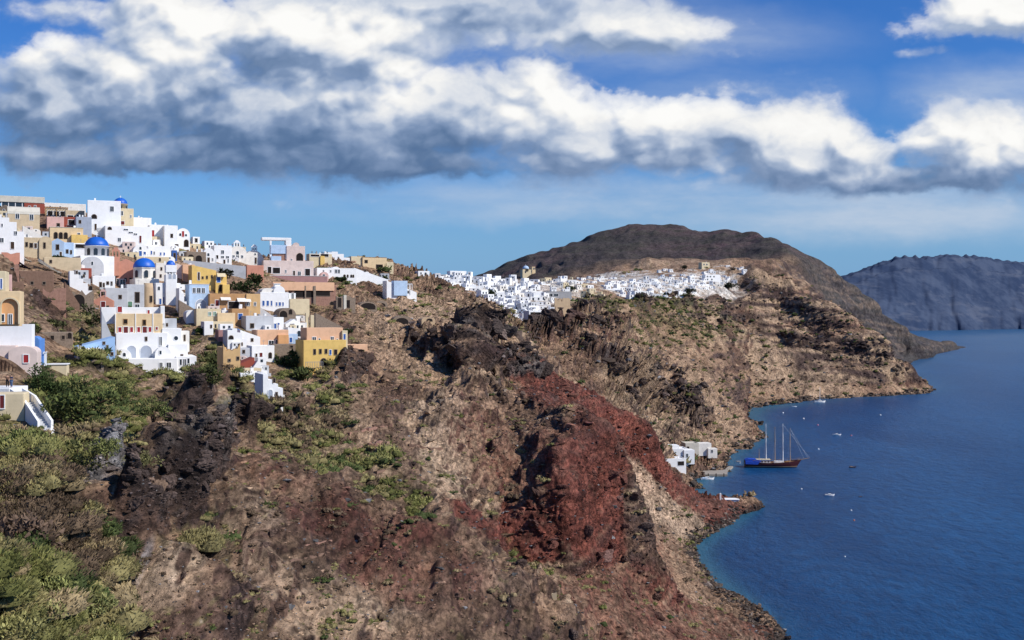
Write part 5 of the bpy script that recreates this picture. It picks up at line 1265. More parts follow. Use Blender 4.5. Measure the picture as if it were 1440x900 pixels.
add_box(c, 336, 489, 355, 504, 'greywhite', .5, 5, 'grey_wing', 'n:342,492,345,496')
H('orange_ruin', 'weathered orange ruin with broken walls above the cliff edge', 314, 483, 338, 530, 'ochre', 'ruin', 'n:333,502,336,506;n:321,505,324,508', d=298, dep=7, cat='ruin', found=6)
H('brown_roof_house', 'low house with brown red roof wall beside the orange ruin', 336, 504, 358, 527, 'redroof', 'slope', '', d=296, dep=6, top=(512, 503))
H('stone_vault_wall', 'long stone vaulted retaining wall left of the yellow house', 384, 484, 432, 508, 'stone', 'plain', 'n:408,486,412,489', d=318, dep=5, cat='wall', found=6)
c = H('white_cliff_house', 'white cliff edge house with arched windows at the head of the stair', 338, 524, 374, 545, 'white', 'flat', 'a:356,538,359,543;a:363,537,366,543;n:345,531,348,534', d=284, dep=7, found=5)
H('white_cone_house', 'white peaked house rising above the cliff edge house', 352, 508, 372, 530, 'white', 'gable', '', d=294, dep=6, rise=14)
c = H('white_stair_house', 'lowest white house stepping down the cliff edge with arched niche', 370, 528, 398, 566, 'white', 'steps', 'n:384,532,387,538;A:377,548,383,560;n:388,552,390,557', d=276, dep=7, top=[526, 534, 540, 546], found=6)
c = H('yellow_house', 'yellow house with arched balcony doors at the right end of the lower village', 427, 478, 487, 516, 'yellow', 'flat', 'n:441,491,444,498;n:449,491,452,497;n:457,491,460,497;n:470,492,474,499;k:451,504,459,514;b:463,492,466,499', d=318, dep=9)
add_box(c, 433, 461, 484, 480, 'peach', 1.2, 8, 'upper_storey', 'w:441,474,446,480;w:450,476,452,480;w:467,474,471,480;w:475,477,477,480'); balustrade(c, 428, 452, 508, 517, -1.6, 'grey', 10); balustrade(c, 462, 486, 509, 517, -1.6, 'grey', 10)
add_box(c, 482, 465, 490, 505, 'cream', .5, 6, 'side_wall', 'b:484,470,487,478')
H('low_beige_wall', 'low beige garden wall running right from the yellow house', 486, 484, 517, 492, 'peach', 'plain', '', d=335, dep=2, cat='wall')
for i, q in enumerate((430, 437)):
    H('cream_pillar', ['cream square pillar left of its twin above the yellow house', 'cream square pillar beside the stone slope above the yellow house'][i], q, 440+i*3, q+5, 464, 'cream', 'plain', '', d=345, dep=1, cat='pillar')
# long ruin and cave houses under the hill top
c = H('long_ruin', 'long brown ruin with tall stone piers and ochre lintel strip', 411, 400, 473, 431, 'ruinpink', 'plain', 'n:414,404,428,418;n:430,404,440,418;n:443,404,464,416;k:464,424,470,430', d=440, dep=6, cat='ruin', found=5)
add_box(c, 384, 397, 470, 402, 'peach', -.5, 1, 'lintel'); add_box(c, 440, 402, 443.5, 425, 'stone', -.8, .2, 'pier'); add_box(c, 428, 402, 430, 420, 'stone', -.6, .2, 'pier')
c = H('ruined_doorway', 'ruined pale stone doorway with black opening right of the long ruin', 473, 416, 500, 436, 'stone', 'ruin', 'n:487,422,492,433;n:475,419,480,432', d=445, dep=4, cat='ruin', found=5); add_box(c, 483, 415, 487, 435, 'palerock', -.3, .3, 'jamb')
H('cave_opening', 'wide black cave opening in the bank right of the ruined doorway', 505, 424, 530, 437, 'stone', 'vault', 'k:507,426,528,435', d=448, dep=5, cat='cave', rise=7)
H('small_cave_opening', 'smaller black cave opening uphill of the wide one', 528, 423, 545, 433, 'stone', 'vault', 'k:531,426,542,432', d=462, dep=4, cat='cave', rise=5)
H('cave_hollow', 'dark hollow in the bare slope below the white stepped row', 553, 444, 579, 457, 'stone', 'vault', 'k:556,447,574,456', d=430, dep=4, cat='cave', rise=6)
H('far_cave_hollow', 'small pale rimmed cave to the right of the dark hollow', 593, 446, 612, 454, 'beigerock', 'vault', 'k:600,448,608,452', d=470, dep=4, cat='cave', rise=4)
c = H('white_cave_row', 'row of white cave houses with dark doors under the hill top', 446, 377, 502, 393, 'white', 'flat', 'w:454,380,456,383;w:464,380,466,383;w:471,379,474,384;w:475,379,478,384;k:483,386,486,390;k:488,386,490,390;k:493,386,495,390;k:496,386,498,390', d=545, dep=7)
add_box(c, 449, 383, 460, 394, 'pink', -2.5, .3, 'pink_chapel_front', 'a:452,386,455,391', 'vault'); add_box(c, 465, 375, 480, 384, 'white', .2, 5, 'vaulted_bay', roof='vault')
H('white_slanting_house', 'long white house slanting down the hill from the cave row', 498, 377, 546, 402, 'white', 'slope', 'n:512,380,515,382', d=545, dep=6, top=(377, 393))
c = H('white_lower_end', 'white house with sunny roof porch at the lower end of the slanting row', 544, 394, 586, 417, 'white', 'slope', 'w:560,398,563,402;n:573,409,576,412', d=548, dep=6, top=(395, 411)); add_box(c, 553, 395, 572, 410, 'lightblue', -1, 3, 'front_room'); pergola(c, 570, 579, 399, 409, -1, 2, 'white')
c = H('hilltop_terrace_house', 'beige hilltop house with dark terrace railing and yellow wall', 435, 357, 467, 372, 'cream', 'plain', 'D:437,358,449,361;D:451,357,462,361', d=585, dep=6); add_box(c, 450, 360, 456, 368, 'yellow', -.8, 0, 'yellow_wall')
H('white_hilltop_house', 'white hilltop house stepping right of the beige terrace house', 458, 354, 492, 367, 'white', 'steps', 'w:466,361,468,363;w:475,361,477,363', d=592, dep=7, top=[355, 354, 357, 362])
c = H('tan_hilltop_house', 'tan hilltop house with brown cornice and shaded wing at the end of the ridge', 510, 362, 544, 380, 'buff', 'plain', 'n:513,366,517,370;n:529,372,538,378', d=600, dep=8, roofmat='tanwood'); add_box(c, 495, 361, 512, 372, 'cream', 1, 6, 'left_wing'); add_box(c, 540, 368, 554, 380, 'cream', .5, 5, 'right_wing')
# the nearest houses at the left edge
c = H('yellow_arch_house', 'yellow ochre house with one huge orange arch at the left edge', -24, 409, 29, 462, 'buff', 'flat', '', d=182, dep=7, yaw=20)
a0, z1 = L2(c, 2.5, 420); a1, z0 = L2(c, 26, 456)
bm = bmesh.new(); pr = arch_prof(a0, a1, z0, z1, 16); prism(bm, pr, -.05, .05); part('arch_recess', bm, 'orange', c['root'])
bm = bmesh.new(); o_ = arch_prof(a0-.25, a1+.25, z0, z1+.25, 16); A = [[bm.verts.new((x, yy, z)) for x, z in pp] for yy in (-.6, .06) for pp in (o_, pr)]
for k_ in range(len(pr)):
    j_ = (k_+1) % len(pr)
    for p_, q_ in ((0, 1), (1, 3), (3, 2), (2, 0)): bm.faces.new((A[p_][k_], A[p_][j_], A[q_][j_], A[q_][k_]))
bmesh.ops.recalc_face_normals(bm, faces=bm.faces[:]); part('arch_ring', bm, 'cream', c['root'])
for q in ('n:12,442,17,456', 'n:2,442,6,452'):
    (kd, (p0, q0, p1, q1)), = parse(q); opening(c['root'], 'w', (p0-c['cx'])*c['k'], (p1-c['cx'])*c['k'], (c['y1']-q1)*c['kz'], (c['y1']-q0)*c['kz'], y=-.08)
add_box(c, -24, 381, 8, 412, 'cream', .5, 6, 'upper_tower', 'b:0,392,2.5,406')
H('pink_back_house', 'pink house behind the yellow arch house', 3, 386, 17, 412, 'pink', 'plain', '', d=215, dep=4)
H('white_court_wall', 'white courtyard wall with raised corner below the yellow arch house', -24, 457, 45, 500, 'white', 'steps', '', d=170, dep=2.5, top=[458, 459, 459, 459, 456], cat='wall', yaw=14)
c = H('blue_vault_house', 'bright blue vaulted house with white coping at the left edge', 10, 477, 57, 500, 'blue', 'flat', 'w:40,474,44,484', d=160, dep=5, yaw=16); add_box(c, 38, 473, 56, 500, 'blue', -.4, 4, 'gable_bay', 'w:40.5,475,43.5,484', 'vault')
c = H('cream_vault_house', 'cream vaulted house with red shutter above the white stair', 12, 487, 52, 521, 'palepink', 'vault', 'r:33,499,40,510', d=147, dep=6, rise=9, yaw=18)
add_box(c, -26, 486, 22, 521, 'palepink', .5, 6, 'left_wing', 'r:2,504,9,509;n:13,495,16,510')
c = H('white_pergola', 'white open pergola frame beside the cream vaulted house', 52, 496, 64, 514, 'white', 'plain', '', d=152, dep=2.5, cat='pergola', yaw=18); bpy.data.objects.remove(c['root'].children[0]); pergola(c, 52, 64, 496, 514, 0, 2.2, 'white', thick=.2, posts=2)
H('cream_terrace_wall', 'low cream terrace wall with white coping right of the pergola', 60, 513, 94, 522, 'cream', 'plain', '', d=153, dep=2.5, cat='wall', roofmat='white', yaw=14)
# white stair at the left edge
def stair_flight(root, p0, p1, width, n, rail=.9):
    """flight from p0 down to p1 (local x, y, z), with parapets on both sides"""
    p0, p1 = Vector(p0), Vector(p1); dv = p1-p0; hd = Vector((dv.x, dv.y, 0)).normalized(); sd = Vector((-hd.y, hd.x, 0))
    bm = bmesh.new()
    run = Vector((dv.x, dv.y, 0)).length
    for i in range(n):
        a = p0+hd*run*i/n; b = p0+hd*run*(i+1)/n; zt = p0.z+dv.z*(i+1)/n
        q = [a-sd*width/2, b-sd*width/2, b+sd*width/2, a+sd*width/2]
        lo = [bm.verts.new((v.x, v.y, zt-2.5)) for v in q]; hi = [bm.verts.new((v.x, v.y, zt)) for v in q]
        bm.faces.new(hi); bm.faces.new(lo[::-1])
        for k_ in range(4): bm.faces.new((lo[k_], lo[(k_+1) % 4], hi[(k_+1) % 4], hi[k_]))
    bmesh.ops.recalc_face_normals(bm, faces=bm.faces[:]); part('steps', bm, 'greywhite', root)
    for sg_ in (-1, 1):
        bm = bmesh.new(); o0 = sd*sg_*(width/2+.004); o1 = sd*sg_*(width/2+.30)
        vs = [bm.verts.new(p) for p in (p0+o0+Vector((0,0,rail)), p1+o0+Vector((0,0,rail)), p1+o1+Vector((0,0,rail)), p0+o1+Vector((0,0,rail)), p0+o0-Vector((0,0,3)), p1+o0-Vector((0,0,3)), p1+o1-Vector((0,0,3)), p0+o1-Vector((0,0,3)))]
        for q in ((0,1,2,3),(7,6,5,4),(0,4,5,1),(1,5,6,2),(2,6,7,3),(3,7,4,0)): bm.faces.new([vs[i] for i in q])
        bmesh.ops.recalc_face_normals(bm, faces=bm.faces[:]); part('parapet', bm, 'white', root)
base = W(30, 548, 139); st = empty('white_stair', base, 0); tag(st, 'white outdoor stair with parapets running down the bank at the left edge', 'stair')
def loc(px, py, d): return W(px, py, d)-base
stair_flight(st, loc(24, 556, 140), loc(40, 566, 138), 1.3, 4); stair_flight(st, loc(40, 566, 138), loc(64, 602, 133), 1.3, 12)
bm = bmesh.new(); p = loc(68, 606, 132.6); bx(bm, p.x-.6, p.x+.9, p.y-1.2, p.y+1.2, p.z-.9, p.z, .05); part('landing', bm, 'white', st)
bm = bmesh.new(); p = loc(-2, 556, 140); q = loc(18, 545, 141); bx(bm, p.x-3, q.x+.2, p.y-.4, p.y+5, p.z-4, q.z, .06); part('landing', bm, 'white', st)
c = H('cream_lower_house', 'cream house wall with small red gate beneath the white stair', -20, 553, 34, 592, 'cream', 'plain', 'R:0,556,6,574', d=137, dep=3, yaw=12, cat='lower house')
STAIR = (loc, base)
# retaining walls and lanes seen between the houses
H('grey_lane_wall', 'long grey retaining wall below the white gabled houses and above the yellow house', 258, 369, 346, 382, 'greywhite', 'slope', '', d=440, dep=3, top=(366, 374), cat='wall', yaw=14)
H('stone_lane_wall', 'long curved stone lane wall climbing right of the church hall', 252, 428, 286, 444, 'stone', 'slope', '', d=346, dep=2, top=(422, 442), cat='wall')
H('stone_slope_wall', 'sloping stone field wall falling right above the peach upper storey', 444, 441, 482, 462, 'stone', 'slope', '', d=370, dep=2, top=(440, 460), cat='wall')
# ------------------------------------------------------------------ the distant village: small white houses packed along the cliff top
def far_proto(kind, rr):
    """returns an Empty with wall (+ roof) and window children, about 1 m wide and high per unit, later scaled"""
    root = bpy.data.objects.new('white_house', None); bm = bmesh.new()
    def win(x, z, w_, h_, y=-.0): wins.append((x, z, w_, h_, y))
    wins = []
    if kind == 0:
        bx(bm, -4, 4, 0, 6, -4, 3.4, .12); bx(bm, -4.003, 4.003, -.05, .3, 3.3, 3.8, .05); win(-2, 1.2, 1.0, 1.5); win(1.6, .2, 1.0, 2.1)
    elif kind == 1:
        prism(bm, [(-2.6, -4), (2.6, -4), (2.6, 2.4)]+arc(0, 2.4, 2.6, 1.7, 8)[1:-1]+[(-2.6, 2.4)], 0, 7); win(0, 2.6, .7, .8); win(-1.1, .2, .9, 2.0)
    elif kind == 2:
        bx(bm, -4.5, 1.2, 0, 6, -4, 3.0, .12); bx(bm, 1.0, 4.4, .8, 6.5, -4, 5.6, .12); win(-2.6, .9, 1.0, 1.3); win(2.6, 3.4, 1.0, 1.3)
    elif kind == 3:
        bx(bm, -5, 5, 0, 5, -4, 2.8, .12); bx(bm, -2.5, 2.2, 2.5, 7, 2.6, 5.4, .12); win(-3.2, .2, 1.1, 2.0); win(.2, .9, 1.0, 1.2); win(3.3, .9, 1.0, 1.2)
    elif kind == 4:
        bx(bm, -3, 3, 0, 6, -4, 5.8, .12); bx(bm, -3.6, 3.6, -1.6, 0.05, -4, 1.4, .1); win(-1.2, 3.4, 1.0, 1.4); win(1.2, 3.4, 1.0, 1.4); win(0, 1.5, .9, 1.5)
    else:
        bx(bm, -5.5, 5.5, 0, 4, -4, 1.6, .1); bx(bm, -5, 0, 1.2, 6, 1.4, 4.0, .12); win(-2.5, 1.9, 1.1, 1.4)
    ch = []
    def mk(n, b, mt):
        me = bpy.data.meshes.new(n); b.to_mesh(me); b.free(); me.materials.append(MT[mt]); o = bpy.data.objects.new(n, me); o.parent = root; ch.append(o)
    mk('wall', bm, 'white')
    for x, z, w_, h_, y in wins:
        b = bmesh.new(); yy = y if not (kind == 2 and x > 1) else .8
        bx(b, x-w_/2, x+w_/2, yy-.06, yy+.1, z, z+h_); mk('window', b, 'glass')
    return root, ch
FP = [far_proto(k_, random) for k_ in range(6)]
def inpoly(x, y, P):
    r = False; n = len(P); j = n-1
    for i in range(n):
        if (P[i][1] > y) != (P[j][1] > y) and x < (P[j][0]-P[i][0])*(y-P[i][1])/(P[j][1]-P[i][1])+P[i][0]: r = not r
        j = i
    return r
def far_house(px, py, group, label, sc, yaw, kind, mat=None, dmin=740, name='white_house'):
    p = hit(px, py, dmin)
    if p is None or p.y > 1650: return
    r0, ch = FP[kind]
    r = r0.copy(); r.name = name; COL.objects.link(r); r.location = p; r.rotation_euler = (0, 0, math.radians(yaw)); r.scale = (sc*random.uniform(.85, 1.2), sc, sc*random.uniform(.85, 1.15))
    tag(r, label, 'house', group, 'thing')
    for c_ in ch:
        o = c_.copy(); COL.objects.link(o); o.parent = r
        if mat and o.name.startswith('wall'):
            o.material_slots[0].link = 'OBJECT'; o.material_slots[0].material = MT[mat]
    return r
rr = random.Random(11)
AREAS = [
 ('white houses on the spur at the near end of the distant village', 'small white flat house on the near spur end of the distant village',
  [(590,379),(612,376),(640,378),(664,384),(672,398),(668,412),(640,409),(610,402)], 5.2, 9.4, 1.1),
 ('white houses tumbling down above the quarry face', 'small white house in the dense tumble above the beige quarry face',
  [(668,396),(700,388),(725,392),(752,398),(780,412),(779,440),(776,455),(735,460),(722,456),(704,438),(690,430),(672,414)], 5.9, 9.6, 1.1),
 ('cream and white houses on the crest around the yellow church', 'small cream white house on the crest around the yellow domed church',
  [(700,386),(735,384),(765,384),(795,392),(825,402),(852,416),(842,422),(806,412),(778,408),(752,398)], 5.2, 8.8, 1.0),
 ('white houses of the bright fan below the mountain', 'small white house in the bright fan of houses below the mountain',
  [(838,402),(880,397),(925,391),(968,388),(1000,384),(1030,392),(1040,399),(1018,404),(985,412),(968,421),(938,424),(915,421),(892,423),(868,416)], 4.7, 8.0, 1.03),
 ('white houses in the row under the dark slope', 'small white house in the thin row under the dark mountain slope',
  [(800,394),(830,390),(884,387),(884,392),(840,398),(806,402)], 4.6, 8.0, .7),
]
count = 0
for g_, lab, P, dy, dx_, sc0 in AREAS:
    ys = [q[1] for q in P]; y = min(ys)+1.5; row = 0
    while y < max(ys):
        x = min(q[0] for q in P)+(row % 2)*dx_*.5
        while x < max(q[0] for q in P):
            qx, qy = x+rr.uniform(-2.2, 2.2), y+rr.uniform(-1.6, 1.6)
            if inpoly(qx, qy, P) and rr.random() < .93:
                mt = None
                u = rr.random()
                if 'cream' in g_: mt = 'cream' if u < .3 else 'warmwhite' if u < .7 else None
                elif u < .10: mt = 'warmwhite'
                elif u < .14: mt = 'greywhite'
                if far_house(qx, qy, g_, lab, sc0*rr.uniform(.8, 1.15), rr.choice([-12, 10, 24, 32, 40])+rr.uniform(-5, 5), rr.choice([0, 0, 1, 2, 2, 3, 4, 5]), mt): count += 1
            x += dx_*rr.uniform(.85, 1.2)
        y += dy; row += 1
print('far houses', count)
for q in ((928,384),(936,381),(944,383),(1024,376),(1034,379),(1043,379),(1048,384),(1086,357)):
    far_house(q[0], q[1], 'lone white houses at the foot of the mountain', 'lone white house scattered at the foot of the dark mountain', .8, 20, rr.choice([0, 2, 4]), None, 1000)
# small houses filling the gaps of the near village
INF = [([(150,336),(248,340),(262,362),(240,372),(215,370),(165,360)], 8, 17, .62), ([(218,398),(258,404),(300,438),(330,468),(345,500),(322,486),(280,446)], 9, 16, .55), ([(96,394),(135,396),(160,410),(176,432),(150,414)], 9, 16, .55),
       ([(350,442),(430,452),(432,472),(352,474)], 9, 18, .6), ([(0,302),(58,326),(62,346),(0,372)], 9, 18, .6), ([(262,340),(345,350),(370,372),(262,372)], 9, 18, .55), ([(330,492),(352,500),(392,548),(376,560),(345,530)], 9, 14, .5), ([(500,380),(546,394),(580,412),(540,404)], 7, 14, .6)]
for P, dy, dx_, sc0 in INF:
    y = min(q[1] for q in P)+2
    while y < max(q[1] for q in P):
        x = min(q[0] for q in P)
        while x < max(q[0] for q in P):
            qx, qy = x+rr.uniform(-4, 4), y+rr.uniform(-2, 2)
            if inpoly(qx, qy, P): far_house(qx, qy, 'small houses wedged into the gaps of the near village', 'small plain white house wedged between the larger houses of the near village', sc0*rr.uniform(.8, 1.2), rr.choice([14, 26, 34]), rr.choice([0, 0, 1, 1, 2, 4]), rr.choice([None, None, None, 'warmwhite', 'cream', 'greywhite', 'palepink']), 250, 'small_house')
            x += dx_*rr.uniform(.85, 1.2)
        y += dy
# individual landmarks of the distant village
c = H('yellow_church', 'yellow church with pale blue dome and square tower on the distant crest', 735, 379, 753, 389, 'cream', 'flat', 'a:738,381,740,384;a:747,380,749,383', dep=9, cat='church')
dome_on(c, 741, 373.5, 378, 4.6, 381, mat='lightblue', drummat='cream', wins=0); add_box(c, 748, 375, 752, 386, 'buff', -1, 3, 'tower', 'a:749.5,376,751.5,379')
H('beige_hotel', 'large beige hotel block on the distant crest below the mountain', 987, 369, 998, 378, 'cream', 'flat', 'w:989,371,991,373;w:993,371,995,373', dep=8)
H('white_hotel', 'long white hotel with three storeys of balconies at the right of the distant fan', 992, 386, 1013, 397, 'white', 'flat', 'w:994,388,996,390;w:998,388,1000,390;w:1003,388,1005,390;w:994,392,996,394;w:1000,392,1002,394', dep=8)
c = H('terrace_restaurant', 'white terrace restaurant with grey awnings low on the distant village edge', 744, 437, 773, 452, 'white', 'flat', 'D:746,439,760,443;w:764,440,769,443', dep=8); add_box(c, 743, 447, 764, 453, 'grey', -2.5, .2, 'awning_deck')
H('dark_roof_cafe', 'cafe with long dark flat awning beside the pale quarry rock', 768, 410, 804, 420, 'grey', 'plain', 'w:771,413,777,417;w:779,413,785,417', dep=7, roofmat='grey', cat='cafe')
H('white_spur_hotel', 'two storey white hotel on the skyline of the near spur', 633, 381, 656, 391, 'white', 'flat', 'w:636,383,638,386;w:641,383,643,386;w:647,384,650,387', dep=8)
H('white_skyline_villa', 'white skyline villa with arched window at the left end of the spur', 588, 381, 604, 390, 'white', 'flat', 'a:597,383,600,387;w:591,383,593,386', dep=7)
H('cut_rock', 'pale beige cut rock face with a small hole below the distant white houses', 683, 434, 704, 464, 'beigerock', 'ruin', 'n:687,448,690,452', dep=9, cat='cut rock', found=6, yaw=20)
H('cut_rock', 'second pale rock face standing right of the terrace restaurant', 780, 419, 802, 442, 'beigerock', 'ruin', '', dep=8, cat='cut rock', found=6, yaw=20)

# ------------------------------------------------------------------ harbour below the red headland
c = H('harbour_house', 'white stepped harbour house with low roof terrace behind the red spur', 936, 631, 968, 648, 'white', 'flat', 'w:960,640,962,645', dep=9, yaw=10, cat='boathouse')
add_box(c, 939, 627, 957, 634, 'white', 2, 8, 'upper_room'); add_box(c, 961, 633, 976, 648, 'white', -1, 5, 'side_room', 'w:964,638,967,643')
c = H('boat_house', 'white boathouse with square dark opening nearest the pier', 932, 645, 965, 663, 'white', 'flat', 'D:953,649,962,655', dep=8, yaw=14, cat='boathouse')
c = H('beige_harbour_house', 'pale beige flat warehouse by the stony shore of the harbour', 964, 623, 983, 640, 'palerock', 'flat', 'n:966,628,969,634', dep=8, yaw=10, cat='warehouse'); add_box(c, 982, 624, 1001, 637, 'warmwhite', .5, 7, 'long_wing'); add_box(c, 995, 631, 1008, 640, 'warmwhite', -1, 3, 'sea_room', 'w:999,633,1002,637')
def slab(o_parent, pts_, z0, z1, mat, name):
    bm = bmesh.new(); lo = [bm.verts.new((x, y, z0)) for x, y in pts_]; hi = [bm.verts.new((x, y, z1)) for x, y in pts_]
    bm.faces.new(hi); bm.faces.new(lo[::-1]); n = len(pts_)
    for i in range(n): j = (i+1) % n; bm.faces.new((lo[i], lo[j], hi[j], hi[i]))
    bmesh.ops.recalc_face_normals(bm, faces=bm.faces[:]); return part(name, bm, mat, o_parent)
def sea_xy(px, py, z=0):
    d = (HC-z)*F/(py-HY); return ((px-CX)/F*d, d)
pier = empty('pier', (*sea_xy(1000, 664, 1.2), 0)); tag(pier, 'grey concrete pier with angled end by the harbour houses', 'pier', None, 'thing')
bx0, by0 = pier.location.x, pier.location.y
def rel(px, py, z=1.2): x, y = sea_xy(px, py, z); return (x-bx0, y-by0)
slab(pier, [rel(966,667), rel(1023,667), rel(1023,661), rel(966,661)], -3, 1.2, 'concrete', 'deck')
slab(pier, [rel(1016,661), rel(1023,661), rel(1031,655), rel(1025,655)], -3, 1.0, 'concrete', 'head')
for i in range(5):
    x, y = rel(974+i*11, 667.4); bm = bmesh.new(); lathe(bm, [(.28, -3), (.28, 1.7), (.2, 1.9)], 8, (x, y, 0)); part('bollard', bm, 'wood', pier)
c = empty('shore_hut', W(1030, 712, 486)); tag(c, 'small white hut with post on a stone platform at the tip of the red spur', 'hut', None, 'thing'); c.location.z = 2.2
bm = bmesh.new(); bx(bm, -7, 8, -2, 5, -3, .3, .15); part('platform', bm, 'concrete', c); bm = bmesh.new(); bx(bm, -4, 3, 0, 4, .3, 2.6, .08); part('wall', bm, 'lightblue', c); bm = bmesh.new(); bx(bm, -4.3, 3.3, -.3, 4.3, 2.604, 2.8, .04); part('roof', bm, 'white', c); bm = bmesh.new(); bx(bm, -5.6, -4.9, 1, 1.7, .3, 5.4, .04); part('post', bm, 'white', c); bm = bmesh.new(); bx(bm, -1.6, -.6, -.06, .05, .3, 2.2); part('door', bm, 'wood', c)

# ------------------------------------------------------------------ boats
def hull_mesh(L, B, depth, fore=.0, sheer=.5, n=26, stern=.55, draft=.8, flare=.85):
    """hull along +x (bow at +L/2); returns bmesh open at the deck"""
    bm = bmesh.new(); rows = []
    for i in range(n+1):
        t = i/n; x = -L/2+L*t
        b = B/2*(stern+(1-stern)*min(1, t*3.2)) if t < .32 else B/2*(1-max(0, (t-.5)/.5)**2.3)
        b = max(b, .02*B); zt = depth+sheer*(2*abs(t-.42))**2.2
        xb = x-(fore*max(0, (t-.8)/.2))                       # raked stem
        row = []
        for j, (wy, wz) in enumerate(((0, 0), (.55, .04), (flare, .35), (.97, .7), (1, 1))):
            z = -draft+(zt+draft)*wz; xx = x+(xb-x)*(1-wz)
            row.append((xx, b*wy, z))
        rows.append([bm.verts.new((p[0], -p[1], p[2])) for p in row[::-1]]+[bm.verts.new(p) for p in row[1:]])
    for a, b in zip(rows[:-1], rows[1:]):
        for k_ in range(len(a)-1): bm.faces.new((a[k_], a[k_+1], b[k_+1], b[k_]))
    bm.faces.new(rows[0]); bm.faces.new(rows[-1][::-1])
    top = [r[0] for r in rows], [r[-1] for r in rows]
    bmesh.ops.recalc_face_normals(bm, faces=bm.faces[:])
    return bm, top
def paint_hull(): pass
m, nt = new_mat('varnished_hull')
t = nd(nt, 'ShaderNodeTexCoord'); sp = nd(nt, 'ShaderNodeSeparateXYZ', {0: t.outputs['Object']}); zz_ = E(nt, sp.outputs[2])
wn_ = E(nt, nd(nt, 'ShaderNodeTexNoise', {'Vector': t.outputs['Object'], 'Scale': 1.2, 'Detail': 4.0}).outputs[0])
cl_ = mixc(nt, wn_, (.045, .008, .010), (.070, .013, .012)); cl_ = mixc(nt, zz_.smooth(.62, .64)*(1-zz_.smooth(.86, .88)), cl_, (.55, .40, .22)); cl_ = mixc(nt, 1-zz_.smooth(.30, .32), cl_, (.03, .012, .012))
bs = nd(nt, 'ShaderNodeBsdfPrincipled', {'Base Color': cl_, 'Roughness': .35}); nd(nt, 'ShaderNodeOutputMaterial', {'Surface': bs.outputs[0]}); MT['hull'] = m
MT['tarp'] = paint('blue_tarpaulin', (.02, .075, .42), rough=.7, sc=1.2, bump=.5); MT['rope'] = paint('pale_rope', (.45, .47, .5)); MT['spar'] = paint('varnished_spar', (.42, .26, .12), rough=.5)
x, y = sea_xy(1087, 657)
ship = empty('schooner', (x, y, 0), -3); tag(ship, 'long dark red wooden sailing ship with tall masts and blue tarpaulin moored off the pier', 'ship', None, 'thing')
LS_ = 33.0; m2 = y/F                       # metres per photo pixel at the ship
bm, _ = hull_mesh(LS_, 7.6, 3.0, fore=3.5, sheer=1.3, stern=.62); part('hull', bm, 'hull', ship, smooth=False)
bm = bmesh.new()
for i in range(24):
    t0, t1 = i/24, (i+1)/24
    def dk_(t): return 7.6/2*((.62+.38*min(1, t*3.2)) if t < .32 else (1-max(0, (t-.5)/.5)**2.3))*.96
    z0_, z1_ = 2.5+1.3*(2*abs(t0-.42))**2.2, 2.5+1.3*(2*abs(t1-.42))**2.2
    x0_, x1_ = -LS_/2+LS_*t0, -LS_/2+LS_*t1
    bm.faces.new([bm.verts.new(p) for p in ((x0_, -dk_(t0), z0_), (x1_, -dk_(t1), z1_), (x1_, dk_(t1), z1_), (x0_, dk_(t0), z0_))])
part('deck', bm, 'tanwood', ship)
bm = bmesh.new(); bx(bm, -9.5, -2, -1.9, 1.9, 2.3, 4.5, .12); part('deckhouse', bm, 'white', ship); bm = bmesh.new(); bx(bm, -9.9, -1.6, -2.2, 2.2, 4.504, 4.75, .08); part('deckhouse_roof', bm, 'cream', ship)
for i in range(4):
    bm = bmesh.new(); bx(bm, -8.9+i*1.8, -7.7+i*1.8, -1.96, -1.88, 3.1, 3.9); part('cabin_window', bm, 'glass', ship)
bm = bmesh.new(); bx(bm, .6, 6, -1.6, 1.6, 2.3, 3.7, .1); part('fore_cabin', bm, 'white', ship); bm = bmesh.new(); bx(bm, 7.4, 10.2, -1.2, 1.2, 2.5, 3.7, .1); part('fore_hatch', bm, 'tanwood', ship)
bm = bmesh.new()
prism(bm, [(-16.2, 3.4), (-7.4, 3.2), (-7.2, 3.7), (-9.0, 4.6), (-11.5, 5.0), (-14.6, 5.1), (-16.4, 4.3)], -2.9, 2.9); part('tarpaulin', bm, 'tarp', ship, smooth=False)
bm = bmesh.new(); prism(bm, [(-16.4, 2.2), (-9.5, 1.9), (-8.6, 2.9), (-8.4, 3.5), (-16.3, 3.7)], -3.66, 3.66); part('side_cloth', bm, 'tarp', ship)
MASTS = [(1068, 631, 'spar', .16), (1077.5, 596, 'white', .24), (1090, 600, 'spar', .18), (1101, 595.5, 'white', .24), (1111, 601, 'spar', .18)]
for mx_, mt_, ml, mr in MASTS:
    X = (mx_-1087)*m2; Zt = HC-(mt_-HY)/F*y
    bm = bmesh.new(); tube(bm, [(X, 0, 2.2), (X-.1, 0, Zt*.6), (X-.15, 0, Zt)], mr*1.25, 8, mr*.6); ms = part('mast', bm, ml, ship)
    if mt_ < 620:
        bm = bmesh.new(); tube(bm, [(X, -1.1, Zt*.66), (X, 1.1, Zt*.66)], .07, 5); part('spreader', bm, 'spar', ms)
        for sy in (-1, 1):
            bm = bmesh.new(); tube(bm, [(X-.9, sy*3.3, 3.2), (X, sy*1.1, Zt*.66), (X-.15, 0, Zt*.97)], .045, 4); part('shroud', bm, 'rope', ms)
bm = bmesh.new(); tube(bm, [(LS_/2-2.2, 0, 4.2), (LS_/2+4.6, 0, 5.6)], .26, 8, .12); part('bowsprit', bm, 'spar', ship)
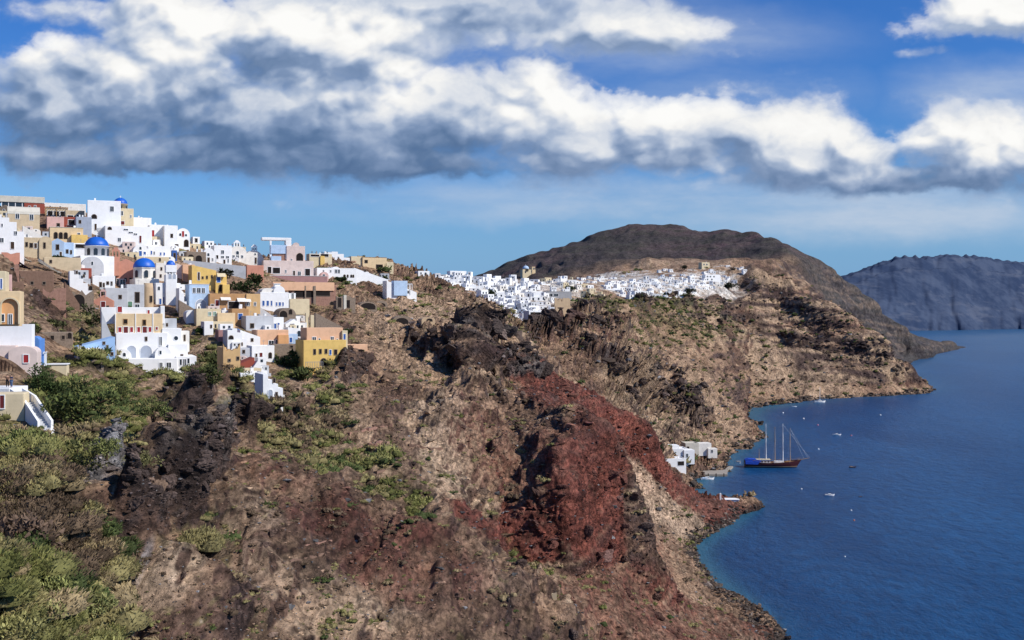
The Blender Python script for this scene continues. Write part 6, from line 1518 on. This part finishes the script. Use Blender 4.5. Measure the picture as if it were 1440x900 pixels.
for k_, (mi, fx) in enumerate(((3, 4.4), (4, 3.4), (4, 1.2))):
    X = (MASTS[mi][0]-1087)*m2; Zt = HC-(MASTS[mi][1]-HY)/F*y
    bm = bmesh.new(); tube(bm, [(X, 0, Zt*.97), (LS_/2+fx, 0, 5.1+.2*fx)], .05, 4); part('forestay', bm, 'rope', ship)
for sy in (-1, 1):
    bm = bmesh.new()
    pts_ = []
    for i in range(20):
        t = .05+.93*i/19; b = 7.6/2*((.62+.38*min(1, t*3.2)) if t < .32 else (1-max(0, (t-.5)/.5)**2.3)); pts_.append((-LS_/2+LS_*t, sy*max(b, .1)*.97, 3.9+1.3*(2*abs(t-.42))**2.2))
    tube(bm, pts_, .05, 4)
    for p in pts_[::2]: bx(bm, p[0]-.04, p[0]+.04, p[1]-.04, p[1]+.04, p[2]-.95, p[2])
    part('railing', bm, 'spar', ship)
bm = bmesh.new(); bx(bm, -20.5, -16.4, -.5, .5, 2.2, 2.4, .05); part('gangway', bm, 'white', ship); bm = bmesh.new(); bx(bm, -21.2, -18.6, -.8, .8, 2.9, 3.5, .2); part('tender', bm, 'grey', ship)
def small_boat(name, label, px, py, Lpx, yaw, hullmat='white', cabin=True, cat='boat', mast=0, tarp=None):
    x, y = sea_xy(px, py); L = Lpx*y/F
    r = empty(name, (x, y, 0), yaw); tag(r, label, cat, None, 'thing')
    bm, _ = hull_mesh(L, L*.32, L*.11, fore=L*.08, sheer=L*.05, draft=L*.05, n=14); part('hull', bm, hullmat, r)
    bm = bmesh.new(); prism(bm, [(-L*.46, -L*.13), (L*.15, -L*.145), (L*.44, 0), (L*.15, L*.145), (-L*.46, L*.13)], L*.085, L*.095)
    bmesh.ops.rotate(bm, verts=bm.verts[:], cent=(0, 0, 0), matrix=Matrix.Identity(3)); bm.clear()
    v = [bm.verts.new(q) for q in ((-L*.46, -L*.09, L*.09), (L*.1, -L*.14, L*.09), (L*.44, 0, L*.11), (L*.1, L*.14, L*.09), (-L*.46, L*.09, L*.09))]; bm.faces.new(v); part('deck', bm, 'tanwood' if hullmat != 'white' else 'warmwhite', r)
    if cabin:
        bm = bmesh.new(); bx(bm, -L*.18, L*.12, -L*.09, L*.09, L*.085, L*.2, L*.02); cb = part('cabin', bm, 'white', r); bm = bmesh.new(); bx(bm, -L*.15, L*.09, -L*.094, -L*.085, L*.13, L*.175); part('window', bm, 'glass', cb)
    if tarp: bm = bmesh.new(); bx(bm, -L*.4, -L*.02, -L*.11, L*.11, L*.09, L*.16, L*.03); part('tarpaulin', bm, tarp, r)
    if mast: bm = bmesh.new(); tube(bm, [(0, 0, L*.1), (0, 0, mast*y/F)], L*.012+.05, 6); part('mast', bm, 'white', r)
    return r
small_boat('sailing_yacht', 'white yacht with mast anchored under the far headland', 1153, 566, 17, 8, mast=22, cat='yacht')
small_boat('motor_boat', 'white motor boat with low cabin right of the sailing ship masts', 1177, 612, 12, -4)
small_boat('rowing_boat', 'dark brown open boat moored right of the ship bow', 1199, 657.5, 10, 2, 'wood', cabin=False, tarp='tanwood')
small_boat('motor_boat', 'long white motor boat in open water below the ship', 1167, 697, 14, 3, cabin=True)
small_boat('rowing_boat', 'small white open boat near the shore left of the yacht', 1117, 572, 7, 5, 'white', cabin=False)
small_boat('fishing_boat', 'white fishing boat moored in front of the pier', 995, 674.5, 20, 6, 'white', cabin=True, tarp='lightblue')
small_boat('dinghy', 'tiny dark dinghy at the right of the lower motor boat', 1210, 699, 6, 20, 'wood', cabin=False)
MT['buoypink'] = paint('pink_buoy', (.7, .25, .30), rough=.5); MT['buoyorange'] = paint('orange_buoy', (.75, .22, .06), rough=.5)
for px, py, mt, lab in ((1150,598,'buoypink','pink mooring buoy above the ship masts'),(1197,613,'buoypink','pink mooring buoy right of the white motor boat'),(1201,732,'buoyorange','orange mooring buoy in the lower open water'),
        (1101,581,'white','white mooring buoy near the pebbly shore'),(1130,589,'white','white mooring buoy below the white yacht'),(1151,632,'white','white mooring buoy in line with the ship bow stays'),(1127,688,'white','white mooring buoy left of the lower motor boat'),(1197,718,'white','white mooring buoy just above the orange one'),(1188,783,'white','lowest white mooring buoy alone in open water'),(1238,584,'white','white mooring buoy farthest out under the headland')):
    x, y = sea_xy(px, py); r_ = 1.3*y/F; b = empty('mooring_buoy', (x, y, 0)); tag(b, lab, 'buoy', 'mooring buoys in the bay', 'thing')
    bm = bmesh.new(); lathe(bm, [(0, -r_*.6), (r_*.7, -r_*.45), (r_, .1*r_), (r_*.8, r_*.7), (.3*r_, r_)], 10); part('float', bm, mt, b, smooth=True); bm = bmesh.new(); lathe(bm, [(r_*.12, r_*.9), (r_*.12, r_*1.5), (r_*.25, r_*1.6), (0, r_*1.7)], 6); part('mooring_ring', bm, 'grey', b)
# ------------------------------------------------------------------ people
SKIN = paint('skin', (.48, .29, .20), rough=.6, var=.04); HAIR = paint('dark_hair', (.03, .02, .015), rough=.7)
CLOTH = {n: paint(n+'_cloth', c_, rough=.9, var=.08, sc=4) for n, c_ in {'dark': (.025,.025,.03), 'navy': (.03,.05,.12), 'red': (.35,.05,.05), 'pale': (.65,.63,.6), 'brown': (.16,.09,.06), 'denim': (.10,.15,.26), 'khaki': (.30,.25,.17)}.items()}
def skin_mesh(name, verts, edges, radii, sub=1, root=0):
    me = bpy.data.meshes.new(name); me.from_pydata(verts, edges, []); o = bpy.data.objects.new(name, me); COL.objects.link(o)
    md = o.modifiers.new('skin', 'SKIN'); md.use_smooth_shade = True; md.branch_smoothing = .5
    for i, r in enumerate(radii):
        sv = me.skin_vertices[0].data[i]; sv.radius = r if isinstance(r, tuple) else (r, r)
        sv.use_root = (i == root)
    if sub: s2 = o.modifiers.new('sub', 'SUBSURF'); s2.levels = s2.render_levels = sub
    dg_ = bpy.context.evaluated_depsgraph_get(); m2_ = bpy.data.meshes.new_from_object(o.evaluated_get(dg_))
    bpy.data.objects.remove(o); bpy.data.meshes.remove(me); m2_.name = name
    for p in m2_.polygons: p.use_smooth = True
    return m2_
def body(pose):
    """one continuous figure 1.72 m tall, facing -y; pose gives arm and leg offsets"""
    st_, arm, tw = pose
    v = [(0,0,.93),(0,.0,1.08),(0,.01,1.25),(0,.01,1.42),(0,0,1.50),(0,-.01,1.57),(0,-.02,1.66),
         (-.10,0,.90),(-.105,-.02-st_*.06,.50),(-.11,.03+st_*.10,.09),(-.11,-.10+st_*.10,.04),
         (.10,0,.90),(.105,-.02+st_*.09,.50),(.11,.03-st_*.10,.09),(.11,-.10-st_*.10,.04),
         (-.19,.01,1.40),(-.24,.03,1.14),(-.23-.02*arm,-.05-.12*arm,.93+.12*arm),(-.22-.0*arm,-.09-.16*arm,.84+.20*arm),
         (.19,.01,1.40),(.24,.03,1.14),(.23-.05*tw,-.05-.16*tw,.93+.18*tw),(.21-.10*tw,-.09-.22*tw,.84+.32*tw)]
    e = [(0,1),(1,2),(2,3),(3,4),(4,5),(5,6),(0,7),(7,8),(8,9),(9,10),(0,11),(11,12),(12,13),(13,14),(3,15),(15,16),(16,17),(17,18),(3,19),(19,20),(20,21),(21,22)]
    r = [(.15,.11),(.135,.10),(.16,.11),(.13,.09),.055,(.085,.095),(.07,.085),.088,.062,.045,(.05,.03),.088,.062,.045,(.05,.03),.058,.046,.038,.034,.058,.046,.038,.034]
    return v, e, r
def figure_meshes(pose):
    v, e, r = body(pose)
    sk = skin_mesh('person_body', v, e, r)
    up = lambda q: tuple(x*1.16+.006 for x in q) if isinstance(q, tuple) else q*1.16+.008
    iv = [0,1,2,3,15,16,19,20]; mp_ = {a: b for b, a in enumerate(iv)}
    shirt = skin_mesh('shirt', [v[i] for i in iv], [(mp_[a], mp_[b]) for a, b in e if a in mp_ and b in mp_], [up(r[i]) for i in iv])
    iv = [0,7,8,9,11,12,13]; mp2 = {a: b for b, a in enumerate(iv)}
    tr_ = skin_mesh('trousers', [v[i] for i in iv], [(mp2[a], mp2[b]) for a, b in e if a in mp2 and b in mp2], [up(r[i]) for i in iv])
    hv = [(0,.015,1.60),(0,.01,1.68),(0,-.01,1.735)]; hr = skin_mesh('hair', hv, [(0,1),(1,2)], [(.085,.085),(.088,.09),(.05,.06)])
    fc = []
    bm = bmesh.new()
    for s_ in (-1, 1):                                         # ears
        lathe(bm, [(0, -.03), (.018, -.01), (.016, .02), (0, .035)], 6, (s_*.088, 0, 1.60))
    lathe(bm, [(0, 1.575), (.018, 1.58), (.012, 1.615), (0, 1.63)], 6, (0, -.115, 0))            # nose
    me = bpy.data.meshes.new('face'); bm.to_mesh(me); bm.free()
    bm = bmesh.new()
    for s_ in (-1, 1): bx(bm, s_*.036-.013, s_*.036+.013, -.112, -.098, 1.618, 1.630)
    bx(bm, -.024, .024, -.112, -.098, 1.545, 1.553)
    ey = bpy.data.meshes.new('features'); bm.to_mesh(ey); bm.free()
    bm = bmesh.new()
    for hi, s_ in ((18, -1), (22, 1)):                          # five fingers on each hand
        hx, hy, hz = v[hi]
        for f_ in range(4): tube(bm, [(hx+s_*.0, hy-.024+.016*f_, hz-.01), (hx-s_*.004, hy-.028+.017*f_, hz-.062-.008*(f_ in (1, 2))), (hx-s_*.016, hy-.03+.017*f_, hz-.092-.010*(f_ in (1, 2)))], .0085, 5, .006)
        tube(bm, [(hx, hy-.022, hz+.012), (hx-s_*.006, hy-.052, hz-.022), (hx-s_*.008, hy-.060, hz-.05)], .010, 5, .007)
    fg = bpy.data.meshes.new('fingers'); bm.to_mesh(fg); bm.free()
    return dict(person_body=(sk, SKIN), shirt=(shirt, None), trousers=(tr_, None), hair=(hr, HAIR), face=(me, SKIN), features=(ey, HAIR), fingers=(fg, SKIN))
FIG = [figure_meshes(p) for p in ((0, 0, 0), (.6, .2, 1), (1, 1, .3), (.2, .9, 1))]
for fm in FIG:                                                   # body, face and hands become one mesh
    bm = bmesh.new()
    for k_ in ('person_body', 'face', 'fingers'): bm.from_mesh(fm[k_][0])
    bm.to_mesh(fm['person_body'][0]); bm.free()
    for p in fm['person_body'][0].polygons: p.use_smooth = True
def person(p, yaw, label, shirt, trous, fig=0, group=None, scale=1.0):
    r = empty('person', p, yaw); r.scale = (scale,)*3; tag(r, label, 'person', group, 'thing')
    f_ = FIG[fig]
    for nm, mt in (('person_body', SKIN), ('shirt', CLOTH[shirt]), ('trousers', CLOTH[trous]), ('hair', HAIR), ('features', HAIR)):
        me = f_[nm][0]
        if not me.materials: me.materials.append(mt)
        o = bpy.data.objects.new('body' if nm == 'person_body' else nm, me); COL.objects.link(o); o.parent = r
        o.material_slots[0].link = 'OBJECT'; o.material_slots[0].material = mt
    return r
loc_, base_ = STAIR
zl = (W(18, 545, 141)).z
person((W(7.5, 545, 141).x, 141.6, zl), 20, 'person in brown top and dark trousers standing nearest the wall on the white stair', 'brown', 'dark', 0)
person((W(15, 546, 141).x, 141.2, zl), -30, 'person in pale shirt and denim on the white stair landing', 'navy', 'denim', 3)
rp = random.Random(5)
c = TERR; tx, ty = c['root'].location.x, c['root'].location.y
for i in range(34):
    px = rp.choice([rp.uniform(258, 278), rp.uniform(282, 313), rp.uniform(282, 313), rp.uniform(320, 344)])
    a = math.radians(16); lx = (px-c['cx'])*c['k']; ly = rp.uniform(.5, 5)
    wx_ = tx+lx*math.cos(a)-ly*math.sin(a); wy_ = ty+lx*math.sin(a)+ly*math.cos(a)
    person((wx_, wy_, c['root'].location.z+c['h']), rp.uniform(0, 360), 'visitor standing in the crowd on the viewing terrace', rp.choice(['dark','dark','navy','red','brown','pale','denim']), rp.choice(['dark','denim','khaki','dark']), rp.randrange(4), 'visitors crowded on the viewing terrace', rp.uniform(.95, 1.12))
for i, px in enumerate((438, 444, 452, 459)):
    c2 = bpy.data.objects.get('hilltop_terrace_house'); q = c2.location
    person((q.x+(px-451)*q.y/F, q.y+1.5+(i % 2), q.z+5.8*q.y/585), 40*i, 'visitor on the roof of the beige hilltop terrace house', 'dark', 'dark', i % 4, 'visitors on the hilltop roof')

# ------------------------------------------------------------------ single bushes and small trees one can tell apart
def bush(name, label, px, py, r_px, cat='bush', tall=1.0, col_=(.05,.07,.022), n=900, fine=.13, trunk=False, group=None, dmin=60):
    p = hit(px, py, dmin); d = p.y; r = r_px*d/F
    rs = np.random.default_rng(int(px*13+py)); root = empty(name, p); tag(root, label, cat, group, 'thing')
    V, Q, K = [], [], []
    nl = 9; lob = rs.normal(size=(nl, 3))*np.array([.42, .42, .30])*r; lob[:, 2] = np.abs(lob[:, 2])*tall+r*(.75*tall if trunk else .35*tall); lr = rs.uniform(.28, .55, nl)*r
    for i in range(n):
        j = rs.integers(0, nl); dv = rs.normal(size=3); dv /= np.linalg.norm(dv); q = lob[j]+dv*lr[j]*rs.uniform(.55, 1.06)*np.array([1, 1, tall])
        if q[2] < -.15*r: continue
        ax = dv*.6+rs.normal(size=3)*.5+np.array([0, 0, .35]); ax /= np.linalg.norm(ax); sd = np.cross(ax, rs.normal(size=3)); sd /= np.linalg.norm(sd)+1e-6
        L = fine*r*rs.uniform(.6, 1.4); b = len(V); V += [q-sd*L*.35, q+sd*L*.35, q+ax*L+sd*L*.12, q+ax*L-sd*L*.12]; Q.append([b, b+1, b+2, b+3])
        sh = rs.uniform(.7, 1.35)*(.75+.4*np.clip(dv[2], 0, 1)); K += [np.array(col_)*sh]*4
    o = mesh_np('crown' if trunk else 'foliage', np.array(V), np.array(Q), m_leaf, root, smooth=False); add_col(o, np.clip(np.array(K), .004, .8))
    bm = bmesh.new()
    for i in range(4):
        t_ = lob[i]; tube(bm, [(0, 0, -.5), (t_[0]*.2, t_[1]*.2, t_[2]*.45), tuple(t_)], .05*r, 6, .015*r)
    part('trunk' if trunk else 'stem', bm, 'wood', root)
    return root
for i_, (px, py, r_, tl, cc__) in enumerate(((30,850,60,.6,(.24,.25,.085)),(95,872,55,.55,(.27,.265,.10)),(140,893,36,.6,(.22,.235,.085)),(20,900,60,.5,(.28,.26,.10)),(62,815,40,.6,(.22,.23,.08)),(20,640,45,.7,(.17,.185,.06)),(60,672,38,.6,(.21,.20,.08)),(95,635,30,.6,(.20,.195,.075)),(15,690,40,.6,(.23,.215,.09)),(150,640,30,.7,(.17,.18,.06)),(190,655,26,.6,(.19,.18,.075)),(215,590,30,.7,(.12,.135,.045)),(170,560,26,.8,(.10,.12,.04)))):
    bush('bush', ['large pale green broom bush at the crown of the nearest mound','yellow green broom bush low on the right flank of the nearest mound','small broom bush at the tip of the nearest mound','straw green broom bush at the very bottom left corner','green broom bush on the rear rim of the nearest mound','olive bush on the green bank under the cream lower house','yellowish bush lower on the green bank','olive bush below the foot of the white stair','straw coloured bush at the left edge between green bank and brown bush','round olive bush on the bank above the black outcrop','yellowish bush beside the black outcrop top','dark olive bush on the slope below the pool house','dark green bush just under the black cave arch'][i_], px, py, r_, 'bush', tl, cc__, 3200 if r_ > 34 else 1500, .075, False)
for a in (('bush','tall dark green oleander bush beside the white stair',58,556,24,1.5,(.05,.075,.022)),('bush','large round olive green bush below the cream terrace wall',115,590,42,.9,(.10,.12,.038)),('bush','dark green bush between stair and terrace wall',84,565,26,1.0,(.055,.075,.025)),
          ('bush','broad yellow green bush on the bank right of the stair foot',110,660,40,.7,(.16,.155,.055)),('bush','brown dry bush at the left edge below the green bank',20,775,60,.7,(.15,.10,.07)),('bush','brown dry bush above the nearest green mound',60,740,30,.8,(.13,.09,.06)),
          ('bush','bright green round bush under the narrow white house',283,470,9,.9,(.05,.085,.02)),('bush','dark green bush bed before the tan cottage',58,356,8,.7,(.03,.05,.015)),('bush','dark green bush under the blue gabled house',84,368,12,.6,(.022,.035,.013)),
          ('bush','large dark bush in the gully left of the captain house',125,460,24,.8,(.04,.05,.018)),('bush','olive bush on the gully floor below the ruined chapel',72,462,16,.8,(.07,.075,.03)),('bush','small olive bush on the gully side by the yellow arch house',45,470,14,.9,(.06,.07,.025)),
          ('bush','dark green bush mass below the salmon wall',345,412,16,.9,(.028,.04,.014)),('bush','green bush hanging below the barrel vaulted chapel',362,400,13,.9,(.035,.05,.018)),('bush','dark bush at the foot of the viewing terrace ruin',318,392,12,.9,(.02,.025,.012)),
          ('tree','dark green tree right of the grotto vault',425,446,11,1.1,(.035,.05,.018)),('tree','green tree beside the yellow house upper storey',488,474,8,1.0,(.04,.065,.02)),('bush','dark green bush on the bank left of the yellow house',405,516,20,.8,(.04,.06,.02)),('bush','green bush below the yellow house railing',425,535,20,.7,(.07,.085,.03)),
          ('bush','dark bush on the edge of the white cave row',480,396,9,.7,(.03,.045,.015)),('bush','green bush on the bank under the captain house terrace',290,540,26,.9,(.075,.085,.03)),('bush','olive bush right of the captain house corner',305,520,20,1.0,(.07,.08,.028)),
          ('tree','round dark green tree among the white houses above the quarry face',692,419,7,1.0,(.03,.045,.018)),('tree','dark tree at the edge of the distant terrace restaurant',774,452,6,.9,(.03,.04,.018)),('tree','low green tree behind the dark roof cafe',801,410,7,.8,(.04,.055,.02)),
          ('tree','dark tree at the lower edge of the bright fan',968,414,7,.8,(.025,.032,.018)),('tree','dark tree cluster right of the long white hotel',1024,408,9,.7,(.025,.03,.016)),('tree','small dark tree on the crest by the beige hotel',963,380,5,.9,(.03,.035,.02)),
          ('tree','green harbour tree behind the white boathouse',928,640,7,1.3,(.03,.05,.018)),('tree','small green tree beside the harbour warehouse',968,650,6,1.1,(.04,.055,.02)),('bush','green bush above the pebbly shore bend',1042,566,6,.9,(.05,.07,.025))):
    nm, lab, px, py, rp_, tl, cc__ = a
    bush(nm, lab, px, py, rp_, nm, tl, cc__, 1500 if rp_ > 20 else 500, .11 if rp_ > 20 else .2, nm == 'tree', dmin=60 if px < 600 else 560)

# ------------------------------------------------------------------ dry stone terraces and paths crossing the slope
def slope_wall(label, pts_, h=.9, t=.7, mat='ruin', name='terrace_wall'):
    P = []
    for (a, b) in zip(pts_[:-1], pts_[1:]):
        n = max(2, int(math.hypot(b[0]-a[0], b[1]-a[1])/4))
        for i in range(n):
            p = hit(a[0]+(b[0]-a[0])*i/n, a[1]+(b[1]-a[1])*i/n, 60)
            if p is not None and (not P or abs(p.y-P[-1].y) < 12): P.append(p)
    if len(P) < 3: return
    o = P[0].copy(); root = empty(name, o); tag(root, label, 'wall', None, 'thing'); bm = bmesh.new(); prev = None; rw = random.Random(len(P))
    for i, p in enumerate(P):
        q = p-o; dv = (P[min(i+1, len(P)-1)]-P[max(i-1, 0)]); nn = Vector((-dv.y, dv.x, 0)); nn = nn.normalized()*t*.5 if nn.length > 0 else Vector((t*.5, 0, 0))
        hh = h*rw.uniform(.6, 1.25)
        r = [bm.verts.new(v) for v in (q-nn-Vector((0, 0, 1.2)), q-nn+Vector((0, 0, hh)), q+nn+Vector((0, 0, hh*rw.uniform(.85, 1.1))), q+nn-Vector((0, 0, 1.2)))]
        if prev:
            for k_ in range(4): bm.faces.new((prev[k_], prev[(k_+1) % 4], r[(k_+1) % 4], r[k_]))
        else: bm.faces.new(r)
        prev = r
    bm.faces.new(prev[::-1]); bmesh.ops.recalc_face_normals(bm, faces=bm.faces[:]); part('stonework', bm, mat, root)
for lab, pts_, hh, mt in (('rusty ledge wall across the lower middle slope', [(352,778),(400,772),(440,768),(468,764)], .45, 'ruinpink'),('broken brown wall just below the rusty ledge', [(405,795),(440,788),(475,778)], .6, 'ruin'),
   ('thin terrace wall under the yellow house bank', [(490,612),(530,604),(556,600)], .7, 'ruinpink'),('second terrace wall lower on the same bank', [(485,640),(520,628),(560,622)], .7, 'ruinpink'),('third terrace wall beside the dark gully', [(528,668),(560,662),(588,664)], .6, 'ruin'),
   ('stone path edge below the dark crag', [(600,566),(640,562),(690,556),(716,548)], .7, 'stone'),('low wall along the foot of the red headland', [(770,838),(810,842),(850,842)], .7, 'tan'),('short dark wall in the bare middle slope', [(575,628),(610,634),(640,632)], .6, 'ruin'),
   ('winding stair wall dropping below the lowest white house', [(398,560),(390,580),(376,600),(372,612)], 1.0, 'palerock')):
    slope_wall(lab, pts_, hh, .7, mt)
